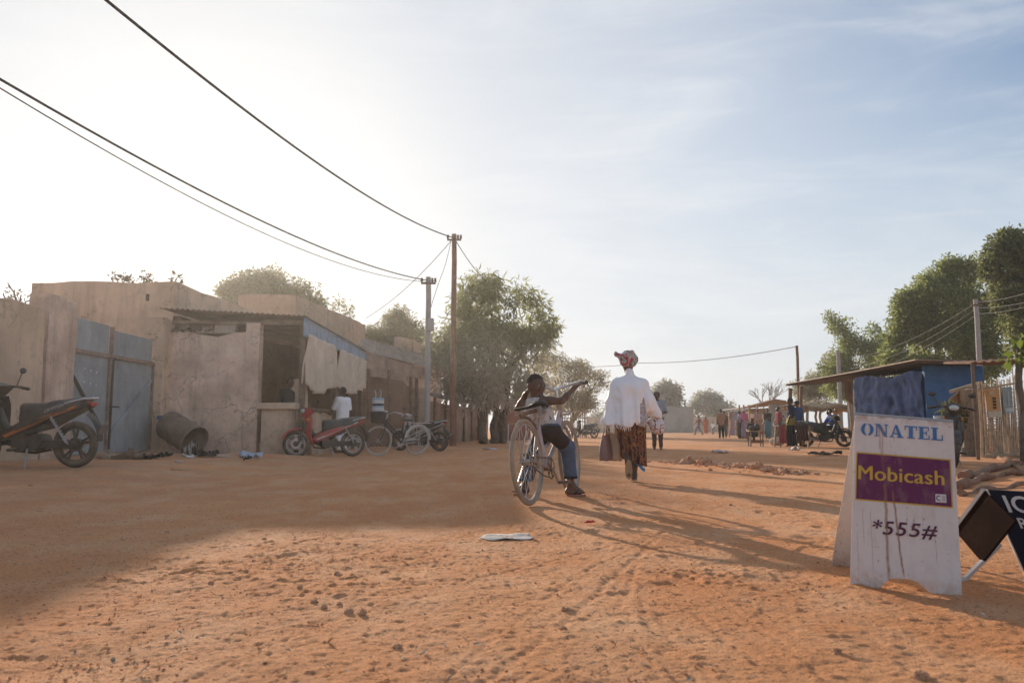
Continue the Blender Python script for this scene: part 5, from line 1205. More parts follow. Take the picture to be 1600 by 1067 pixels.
# straw shade
p0 = on(1282, 39.5); t = thing('straw_shelter', 'small straw roofed shelter on crooked pale posts behind the awning', 'shelter', p0)
m_straw = M('dry_straw', (.46,.32,.19), .95, .3, 9, .9, 30, col2=(.5,.36,.22))
for dx, dy in ((-1.15,-.9),(-.35,-1.0),(.45,-.95),(1.15,-.9),(-1.1,.9),(.2,1.0),(1.1,.9)):
    MB().tube([(dx,dy,-.05),(dx+.06,dy,.6),(dx-.05,dy,1.15),(dx+.03,dy,1.55)], [.07,.06,.065,.06], 8).build('post', m_palew, t)
st = MB(); rr = random.Random(9)
def straw_h(x, y): return 1.62 + .42*max(0, 1-abs(x+.35)/1.3)*max(0, 1-abs(y)/1.6) + .08*math.sin(x*3.1)
nu = 24; g1 = [[(-1.5+3*i/nu, -1.35+2.7*j/nu, straw_h(-1.5+3*i/nu, -1.35+2.7*j/nu)+.05*float(fbm(i*.7, j*.7, 2, 3))-.1*(j in (0, nu))) for i in range(nu+1)] for j in range(nu+1)]
vs = [q for r_ in g1 for q in r_]; k = len(vs); fs = [(j*(nu+1)+i, j*(nu+1)+i+1, (j+1)*(nu+1)+i+1, (j+1)*(nu+1)+i) for j in range(nu) for i in range(nu)]
st.add(vs, fs); st.add([(x, y, z-.14) for x, y, z in vs], [tuple(reversed(f)) for f in fs])
for i in range(520):
    x, y = rr.uniform(-1.5,1.5), rr.choice((-1.35, 1.3, rr.uniform(-1.3,1.3))); z = straw_h(x, y)+.02; a = rr.uniform(-1,1)
    st.bar((x,y,z), (x+.25*math.sin(a), y-.18*abs(math.cos(a)), z-rr.uniform(.02,.22)), .014, .01)
st.build('straw_roof', m_straw, t, smooth=0)
MB().bar((-1.35,-.95,1.57),(1.35,-.92,1.57), .07).bar((-1.35,.95,1.57),(1.35,.95,1.57), .07).build('roof_pole', m_palew, t)
# far tin roofed stall
a0 = on(1122, 53); t = thing('market_stall', 'far open stall with sloping tin roof and pale side wall', 'stall', on(1180, 52))
z_ = lambda py, d: P(0, py, d).z
A = P(1152, 637, 56); B = P(1208, 623, 50); Cc = P(1240, 628, 50.5)
sheet([(A.x,A.y,A.z-.05),(B.x,B.y,B.z),(Cc.x+.6,Cc.y+1,Cc.z),(A.x+1.8,A.y+2,A.z+.1)], corr=.02, pitch=.3, thick=.05, nu=40, nv=2).build('tin_roof', m_tin, t, world=True)
for px, d, nm in ((1156,55,0),(1163,53.5,0),(1171,52,0),(1184,51,0),(1203,50.2,0)):
    q = on(px, d); MB().tube([(q.x,q.y,-.05),(q.x,q.y,z_(632,d)-.02)], .06, 6).build('post', m_palew, t, world=True)
q = on(1204, 50.6); mudwall([(q.x, q.y), (on(1240, 50.6).x, 50.8)], z_(632, 50.6), .15, seed=41).build('side_wall', M('pale_stall_wall', (.36,.33,.30), .9, .15, 2, .2, 15, world=True), t, world=True)
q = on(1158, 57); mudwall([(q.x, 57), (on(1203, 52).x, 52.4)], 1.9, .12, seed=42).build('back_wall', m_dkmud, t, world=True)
t = thing('market_stall', 'low white roofed stall at the far end of the market row', 'stall', on(1136, 62))
sheet([P(1127,640,63),P(1152,637,60),P(1158,637,64),P(1130,640,66)], thick=.06, nu=10, nv=2).build('roof', M('white_roof_sheet', (.6,.6,.6), .7, .1, 3, .1, world=True), t, world=True)
for px, d in ((1130,63),(1150,60.2),(1140,62)):
    q = on(px, d); MB().tube([(q.x,q.y,-.05),(q.x,q.y,z_(641,d)-.02)], .07, 6).build('post', m_palew, t, world=True)
q = on(1134, 64); mudwall([(q.x,64),(on(1155,63).x,63)], 1.6, .12, seed=43).build('back_panel', M('violet_panel', (.26,.22,.34), .8, .15, 3, .1, world=True), t, world=True)
# wooden stall front, stand, table, sack
t = thing('wooden_stall', 'tall plank stall front in front of the rose shirted man', 'stall', on(1184, 48.5))
MB().box((0,0,.62), (.92,.06,.9)).build('front_panel', clo('raw_plank', (.40,.22,.14)), t, bevel=.01)
MB().box((0,.2,1.11), (1.05,.6,.06)).build('top', m_palew, t, bevel=.01)
for x in (-.44, .44):
    for y in (-.02, .42): MB().box((x,y,.55), (.06,.06,1.1)).build('leg', m_palew, t)
t = thing('empty_stall', 'leaning pale timber frame of an empty stall near the striding man', 'stall', on(1146, 50))
MB().bar((-.3,0,0),(-.05,0,1.55), .09).bar((.5,0,0),(.55,0,1.3), .09).bar((-.6,0,.9),(.0,.1,1.7), .16, .05).bar((-.2,0,.6),(.55,0,.55), .07).build('frame', clo('raw_plank2', (.44,.25,.15)), t)
MB().box((.2,.05,1.35), (.9,.04,.5)).build('board', M('grey_board', (.36,.36,.42), .8), t)
t = thing('wooden_stand', 'small low wooden stand piled with black plastic bags', 'stand', on(1180, 26.8))
for x in (-.19, .19):
    for y in (-.13, .13): MB().bar((x*1.08,y,0),(x,y,.5), .035).build('leg', m_wood, t)
MB().box((0,0,.515), (.52,.36,.03)).build('top', m_palew, t, bevel=.005)
MB().box((0,-.1,.17), (.36,.03,.10)).build('lower_board', M('brown_board', (.28,.12,.06), .8), t)
v, qd = sdf_mesh([ell((-.05,0,.08), (.17,.13,.09), None, .05), ell((.08,.03,.10), (.10,.1,.12), None, .04), seg((.02,0,.14),(.04,0,.26), .04,.02, .03)], .015, 0, (), lambda X, Y, Z: .015*fbm(X*12, Y*12, Z*12, 3))
p = on(1180, 26.8); bgo = npmesh('plastic_bag', v, qd, m_black, None, smooth=180); bgo.location = p + Vector((0,0,.53)); tag(bgo, 'black plastic bags heaped on the small wooden stand', 'bag', None, 'thing')
tp = on(1233, 26.3); t = thing('market_table', 'trestle market table with red and dark cloths hanging from it', 'table', tp)
MB().box((0.1,0,.69), (1.05,.7,.035)).build('top', m_wood, t, bevel=.006)
for x in (-.36, .55):
    for y in (-.28, .28): MB().bar((x-.05,y,0),(x+.02,y,.68), .05).build('leg', m_palew, t)
for x0, x1, mt, lb, zb in ((-.46,-.24, c_red, 'faded red cloth hanging over the table end', .12), (-.22,.05, c_dark, 'dark brown cloth hanging down the front of the table', .05), (.1,.45, clo('brown_drape', (.10,.05,.04)), 'short brown cloth hanging from the table edge', .22)):
    o = sheet([(tp.x+x0,tp.y-.37,tp.z+.715),(tp.x+x1,tp.y-.37,tp.z+.715),(tp.x+x1+.03,tp.y-.42,tp.z+zb),(tp.x+x0-.02,tp.y-.42,tp.z+zb)], corr=.02, pitch=.10, thick=.012, nu=24, nv=6, rag=.05, seed=x0*9).build('draped_cloth', mt, off=(tp.x+x0, tp.y-.37, tp.z+.4), smooth=60); tag(o, lb, 'cloth', 'cloths hanging from the market table', 'thing')
v, qd = sdf_mesh([ell((0,0,.13), (.27,.2,.15), None, .05), seg((.1,0,.2),(.26,0,.3), .09,.04, .05)], .018, 0, (lambda X, Y, Z: .0-Z,), lambda X, Y, Z: .02*fbm(X*9, Y*9, Z*9, 3))
o = npmesh('sack', v, qd, clo('pale_sack', (.55,.47,.38)), None, smooth=180); o.location = on(1213, 29); tag(o, 'pale half empty sack lying left of the draped table', 'sack', None, 'thing')
# stick stall far left of the woman
t = thing('stick_stall', 'pale stick walled stall standing beyond the boy handlebar', 'stall', on(896, 50)); p = on(896, 50)
x0, x1 = on(872, 50).x-p.x, on(918, 50).x-p.x
rr = random.Random(3); sw = MB(); x = x0
while x < x1: 
    h = 1.55+rr.uniform(-.1,.18); sw.tube([(x,0,-.05),(x+rr.uniform(-.03,.03),0,h*.5),(x+rr.uniform(-.04,.04),0,h)], [.035,.03,.025], 5); x += rr.uniform(.07,.17)
for z in (.4, 1.2): sw.bar((x0,-.04,z),(x1,-.04,z), .05)
sw.build('stick_wall', M('sun_bleached_stick', (.36,.28,.21), .95, .3, 6, .4), t)
MB().box(((x0+x1)/2,.6,1.62), (x1-x0+.4,1.6,.08)).build('roof', m_tin, t)
for x in (x0+.05, x1-.05): MB().tube([(x,1.2,-.05),(x,1.2,1.6)], .06, 6).build('post', m_palew, t)
# far walls
for (px0, px1, d, h, mt, lb, sd_) in ((918, 1000, 88, 1.75, m_plaster, 'pale wall across the far street behind the walking woman', 51), (1034, 1082, 92, 3.0, M('far_grey_wall', (.36,.32,.29), .95, .15, .6, .3, 6, world=True), 'long grey compound wall at the far end of the street', 52), (1078, 1128, 104, 2.0, m_tan, 'low tan wall below the far round tree', 53), (996, 1036, 96, 1.6, m_pink, 'low pinkish wall behind the grey shirted man', 54)):
    a, c = on(px0, d), on(px1, d+3); t = thing('far_wall', lb, 'wall', a); mudwall([(a.x, a.y), (c.x, c.y)], h, .3, step=1, amp=.05, seed=sd_).build('wall', mt, t, world=True)

# ------------------------------------------------------------------ bamboo fence, canopy, broken hut
Fa = G(1534, 715.5); Fb = on(1598, 18.8); Fa = Vector((Fa.x, Fa.y, gz(Fa.x, Fa.y)))
t = thing('bamboo_fence', 'upright bamboo cane screen with two posters by the frame edge', 'fence', Fa)
d_ = (Fb-Fa); n_ = 25; zf = P(1540, 600, Fa.y).z; zg = P(1592, 588, Fb.y).z; nm = Vector((d_.y, -d_.x, 0)).normalized()
m_cane = M('dry_cane', (.52,.38,.24), .8, .3, 8, .3, 40, col2=(.56,.42,.28)); rr = random.Random(12)
for i in range(n_):
    f = i/(n_-1); p = Fa.lerp(Fb, f); h = zf + (zg-zf)*f + rr.choice((-.12,-.02,0,.05,.28 if i % 4 == 0 else .02))
    MB().tube([p+nm*rr.uniform(-.015,.03)+Vector((0,0,.02)), p+nm*.02+Vector((rr.uniform(-.03,.03),0,h*.5)), p+nm*.02+Vector((rr.uniform(-.05,.05),0,h))], [.016,.017,.012], 6).build('cane', m_cane, t, world=True)
wv = MB()
for z in [zf*.08+zf*.9*i/26 for i in range(27)]:
    q = [Fa.lerp(Fb, i/20) - nm*(.03+.02*(-1)**i) + Vector((0,0,z+rr.uniform(-.012,.012))) for i in range(21)]; wv.tube(q, .013, 5)
wv.build('woven_panel', M('woven_reed', (.30,.22,.14), .95, .35, 5, .4, 30), t, world=True)
MB().bar(Fa+nm*.05+Vector((0,0,.04)), Fb+nm*.05+Vector((0,0,.06)), .06).bar(Fa+nm*.05+Vector((0,0,zf*.93)), Fb+nm*.05+Vector((0,0,zg*.93)), .04).build('rail', m_palew, t, world=True)
def poster(name, f0, f1, z0, z1, mat, label, marks):
    a, c = Fa.lerp(Fb, f0)+nm*.075, Fa.lerp(Fb, f1)+nm*.075; t = thing(name, label, 'poster', a+Vector((0,0,z0)))
    sheet([a+Vector((0,0,z0)), c+Vector((0,0,z0+.02)), c+Vector((0,0,z1+.03)), a+Vector((0,0,z1))], thick=.008, nu=6, nv=3).build('sheet', mat, t, world=True)
    for (u0, u1, v0, v1, mt) in marks:
        q = lambda u, v: a.lerp(c, u) + nm*.011 + Vector((0,0,z0+(z1-z0)*v+.022*u))
        b = MB(); b.add([q(u0,v0), q(u1,v0), q(u1,v1), q(u0,v1)], [(0,1,2,3)]); b.build('printed_mark', mt, t, world=True, smooth=0)
m_ink = M('dark_ink', (.08,.045,.03), .8); m_cream = M('cream_print', (.60,.50,.36), .85, .1, 6)
poster('poster', .10, .40, P(1537,652,Fa.y).z, P(1537,607,Fa.y).z, M('orange_poster', (.62,.33,.12), .8, .12, 3, .05), 'orange poster with a cream foot tied to the bamboo screen',
       [(0,1,0,.22,m_cream)] + [(.42,.66,.30+.11*i,.38+.11*i,m_ink) for i in range(4)] + [(.2,.45,.8,.93,m_cream)])
poster('poster', .47, .70, P(1560,645,17.2).z, P(1560,602,17.2).z, M('grey_green_poster', (.24,.27,.25), .5, .3, 4, .05), 'grey green glossy poster right of the orange one',
       [(.1,.9,.05,.2,M('pale_print', (.5,.52,.5), .7))] + [(.45,.62,.3+.09*i,.36+.09*i,M('pale_print', (.5,.52,.5), .7)) for i in range(6)])
# canopy
c0 = P(1520, 566, 16.2); c1 = P(1606, 556, 15.4); t = thing('tin_canopy', 'rusty tin canopy on a dark pole in front of the bamboo screen', 'canopy', on(1525, 16.2))
sheet([(c0.x,c0.y,c0.z),(c1.x+1.2,c1.y,c1.z),(c1.x+1.4,c1.y+1.2,c1.z+.12),(c0.x+.1,c0.y+1.3,c0.z+.1)], corr=.02, pitch=.16, thick=.03, nu=40, nv=2, sag=.06).build('tin_roof', M('dark_rust_tin', (.20,.10,.06), .8, .3, 3, .3, 20, world=True), t, world=True)
q = on(1525.5, 16.25); MB().tube([(q.x,q.y,q.z-.1),(q.x,q.y,c0.z)], .035, 8).build('pole', m_wood, t, world=True)
q = on(1612, 15.6); MB().tube([(q.x,q.y,q.z-.1),(q.x,q.y,c1.z)], .04, 8).build('pole', m_wood, t, world=True)
# broken hut
t = thing('broken_hut', 'half collapsed tan shack with slumped roof sheet beside the blue wall', 'hut', on(1500, 19.2)); dh = 19.2
h0, h1 = P(1503, 608, dh), P(1530, 600, dh)
mudwall([(h0.x, dh), (h1.x+.3, dh+.5)], h0.z, .18, seed=61).build('wall', M('shack_wall', (.36,.25,.17), .95, .2, 1.5, .4, 14, world=True), t, world=True)
sheet([P(1462,660,18.6), P(1484,622,18.4), P(1508,603,18.9), P(1480,655,19.6)], thick=.03, nu=8, nv=4, corr=.01).build('slumped_sheet', M('tan_ply', (.46,.30,.18), .9, .2, 3, .2, world=True), t, world=True)
MB().bar(P(1502,610,18.7), P(1506,690,18.7), .12).bar(P(1485,612,18.6), P(1532,598,18.9), .07).build('beam', m_palew, t, world=True)
for r_ in range(4):
    for i in range(4):
        q = on(1502+i*9+(4 if r_ % 2 else 0), 18.2); MB().box((q.x+.0, q.y, q.z+.09+r_*.19), (.13,.2,.18)).build('block', M('grey_block', (.30,.25,.20), .95, .2, 5, .4, 20), t, world=True, bevel=.01)
t = None

# ------------------------------------------------------------------ sign boards
def panel_map(bl, br, tr, tl):
    bl, br, tr, tl = map(Vector, (bl, br, tr, tl)); n = (br-bl).cross(tl-bl).normalized()
    return lambda s, t_, h=0.: (bl.lerp(br, s)).lerp(tl.lerp(tr, s), t_) + n*h
def plate(pm, poly, h0, h1):
    b = MB(); n = len(poly); b.add([pm(s, t_, h0) for s, t_ in poly]+[pm(s, t_, h1) for s, t_ in poly], [tuple(reversed(range(n))), tuple(range(n, 2*n))]+[(i, (i+1)%n, (i+1)%n+n, i+n) for i in range(n)]); return b
BLs, BRs, TLs = G(1328,914), G(1503,931.5), P(1335.5,648,3.385)
_n = (BRs-BLs).cross(TLs-BLs); _o = Vector((0,0,CH)); _d = P(1489,660,3.16)-_o; TRs = _o + _d*((BLs-_o).dot(_n)/_d.dot(_n))
SG = thing('signboard', 'white painted A frame signboard with purple panel and rust streaks', 'signboard', BLs)
def signpaint(name, col, rough=.6, k=1.):
    """sign paint with the rust runs, scuffs and splashed mud of the board worked into its colour (board coordinates from the shared origin)"""
    m = M(name, col, rough, .06, 4, .12, 30, spec=.3); nt = m.node_tree; N = nt.nodes; L = nt.links; b = N['Principled BSDF']
    base = b.inputs['Base Color'].links[0].from_socket; t = N.new('ShaderNodeTexCoord')
    ux = (BRs-BLs); uy = (TLs-BLs)
    def dotn(v):
        d = N.new('ShaderNodeVectorMath'); d.operation = 'DOT_PRODUCT'; L.new(t.outputs['Object'], d.inputs[0]); d.inputs[1].default_value = v/v.length_squared; return d.outputs['Value']
    def mth(op, *a, clamp=False):
        q = N.new('ShaderNodeMath'); q.operation = op; q.use_clamp = clamp
        for i_, x_ in enumerate(a):
            if isinstance(x_, (int, float)): q.inputs[i_].default_value = x_
            else: L.new(x_, q.inputs[i_])
        return q.outputs[0]
    def nz(sx_, sy_, det=4):
        c_ = N.new('ShaderNodeCombineXYZ'); L.new(mth('MULTIPLY', S_, sx_), c_.inputs[0]); L.new(mth('MULTIPLY', T_, sy_), c_.inputs[1])
        n_ = N.new('ShaderNodeTexNoise'); n_.inputs['Scale'].default_value = 1; n_.inputs['Detail'].default_value = det; n_.inputs['Roughness'].default_value = .65; L.new(c_.outputs[0], n_.inputs['Vector']); return n_.outputs['Fac']
    def rg(f, a, c_, lo=0., hi=1.):
        r_ = N.new('ShaderNodeMapRange'); r_.inputs['From Min'].default_value = a; r_.inputs['From Max'].default_value = c_; r_.inputs['To Min'].default_value = lo; r_.inputs['To Max'].default_value = hi; L.new(f, r_.inputs['Value']); return r_.outputs['Result']
    def mix(f, a, c_):
        x_ = N.new('ShaderNodeMix'); x_.data_type = 'RGBA'; L.new(f, x_.inputs[0]); L.new(a, x_.inputs[6]); x_.inputs[7].default_value = (*c_, 1); return x_.outputs[2]
    S_ = dotn(ux); T_ = dotn(uy); wob = mth('MULTIPLY', mth('SUBTRACT', nz(3, 14, 5), .5), .035); grain = nz(60, 30, 4)
    tot = None
    for s0, drift, t0, t1, w_, amt in ((.372,.012,.62,.06,.019,.85),(.436,-.14,.58,.08,.014,.9),(.335,-.08,.95,.70,.012,.5),(.365,.0,.955,.62,.011,.5),(.62,0,.45,.28,.006,.35),(.15,0,.46,.24,.007,.4),(.225,0,.46,.08,.006,.4),(.555,0,.46,.3,.006,.35),(.80,0,.42,.18,.007,.35),(.09,0,.32,.03,.006,.4),(.70,0,.46,.36,.008,.3)):
        line = mth('ADD', mth('MULTIPLY', mth('SUBTRACT', T_, t0), drift), s0); dist = mth('ABSOLUTE', mth('ADD', mth('SUBTRACT', S_, line), wob))
        f = mth('MULTIPLY', rg(dist, w_, w_*.35), mth('MULTIPLY', rg(T_, t1, t1+.05), rg(T_, t0, t0-.02)))
        f = mth('MULTIPLY', f, mth('MULTIPLY', rg(grain, .25, .6, .45, 1), amt*k)); tot = f if tot is None else mth('MAXIMUM', tot, f)
    c = mix(mth('MULTIPLY', rg(nz(9, 5, 6), .50, .75), .35*k), base, (.42,.36,.31))                     # general dinginess
    c = mix(mth('MULTIPLY', mth('MULTIPLY', rg(nz(26, 40, 5), .60, .66), rg(nz(3.1, 4.2, 2), .48, .56)), .8*k), c, (.30,.17,.11))      # scuffs
    c = mix(mth('MULTIPLY', mth('MULTIPLY', rg(T_, .13, .0), rg(nz(14, 20, 6), .38, .6)), .8*k), c, (.46,.27,.15))   # mud splashed on the foot
    c = mix(mth('MULTIPLY', mth('MULTIPLY', rg(T_, .955, 1.0), rg(nz(12, 20, 5), .45, .58)), .8*k), c, (.36,.22,.15))
    c = mix(tot, c, (.27,.15,.08))
    L.new(c, b.inputs['Base Color']); return m
m_wp = signpaint('weathered_white_paint', (.66,.645,.65))
pm = panel_map(BLs, BRs, TRs, TLs)
arch = [(0,0),(.265,0),(.30,.012),(.335,.038),(.365,.056),(.42,.064),(.50,.068),(.57,.064),(.63,.052),(.68,.026),(.715,.008),(.745,0),(1,0),(1,1),(0,1)]
plate(pm, arch, -.012, 0).build('front_board', m_wp, SG, world=True, smooth=0, bevel=.0015)
B2 = G(1299.5,881); dv = BRs-BLs; B3 = B2 + Vector((dv.x*.95, dv.y*.95, 0)); B3.z = gz(B3.x, B3.y)
bh = Vector((.012,.02,0))
pm2 = panel_map(B3, B2, TLs+bh, TRs+bh); plate(pm2, arch, -.012, 0).build('rear_board', m_wp, SG, world=True, smooth=0, bevel=.0015)
MB().cyl(TLs+bh*.5+Vector((0,0,.003)), TRs+bh*.5+Vector((0,0,.003)), .008, n=8).build('hinge', m_steel, SG, world=True)
m_purp = signpaint('purple_print', (.125,.026,.10), .55, .8); m_gold = signpaint('gold_print', (.58,.40,.06), .55, .7); m_bl = signpaint('blue_stencil', (.045,.18,.42), .6, .9); m_dp = signpaint('dark_purple_ink', (.08,.02,.06), .6, .8)
plate(pm, [(.028,.498),(.962,.498),(.962,.782),(.028,.782)], .0005, .0012).build('panel_border', m_gold, SG, world=True, smooth=0)
pp = plate(pm, [(.040,.506),(.950,.506),(.950,.774),(.040,.774)], .0014, .0022).build('purple_panel', m_purp, SG, world=True, smooth=0)
W_, H_ = .405, .70
def put_text(name, txt, s0, s1, t0, hgt, mat, off, shear=0., dt=0., sp=1., bold=0.):
    v, f = text_mesh(txt, 1., off, shear, sp)
    if bold: k_ = len(v); v = v + [(p[0]+bold, p[1], .00025) for p in v]; f = f + [tuple(i+k_ for i in q) for q in f]
    x0 = min(p[0] for p in v); x1 = max(p[0] for p in v); cap = .7
    b = MB(); b.add([pm(s0+(p[0]-x0)/(x1-x0)*(s1-s0), t0+p[1]/cap*hgt+dt*(p[0]-x0)/(x1-x0), .0032+p[2]) for p in v], f); return b.build(name, mat, SG, world=True, smooth=0)
put_text('word_mobicash', 'Mobicash', .055, .895, .622, .083, m_gold, 0., 0, .006, 1.04, .035)
put_text('word_code', '*555#', .205, .815, .312, .078, m_dp, .012, .18, .004, 1.12)
# serif capitals drawn as outlines: thick and thin strokes with bracket serifs
def rect(x0, y0, x1, y1): return [(x0,y0),(x1,y0),(x1,y1),(x0,y1)]
def O_():
    o = []; n = 26
    for half in (0, 1):
        for i in range(n//2):
            a0, a1 = [math.pi*half + math.pi*(i+k)/(n//2) - math.pi/2 for k in (0, 1)]
            if abs(math.cos((a0+a1)/2)) < .16: continue
            o.append([(.5+.5*math.cos(a0), .5+.5*math.sin(a0)), (.5+.5*math.cos(a1), .5+.5*math.sin(a1)), (.5+.22*math.cos(a1), .5+.43*math.sin(a1)), (.5+.22*math.cos(a0), .5+.43*math.sin(a0))])
    return o, 1.02
GL = {'O': O_(),
 'N': ([rect(.12,0,.22,1), rect(0,0,.34,.08), rect(0,.92,.3,1), [(.14,1),(.42,1),(1.0,0),(.76,0)], rect(.86,.1,.95,1), rect(.74,.92,1.07,1)], 1.1),
 'A': ([[(.10,0),(.20,0),(.52,.9),(.46,1)], [(.42,1),(.60,1),(.98,.0),(.68,0)], rect(.27,.26,.74,.34), rect(0,0,.32,.08), rect(.56,0,1.08,.08)], 1.1),
 'T': ([rect(.32,0,.62,1), rect(0,.90,.94,1), rect(0,.66,.07,.92), rect(.87,.66,.94,.92), rect(.18,0,.76,.08)], .96),
 'E': ([rect(.10,0,.38,1), rect(0,0,.84,.09), rect(0,.91,.8,1), rect(.36,.46,.62,.55), rect(.58,.32,.65,.69), rect(.76,.05,.84,.34), rect(.73,.68,.8,.95)], .9),
 'L': ([rect(.12,0,.40,1), rect(0,0,.84,.09), rect(0,.92,.54,1), rect(.76,.05,.84,.42)], .86)}
tw = sum(GL[c][1]+.06 for c in 'ONATEL'); x = 0; b = MB(); hh = 0
for c in 'ONATEL':
    for po_ in GL[c][0]:
        hh += 1; s_ = lambda px_: .072+(x+px_)/tw*.835; n = len(b.v)
        b.add([pm(s_(u), .882+.006*(x+u)/tw+v*.074, .0028+.00002*(hh % 7)) for u, v in po_], [tuple(range(len(po_)))])
    x += GL[c][1]+.06
b.build('word_onatel', m_bl, SG, world=True, smooth=0)
lg = plate(pm, [(.805,.525),(.905,.527),(.905,.575),(.805,.573)], .0026, .0034).build('logo_patch', M('white_print', (.62,.62,.64), .6, .05), SG, world=True, smooth=0)
lb_ = MB()
for i in range(14):
    a0, a1 = R(60+i*17), R(60+(i+1)*17); q = lambda a, r_: (.838+.026*r_*math.cos(a), .550+.0155*r_*math.sin(a))
    lb_.add([pm(*q(a0,1), .004), pm(*q(a1,1), .004), pm(*q(a1,.62), .004), pm(*q(a0,.62), .004)], [(0,1,2,3)])
lb_.build('logo_mark', M('logo_blue', (.05,.09,.22), .6), SG, world=True, smooth=0)
lb_ = MB()
for i in range(3): lb_.add([pm(.868,.536+i*.011,.004), pm(.897,.536+i*.011,.004), pm(.897,.542+i*.011,.004), pm(.868,.542+i*.011,.004)], [(0,1,2,3)])
lb_.build('logo_lines', M('logo_grey', (.33,.34,.38), .6), SG, world=True, smooth=0)
# black board beside it
T0 = P(1544, 765, 3.5); Gl = G(1608, 908); _r = Vector((.93,-.37,-.03))*.46; T1 = T0+_r; Gr = Gl+_r
BB_ = thing('signboard', 'black A frame signboard with white letters tipped beside the white one', 'signboard', (T0.x, T0.y, gz(T0.x, T0.y)))
m_bk = M('black_board_paint', (.014,.016,.03), .7, .2, 5, .1, 30, spec=.15)
pmw = panel_map(Gl, Gr, T1, T0); m_ed = M('bare_board_edge', (.50,.46,.44), .8)
plate(pmw, [(0,0),(1,0),(1,1),(0,1)], -.02, 0).build('front_board', m_bk, BB_, world=True, smooth=0)
plate(pmw, [(-.012,0),(-.001,0),(-.001,1),(-.012,1)], -.022, .001).build('board_edge', m_ed, BB_, world=True, smooth=0)
def bb_text(txt, x0, y0, size, off=.015):
    v, f = text_mesh(txt, 1., off); cx = T0 + (T1-T0).normalized()*x0
    ux = (T1-T0).normalized(); dn = (Gl-T0).normalized(); nn = (Gr-Gl).cross(T0-Gl).normalized()
    b = MB(); b.add([T0 + ux*(x0+p[0]*size) + dn*(y0-p[1]*size) + nn*.003 for p in v], f); b.build('painted_letters', M('white_sign_paint', (.6,.6,.6), .7, .15, 9, .05), BB_, world=True, smooth=0)
bb_text('ICI', .035, .095, .105); bb_text('REM', .055, .165, .065); bb_text('SIM', .075, .225, .055); bb_text('VE', .095, .275, .055)
k0, k1, k2, k3 = P(1538,766,3.53), P(1491,828,3.66), P(1534,878,3.45), P(1590,822,3.44); k3 = k0+(k2-k1)
pk = panel_map(k1, k2, k3, k0); plate(pk, [(0,0),(1,0),(1,1),(0,1)], -.012, 0).build('rear_board', M('dark_brown_ply', (.022,.011,.008), .95, .25, 5, .2, spec=.02), BB_, world=True, smooth=0)
MB().bar(k0+Vector((0,0,.004)), k1, .022, .014).build('frame_bar', m_ed, BB_, world=True); MB().bar(P(1562,850,3.47), G(1502,909), .02, .014).build('frame_bar', m_ed, BB_, world=True)
MB().bar(k1, G(1480,880), .02, .014).build('frame_bar', m_ed, BB_, world=True)

# ------------------------------------------------------------------ poles and wires
def pole(name, label, px, d, pytop, r0, r1, mat, cross=0, box=None):
    p = on(px, d); zt = P(px, pytop, d).z; t = thing(name, label, 'pole', p)
    n = 8; MB().tube([(0.01*math.sin(i*2.1), 0, -.1+(zt-p.z+.1)*i/n) for i in range(n+1)], [r0+(r1-r0)*i/n for i in range(n+1)], 12).build('shaft', mat, t, smooth=60)
    h = zt-p.z
    if cross:
        MB().bar((-cross,-.06,h-.22),(cross,-.06,h-.22), .06).build('cross_arm', m_wood, t)
        for x in (-cross*.9, cross*.55, cross*.95): MB().tube([(x,-.06,h-.20),(x,-.06,h-.13),(x,-.06,h-.10),(x,-.06,h-.05)], [.02,.05,.03,.045], 10).build('insulator', M('brown_insulator', (.09,.05,.035), .3, spec=.6), t)
    if box: MB().box((.1,-.08,h-box), (.2,.16,.42)).build('meter_box', m_conc, t, bevel=.02)
    return p, zt
pW, zW = pole('utility_pole', 'tall reddish wooden utility pole at the roadside', 707.5, 28, 366, .115, .085, m_polewood, .25)
pG, zG = pole('utility_pole', 'shorter grey concrete utility pole with small meter box', 667, 26, 433, .095, .085, m_conc, .24, 1.6)
pR1, zR1 = pole('utility_pole', 'thin dark wooden pole rising behind the awning end', 1250, 44, 540, .09, .075, m_polewood)
pR2, zR2 = pole('utility_pole', 'pale concrete pole behind the straw shelter', 1314.5, 41, 547, .11, .10, m_conc)
pR3, zR3 = pole('utility_pole', 'pale concrete pole behind the blue shop roof', 1537, 29, 468, .105, .08, m_conc, .2)
pole('utility_pole', 'distant pale pole beside the far grey wall', 1071, 95, 626, .13, .10, m_conc)
# stub of wooden stake on the red pole
def wire(label, pts, sag, r=.012, n=24, mat=None, name='power_cable', group=None):
    b = MB(); q = []
    for a, c, s in zip(pts[:-1], pts[1:], sag):
        a, c = Vector(a), Vector(c)
        q += [a.lerp(c, i/n) - Vector((0,0,4*s*(i/n)*(1-i/n))) for i in range(n if c != Vector(pts[-1]) else n+1)]
    m_ = Vector(pts[0]); o = b.tube(q, r, 6).build(name, mat or m_wire, off=m_, smooth=80); return tag(o, label, 'cable', group, 'thing')
def ext(a, b_, k): return Vector(b_) + (Vector(b_)-Vector(a))*k
topW = Vector((pW.x, pW.y-.06, zW-.15)); topG = Vector((pG.x-.05, pG.y-.06, zG-.12))
e1 = P(165, 0, 9.0); e2 = P(0, 124, 9.5); e3 = P(0, 138, 9.6)
wire('thick black cable running up from the tall wooden pole over the street', [topW, e1, e1+Vector((-1.6,-7.5,2.2))], [.42, .2], .02)
wire('thick black cable running from the grey pole to the upper left', [topG, e2, e2+Vector((-1.6,-6,1.3))], [.40, .2], .017)
wire('thin wire hanging just below the grey pole cable', [topG-Vector((0,0,.05)), e3, e3+Vector((-1.6,-6,1.3))], [.55, .2], .009)
wire('cable dropping from the wooden pole into the roadside tree', [topW, P(760, 440, 31)], [.12], .014)
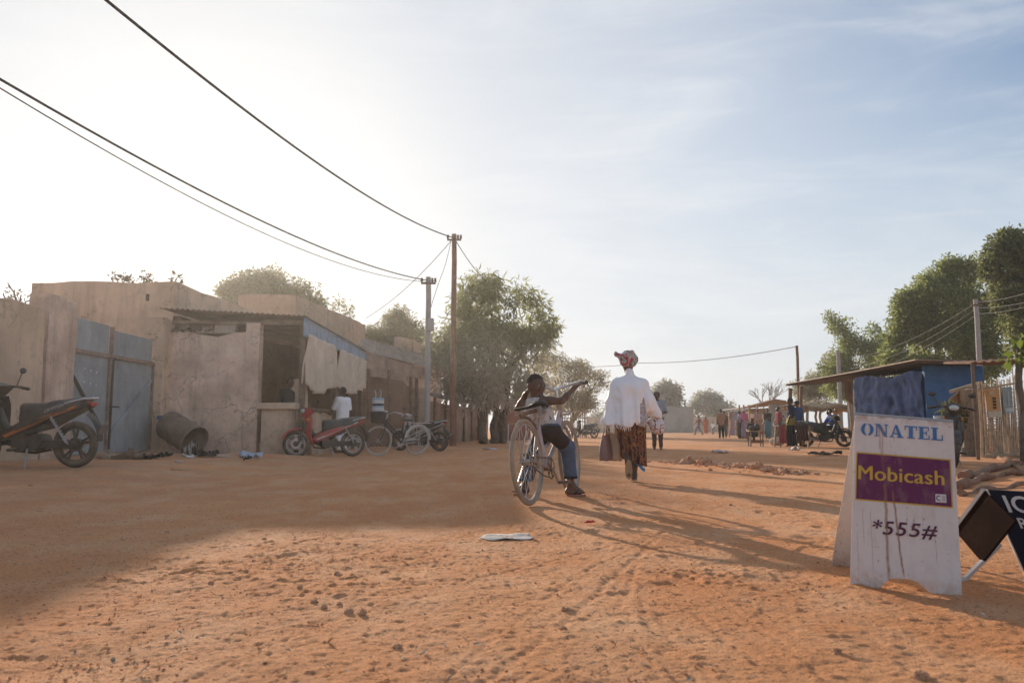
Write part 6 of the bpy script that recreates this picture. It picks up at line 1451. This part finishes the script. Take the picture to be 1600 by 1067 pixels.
wire('thin service wire from the wooden pole down to the brown house roof', [topW-Vector((.1,0,.1)), P(572, 497, 33)], [.25], .012)
wire('slack thin wire looping from the wooden pole to the grey pole', [topW-Vector((.1,0,.05)), P(690, 430, 27), P(672, 485, 26)], [.12, -.05], .010)
wire('pale wire dropping from the grey pole to the lean-to roof', [P(668, 528, 26), P(641, 573, 28)], [.2], .012, mat=m_steel)
wire('long thin wire crossing the far street to the dark pole', [(pR1.x, pR1.y, zR1-.05), P(1000, 567, 58), P(820, 560, 75)], [.25, .5], .022, mat=M('hazy_wire', (.3,.3,.3), .9))
tR3 = Vector((pR3.x, pR3.y-.1, zR3-.1))
for k, (py, pe, lb) in enumerate(((452, 560, 'upper pale wire between the blue shop pole and the right edge'), (468, 576, 'lower pale wire between the blue shop pole and the right edge'), (474, 588, 'lowest pale wire between the blue shop pole and the right edge'))):
    a = tR3-Vector((0,0,.22*k)); wire(lb, [P(1640, py-6, 24), a, P(1330, pe, 43)], [.1, .35], .0055, mat=M('pale_wire', (.33,.33,.31), .7), group='wires on the blue shop pole')
# ------------------------------------------------------------------ trees
def leaves(centers, n_per, spread, size, droop, asp, seed, fold=.0):
    """clusters of small leaf quads; returns verts, quads, tone"""
    r = np.random.default_rng(seed); C = np.repeat(np.asarray(centers), n_per, 0); N_ = len(C)
    dv = r.normal(size=(N_,3)); dv /= np.linalg.norm(dv, axis=1)[:, None]; pos = C + dv*(spread*r.random((N_,1))**.5)
    ax = dv + r.normal(size=(N_,3))*.5; ax[:, 2] -= droop*(.6+.8*r.random(N_)); ax /= np.linalg.norm(ax, axis=1)[:, None]
    sd_ = np.cross(ax, r.normal(size=(N_,3))); sd_ /= np.linalg.norm(sd_, axis=1)[:, None]
    L_s = size*(.6+.8*r.random((N_,1))); w_ = L_s*asp; b = pos; m_ = pos+ax*L_s*.5; nn = np.cross(ax, sd_)*L_s*.10
    v = np.stack([b, m_+sd_*w_*.5+nn, pos+ax*L_s-nn, m_-sd_*w_*.5+nn], 1).reshape(-1,3)
    q = np.arange(N_*4).reshape(-1,4); cl = np.repeat(r.random(len(centers)), n_per); tone = np.clip(.15+.55*cl+.4*(r.random(N_)-.3), 0, 1)
    return v, q, tone
def blob_centers(blobs, n, seed, gap=.0, shell=.55, gs=.9):
    r = np.random.default_rng(seed); out = []; vol = np.array([b[1][0]*b[1][1]*b[1][2] for b in blobs])**.7; vol /= vol.sum(); t = 0
    while len(out) < n and t < n*40:
        t += 1; c, rad = blobs[r.choice(len(blobs), p=vol)]; d = r.normal(size=3); d /= np.linalg.norm(d); k = shell + (1-shell)*r.random()**.6
        p = np.array(c)+d*np.array(rad)*k
        if gap and float(fbm(p[0]*gs+seed, p[1]*gs, p[2]*gs, 2)) < gap-.6: continue
        out.append(p)
    return np.array(out)
def trunk_mesh(paths, twigs=()):
    b = MB()
    for pts, r0, r1 in paths:
        pts = [Vector(p) for p in pts]; n = 6; q = []; k = len(pts)-1
        for i in range(k):
            for j in range(n): q.append(pts[i].lerp(pts[i+1], j/n))
        q.append(pts[-1]); rs = [r0+(r1-r0)*i/(len(q)-1) for i in range(len(q))]
        q = [p+Vector((.25*r0*math.sin(i*1.3), .25*r0*math.cos(i*.9), 0)) if 0 < i < len(q)-1 else p for i, p in enumerate(q)]
        b.tube(q, rs, 9)
    return b
def tree(label, px, d, trunks, blobs, nc, npl, size, mat, seed, spread=.35, droop=.4, asp=.4, gap=.35, shell=.5, group=None, bark=None, nlimb=14, gs=.9, name='tree', rb=.14, limbr=.045):
    p = on(px, d) if not isinstance(px, Vector) else px; t = thing(name, label, 'tree', p, 0, group)
    ce = blob_centers(blobs, nc, seed, gap, shell, gs); v, q, tone = leaves(ce, npl, spread, size, droop, asp, seed+1)
    rr = random.Random(seed); paths = [(tr, rb, rb*.6) for tr in trunks]
    for i in range(nlimb):
        tr = trunks[i % len(trunks)]; c = ce[rr.randrange(len(ce))]; a = Vector(tr[-1]) if rr.random() < .6 else Vector(tr[-2]).lerp(Vector(tr[-1]), .6); cc = Vector(c)
        paths.append(([a, a.lerp(cc, .5)+Vector((0,0,.12*(cc-a).length)), cc], limbr, .012))
    trunk_mesh(paths).build('trunk', bark or m_bark, t)
    npmesh('crown', v, q, mat, t, smooth=0, tone=tone); return t
def px_blob(base, px, py, d, rx_px, rz_px, ry=None):
    c = P(px, py, d)-base; k = d/F; return (tuple(c), (rx_px*k, (ry if ry else rx_px*k*.85), rz_px*k))
lm_road = leafmat('dusty_roadside_leaf', (.15,.17,.06), (.44,.44,.20), .55, (.60,.54,.47), (1.6, 4.9), .95)
lm_far = leafmat('hazy_far_leaf', (.42,.42,.37), (.56,.55,.46), .4)  # distance haze painted in as paler, greyer leaf colours
lm_mid = leafmat('mid_leaf', (.06,.075,.028), (.19,.19,.08), .35)
lm_dry = leafmat('dry_acacia_leaf', (.26,.23,.14), (.46,.40,.24), .5)
lm_right = leafmat('street_leaf', (.11,.14,.04), (.40,.44,.16), .58)
lm_dark = leafmat('deep_leaf', (.075,.09,.035), (.28,.30,.12), .55)
lm_back = leafmat('house_tree_leaf', (.17,.175,.09), (.42,.40,.21), .5, (.3,.26,.2))
# roadside tree with drooping dusty foliage
base = on(768, 32); Bl = lambda *a: px_blob(base, *a)
tr = [[P(754,692,31.6)-base, P(752,660,31.7)-base, P(764,630,32)-base, P(772,600,32)-base], [P(771,692,32.2)-base, P(774,650,32.3)-base, P(781,610,32.4)-base], [P(784,692,32.4)-base, P(788,640,32.4)-base, P(792,600,32.4)-base, P(800,560,32.4)-base]]
tree('large dusty roadside tree with three trunks and drooping grey lower leaves', 768, 32, tr,
     [Bl(770,480,32.5,68,46), Bl(735,520,32,52,45), Bl(815,500,32.5,52,48), Bl(770,555,31.4,80,52), Bl(720,580,31.6,46,40), Bl(835,560,32.5,42,52), Bl(800,600,31.6,58,36), Bl(845,525,32.8,34,30), Bl(750,445,32.5,28,22), Bl(700,545,32.6,36,30), Bl(765,600,31.2,60,34), Bl(820,615,31.6,36,28), Bl(725,610,31.4,34,24)],
     760, 26, .30, lm_road, 5, .34, .8, .19, .46, .40, rb=.19, gs=1.3, nlimb=26)
# tree behind houses
base = on(430, 46); Bl = lambda *a: px_blob(base, *a)
tree('round leafy tree rising behind the tall mud houses', 430, 46, [[(0,0,-.1),(0,0,3.5),(.2,0,5.5)]], [Bl(415,465,46,66,38), Bl(375,460,46,38,24), Bl(465,468,46,44,34), Bl(520,478,46,30,20), Bl(430,440,46,40,18), Bl(540,486,46,20,14)], 480, 42, .19, lm_back, 8, .42, .5, .45, .45, .5, rb=.25)
base = on(615, 44); Bl = lambda *a: px_blob(base, *a)
tree('pale green tree behind the lean-to roof', 615, 44, [[(0,0,-.1),(0,0,3),(.2,0,4.2)]], [Bl(605,520,44,34,34), Bl(640,530,44,30,28), Bl(585,535,44,24,28), Bl(625,500,44,22,18), Bl(665,545,45,24,26)], 360, 40, .20, lm_back, 12, .40, .7, .3, .4, .45, rb=.2)
# flat-topped acacia
base = on(893, 56); Bl = lambda *a: px_blob(base, *a)
tree('feathery flat layered acacia tree beyond the boy', 893, 56, [[(0,0,-.1),(.1,0,1.6),(.0,0,2.6)], [(0,0,1.0),(.9,0,2.2),(1.4,0,3.2)]], [Bl(880,572,56,46,9), Bl(905,588,56,48,10), Bl(868,600,56,40,14), Bl(925,602,56,30,9), Bl(895,618,56,46,14), Bl(860,560,56,26,8), Bl(915,632,56,34,9), Bl(880,640,56,40,10)], 620, 22, .17, lm_dry, 15, .34, .2, .35, .5, .2, rb=.16, gs=.8, limbr=.04)
tree('low green bush by the red wall near the dusty trunks', 798, 42, [[(0,0,-.1),(0,0,.8),(.05,0,1.4)]], [((0,0,1.6),(.55,.5,.6)), ((.3,0,2.1),(.4,.4,.5))], 60, 24, .17, leafmat('yellow_green_leaf', (.18,.20,.04), (.36,.36,.09), .45), 18, .22, .3, .45, .2, .4, nlimb=5, rb=.04, limbr=.015, name='bush')
# far hazy trees
base = on(1038, 96); Bl = lambda *a: px_blob(base, *a)
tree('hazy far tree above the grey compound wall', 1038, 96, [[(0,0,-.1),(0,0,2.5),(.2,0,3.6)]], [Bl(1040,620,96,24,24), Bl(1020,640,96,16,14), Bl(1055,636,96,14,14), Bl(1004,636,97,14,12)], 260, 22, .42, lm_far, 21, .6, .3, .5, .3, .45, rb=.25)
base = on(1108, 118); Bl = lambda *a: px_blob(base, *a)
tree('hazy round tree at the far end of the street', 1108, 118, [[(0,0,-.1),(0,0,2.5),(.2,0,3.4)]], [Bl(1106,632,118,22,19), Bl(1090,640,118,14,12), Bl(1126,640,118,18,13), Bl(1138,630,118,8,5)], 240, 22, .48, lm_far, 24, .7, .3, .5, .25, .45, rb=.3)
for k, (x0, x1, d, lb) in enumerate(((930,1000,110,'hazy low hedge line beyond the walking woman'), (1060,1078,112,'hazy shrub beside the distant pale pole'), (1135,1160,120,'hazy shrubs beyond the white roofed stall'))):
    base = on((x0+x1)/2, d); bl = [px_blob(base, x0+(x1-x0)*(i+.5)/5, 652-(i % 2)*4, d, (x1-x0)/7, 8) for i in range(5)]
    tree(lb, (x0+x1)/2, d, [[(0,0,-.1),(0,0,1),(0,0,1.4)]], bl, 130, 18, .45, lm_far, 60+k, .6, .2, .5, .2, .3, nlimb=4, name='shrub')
# bare tree
p = on(1196, 84); t = thing('bare_tree', 'leafless grey tree behind the far tin stall', 'tree', p); paths = []; rr = random.Random(6)
def br(a, d, l, r_, n):
    b = a + d*l; paths.append(([a, a.lerp(b, .5)+Vector((rr.uniform(-.1,.1)*l,0,0)), b], r_, r_*.65))
    if n:
        for _ in range(3 if n > 1 else 2):
            dd = (d + Vector((rr.uniform(-.75,.75), rr.uniform(-.5,.5), rr.uniform(-.1,.45)))).normalized(); br(b, dd, l*rr.uniform(.6,.8), r_*.62, n-1)
br(Vector((0,0,-.1)), Vector((.05,0,1)), 1.9, .16, 5); trunk_mesh(paths).build('branches', M('grey_twig', (.32,.29,.27), .95), t)
# right-hand trees
base = on(1235, 66); Bl = lambda *a: px_blob(base, *a)
tree('pale feathery tree behind the dark pole', 1262, 66, [[(0,0,-.1),(0,0,2),(.1,0,3)]], [Bl(1262,600,66,30,22), Bl(1285,590,66,24,26), Bl(1240,615,66,22,16), Bl(1225,605,67,12,10), Bl(1275,565,66,14,14)], 330, 24, .24, leafmat('pale_feather_leaf', (.27,.265,.17), (.48,.46,.30), .5), 31, .42, .3, .4, .4, .4)
base = on(1348, 52); Bl = lambda *a: px_blob(base, *a)
tree('open crowned green tree behind the awning of the blue shop', 1348, 52, [[(0,0,-.1),(0,0,2.6),(-.4,0,4.2)], [(0,0,2),(.6,0,3.6),(1.2,0,4.6)]], [Bl(1345,560,52,46,34), Bl(1310,578,52,30,24), Bl(1318,512,52,20,10), Bl(1332,530,52,22,14), Bl(1375,540,52,18,22), Bl(1385,570,52,26,30), Bl(1303,495,52,10,6), Bl(1350,600,52,50,20), Bl(1370,515,52,8,8), Bl(1325,600,52,40,22), Bl(1395,590,52,36,26), Bl(1400,555,52,26,26)], 560, 38, .19, lm_right, 34, .42, .3, .45, .46, .4, gs=1.0)
base = on(1470, 42); Bl = lambda *a: px_blob(base, *a)
tree('big broad tree towering behind the blue shop roof', 1470, 42, [[(0,0,-.1),(.1,0,3.0),(0,0,5)], [(0,0,2.4),(1.2,0,4.5),(1.8,0,6)]], [Bl(1470,480,42,62,58), Bl(1430,500,42,36,44), Bl(1500,450,42,40,42), Bl(1460,545,42,66,36), Bl(1415,520,42,22,30), Bl(1520,500,42,46,60), Bl(1500,420,42,18,16), Bl(1475,420,42,20,14), Bl(1410,475,42,14,16), Bl(1530,560,42,50,26), Bl(1565,520,43,40,60), Bl(1420,570,42,40,24), Bl(1480,590,42,70,20), Bl(1545,470,43,34,40), Bl(1400,550,42,24,34), Bl(1535,425,42,26,24), Bl(1440,455,42,30,30)], 1400, 40, .185, lm_right, 37, .42, .3, .5, .52, .45, rb=.3, gs=.85, nlimb=26)
base = on(1660, 33); Bl = lambda *a: px_blob(base, *a)
tree('dark crowned tree reaching over the right edge', 1660, 33, [[(0,0,-.1),(0,0,3.5),(.2,0,6)]], [Bl(1580,390,33,32,24), Bl(1560,420,33,24,24), Bl(1600,440,33,40,40), Bl(1640,420,33,40,50), Bl(1610,500,33,40,50), Bl(1565,465,33,18,18), Bl(1650,540,33,50,50), Bl(1575,370,33,14,6)], 700, 40, .17, lm_dark, 40, .36, .3, .5, .46, .45, rb=.3, gs=1.0, nlimb=20)
base = on(1487, 19.6)
tree('small green bush growing by the collapsed shack', 1487, 18.3, [[(0,0,0),(0,0,.5),(.03,0,.8)]], [((0,0,.85),(.28,.25,.35)), ((-.15,0,.5),(.2,.2,.3))], 50, 22, .09, leafmat('bush_leaf', (.06,.08,.03), (.2,.21,.09), .4), 43, .15, .2, .45, .1, .4, nlimb=5, rb=.03, limbr=.012, name='bush')
# slender edge tree in front of the bamboo
p = on(1597, 13.8); zt = P(1597, 545, 13.8).z
tree('slender brown trunk with a few broad leaves at the right edge', p, 0, [[(0,0,-.1),(.03,0,1.0),(-.02,0,zt)]], [((-.06,-.05,zt-.15),(.10,.1,.16)), ((.2,0,zt),(.2,.2,.25))], 16, 8, .15, leafmat('broad_leaf', (.09,.13,.02), (.22,.28,.05), .45), 46, .12, .9, .5, 0, .3, nlimb=4, rb=.085, limbr=.02, name='young_tree')
# sprigs above the house roof and courtyard wall
def sprig(label, pts, d, seed, size=.11, n=26, flow=None):
    a = P(*pts[0], d); t = thing('shrub', label, 'shrub', a, 0, 'thin shrubs above the courtyard walls'); q = [P(x, y, d)-a for x, y in pts]; rr = random.Random(seed); paths = []; ce = []
    for i in range(len(q)//2):
        s, e = q[2*i], q[2*i+1]; paths.append(([s, s.lerp(e, .5)+Vector((rr.uniform(-.08,.08),0,.05)), e], .016, .008))
        for k in range(7): ce.append(s.lerp(e, .3+.7*rr.random())+Vector((rr.uniform(-.12,.12), rr.uniform(-.1,.1), rr.uniform(-.05,.1))))
    trunk_mesh(paths).build('stem', m_bark, t); v, qq, tone = leaves(ce, n//4, .09, size, .3, .5, seed); npmesh('foliage', v, qq, leafmat('sprig_leaf', (.08,.08,.04), (.22,.15,.09), .4) if 'sprig_leaf' not in bpy.data.materials else bpy.data.materials['sprig_leaf'], t, smooth=0, tone=tone)
sprig('thin flowering shrub tips above the flat house roof', [(190,450),(178,428), (205,450),(200,430), (222,450),(228,432), (240,448),(222,430), (272,445),(280,431), (215,452),(190,432)], 22.5, 71)
sprig('bare twiggy shrub over the courtyard wall at the left edge', [(20,480),(5,458), (30,480),(12,442), (38,482),(46,470), (25,482),(32,462)], 14, 72, .06, 14)

# ------------------------------------------------------------------ street litter and earth
v, qd = sdf_mesh([seg((0,0,.30),(.42,-.05,.30), .29,.29, .0)], .02, 0, (lambda X, Y, Z: -(X+.02), lambda X, Y, Z: X-.47))
p = on(278, 16.2)
t = thing('oil_drum', 'rusty tipped oil drum spilling rubbish against the shop wall', 'drum', (p.x, p.y, p.z+.02), R(-28))
m_drum = M('rusty_drum', (.19,.145,.115), .85, .3, 4, .35, 20, dust=.3)
TL = Matrix.Translation((0,0,.08)) @ Matrix.Rotation(R(22), 4, 'Y')
def cylshell(b, L_, r_, n=36):
    prof = [(-L_,0),(-L_,r_-.015),(-L_,r_),(-L_*.35,r_),(-L_*.32,r_+.012),(-L_*.29,r_),(L_*.30,r_),(L_*.33,r_+.012),(L_*.36,r_),(L_,r_),(L_,r_+.012),(L_-.02,r_-.012),(-L_+.05,r_-.014),(-L_+.05,0)]
    rings = [[(x, r2*math.cos(6.2832*i/n), r2*math.sin(6.2832*i/n)+.34) for i in range(n)] for x, r2 in prof]
    return b.loft(rings, cap=False)
o = cylshell(MB(), .43, .295).build('shell', m_drum, t, smooth=50); o.matrix_basis = TL
o2 = MB().box((-.25,.0,.30), (.28,.34,.5)).build('blue_lid', M('blue_plastic_lid', (.14,.20,.33), .6), t, bevel=.03); o2.scale = (.55,.55,.16); o2.location = (-.33,0,.66)
def scrap(label, px, py, w_, l_, h, mat, seed, name='litter_scrap', rz=0., group='rubbish spilled along the shop wall'):
    p = G(px, py); b = MB(); nu = 7; vs = []
    for j in range(nu):
        for i in range(nu):
            u, v_ = i/(nu-1)-.5, j/(nu-1)-.5; vs.append((u*w_*(1+.2*float(vnoise(u*3, v_*3, seed))), v_*l_*(1+.2*float(vnoise(u*3, seed, v_*3))), .012+h*abs(float(fbm(u*2.6, v_*2.6, seed, 2)))))
    fs = [(j*nu+i, j*nu+i+1, (j+1)*nu+i+1, (j+1)*nu+i) for j in range(nu-1) for i in range(nu-1)]
    o = b.add(vs, fs).build(name, mat, smooth=40); o.location = (p.x, p.y, gz(p.x, p.y)+.004); o.rotation_euler = (0,0,rz); s = o.modifiers.new('thick', 'SOLIDIFY'); s.thickness = .004
    return tag(o, label, 'litter', group, 'thing')
mw = M('soiled_paper', (.55,.52,.49), .9, .15, 9, .1); mb = M('pale_blue_plastic', (.45,.50,.58), .6, .1, 9); mk = M('black_rag', (.04,.033,.03), .95, .3, 9, .4); mye = M('yellow_wrapper', (.5,.46,.18), .7)
for i, (lb, px, py, w_, l_, h, mt, rz) in enumerate((('white paper scrap just below the spilling drum mouth', 293,716,.22,.15,.08,mw,.3), ('dark rag heaped right of the drum', 310,713,.34,.3,.16,mk,.9), ('second dark rag right of the drum heap', 325,714,.28,.22,.12,mk,0.), ('yellow wrapper upright on the rubbish heap', 339,705,.13,.16,.16,mye,.4), ('black shoe shaped scrap under the yellow wrapper', 336,711,.12,.2,.12,mk,.2), ('torn white card right of the rags', 348,715,.2,.12,.05,mw,-.2), ('small white cup lying by the wall foot', 365.5,704,.1,.12,.12,mw,.0), ('crumpled white and blue bag on the dirt', 391,719,.36,.2,.12,mb,.1), ('dark lump behind the white and blue bag', 387,715,.13,.1,.1,mk,0), ('pale wood splinter in front of the drum', 281,736,.26,.05,.02,M('splinter_wood', (.62,.40,.22), .9),-.3), ('grey scrap left of the paper by the drum', 279,724,.1,.1,.03,mw,0), ('dark lump near the gate pillar', 252,716,.3,.18,.12,mk,0), ('dark flat scrap below the metal gate', 233,718,.25,.16,.08,mk,.3))):
    scrap(lb, px, py, w_, l_, h, mt, i*3.3, rz=rz)
for i, (px, py, s) in enumerate(((286,700,.07),(292,690,.06),(296,706,.06),(302,698,.05),(290,712,.06))):
    p = G(286+i*5, 714); scrap(('pale shred of rubbish in the drum mouth', 'white shred of rubbish near the top of the drum mouth', 'crumpled shred of rubbish at the drum rim', 'small shred of rubbish at the right of the drum mouth', 'lowest shred of rubbish under the drum mouth')[i], 288+i*4, 713+i*.4, s*1.6, s*1.3, .15+.05*i, mw if i % 2 else mk, i*5.1+40)
# newspaper sheet in the road
p = G(790, 842); t = thing('newspaper', 'crumpled grey newspaper sheet lying on the sunlit dirt', 'newspaper', (p.x, p.y, gz(p.x, p.y)), R(8)); b = MB(); vs = []; nu = 16
for j in range(9):
    for i in range(nu+1):
        u, v_ = i/nu-.5, j/8-.5; vs.append((u*.31*(1-.5*abs(v_)*(u < 0)), v_*.22, .010+.010*abs(float(fbm(u*3+2, v_*2, 3, 2)))+(.02 if i == nu else 0)*abs(v_)))
o = b.add(vs, [(j*(nu+1)+i, j*(nu+1)+i+1, (j+1)*(nu+1)+i+1, (j+1)*(nu+1)+i) for j in range(8) for i in range(nu)]).build('sheet', M('newsprint', (.36,.33,.31), .9, .3, 14, .1, col2=(.45,.41,.38)), t, smooth=60)
s = o.modifiers.new('thick', 'SOLIDIFY'); s.thickness = .003
scrap('tiny red wrapper on the dirt below the bicycle shadow', 921, 820, .07, .03, .02, M('red_wrapper', (.5,.04,.04), .5), 77, name='wrapper', group=None)
scrap('small pale paper beside the boulders', 1125, 708, .4, .25, .08, mw, 79, name='paper_scrap', group='paper scraps by the market')
scrap('pale plastic scrap near the green motorbike', 1241, 706, .3, .3, .14, mw, 80, name='paper_scrap', group='paper scraps by the market')
scrap('dark rubbish under the green motorbike front wheel', 1290, 711, .7, .4, .12, mk, 81, name='paper_scrap', group='paper scraps by the market')
scrap('pale litter by the tree trunks', 765, 703, .4, .2, .05, mw, 82, name='paper_scrap', group='paper scraps by the market')
# stones: flat slabs by the gate, boulders of the broken kerb, clods in the foreground
def rock(b, r_, seed, flat=.6):
    v, qd = sdf_mesh([ell((0,0,0), (r_, r_*.8, r_*flat), None, .02), ell((r_*.3,-r_*.2,r_*.1), (r_*.6,r_*.6,r_*flat*.8), None, .02)], r_*.11, 0, (), lambda X, Y, Z: r_*.40*fbm(X*1.9/r_, Y*1.9/r_, Z*2.4/r_+seed, 4), 0)
    return v, qd
m_rock = M('red_clod', (.60,.34,.20), .95, .3, 9, .9, 30); m_rockd = M('dark_slab', (.20,.14,.10), .95, .3, 5, .6, 14)  # slab colour is an even dark brown with random tone
def stone(label, px, py, r_, seed, flat=.55, mat=None, name='stone', group=None):
    p = G(px, py); v, qd = rock(None, r_, seed, flat); o = npmesh(name, v, qd, mat or m_rock, None, smooth=50); o.location = (p.x, p.y, gz(p.x, p.y)+r_*flat*.3); o.rotation_euler = (0,0,seed); return tag(o, label, 'stone', group, 'thing')
for i, (px, py, r_, lb) in enumerate(((1075,724,.21,'largest reddish boulder at the near end of the broken kerb'),(1101,726,.19,'second reddish boulder of the broken kerb'),(1128,728,.08,'small dark clod between the kerb boulders'),(1155,731,.13,'rounded clod midway along the broken kerb'),(1182,733,.17,'pale topped boulder midway along the broken kerb'),(1200,736,.13,'dark clod right of the pale topped boulder'),(1225,738,.14,'lit boulder near the far end of the kerb'),(1244,742,.10,'low clod at the end of the kerb line'),(1256,741,.11,'last clod of the kerb towards the signboard'),(1060,722,.10,'low clod left of the largest boulder'),(1138,730,.07,'pale pebble sized clod in the kerb line'),(1212,741,.08,'broken clod in front of the dark one'))):
    stone(lb, px, py, r_*.68, i*1.7+.3, .5, group='boulders of the broken kerb')
for i, (px, py, r_, lb) in enumerate(((527,900,.022,'cubic clod alone on the sunlit dirt'),(545,958,.02,'largest pale stone of the small cluster'),(566,960,.022,'flat pale stone right of the cluster'),(530,946,.013,'stone at the upper edge of the cluster'),(492,942,.016,'stone left in the foreground cluster'),(506,950,.014,'stone midway in the foreground cluster'),(468,920,.016,'stone at the shadow tip'),(385,895,.018,'half shaded clod on the shadow boundary'),(413,843,.014,'small clod beside the shadow edge'),(1308,1022,.02,'clod in the tyre tracks'),(880,985,.016,'dark clod at the centre foreground'),(1437,1062,.03,'clod cut by the lower frame edge right of the tracks'),(885,955,.02,'dark clod group at the centre foreground'),(330,912,.012,'stone on the shaded dirt'),(48,759,.03,'dark stone lying below the black motorbike'),(1110,735,.05,'clod in front of the second boulder'),(620,1013,.018,'clod in the lower left foreground'),(1142,790,.02,'clod within the bicycle shadow'))):
    stone(lb, px, py, r_*.62, i*2.3+.9, .7, name='dirt_clod', group='clods on the street')
for i, (px, py, r_, lb) in enumerate(((168,716,.22,'pale flat slab beside the motorbike rear wheel'),(205,717,.26,'brown slab lying along the gate foot'),(222,718,.14,'small dark slab at the gate foot'))):
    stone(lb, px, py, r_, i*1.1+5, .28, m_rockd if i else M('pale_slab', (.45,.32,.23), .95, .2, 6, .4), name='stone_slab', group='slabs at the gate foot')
def reg_rub(rr):
    f = rr.random(); a, c = G(1045, 722), G(1262, 741); return a.x+(c.x-a.x)*f+rr.normal()*.18, a.y+(c.y-a.y)*f+rr.normal()*.22
tag(stones(520, reg_rub, .010, .055, 8, .6).build('rubble', m_rock, smooth=0), 'broken red earth rubble along the kerb right of the woman', 'rubble', kind='stuff')
# roots on the bank at the right
for i, (pts, r_, lb) in enumerate(((((1498,764),(1530,752),(1570,744),(1625,742)),.055,'thick gnarled root across the bank'),(((1505,752),(1545,738),(1580,728),(1620,724)),.07,'upper gnarled root below the bamboo screen'),(((1497,775),(1540,768),(1600,760),(1640,757)),.035,'thin root nearest the black signboard'),(((1560,716),(1580,724),(1600,740),(1612,760)),.05,'root running down from the slender trunk'))):
    q = [G(*a) for a in pts]; q = [Vector((a.x, a.y, gz(a.x, a.y)+r_*.45)) for a in q]; qq = []
    for a, c in zip(q[:-1], q[1:]):
        for k in range(6): qq.append(a.lerp(c, k/6)+Vector((.02*math.sin(k*2+i), .03*math.cos(k*1.7+i), .025*math.sin(k*1.1+i))))
    o = MB().tube(qq+[q[-1]], [r_*(1-.5*k/len(qq))*(1+.18*math.sin(k*1.9)) for k in range(len(qq)+1)], 9).build('tree_root', M('dusty_root', (.30,.17,.105), .95, .3, 8, .8, 25), off=q[0], smooth=60); tag(o, lb, 'root', 'roots on the bank', 'thing')
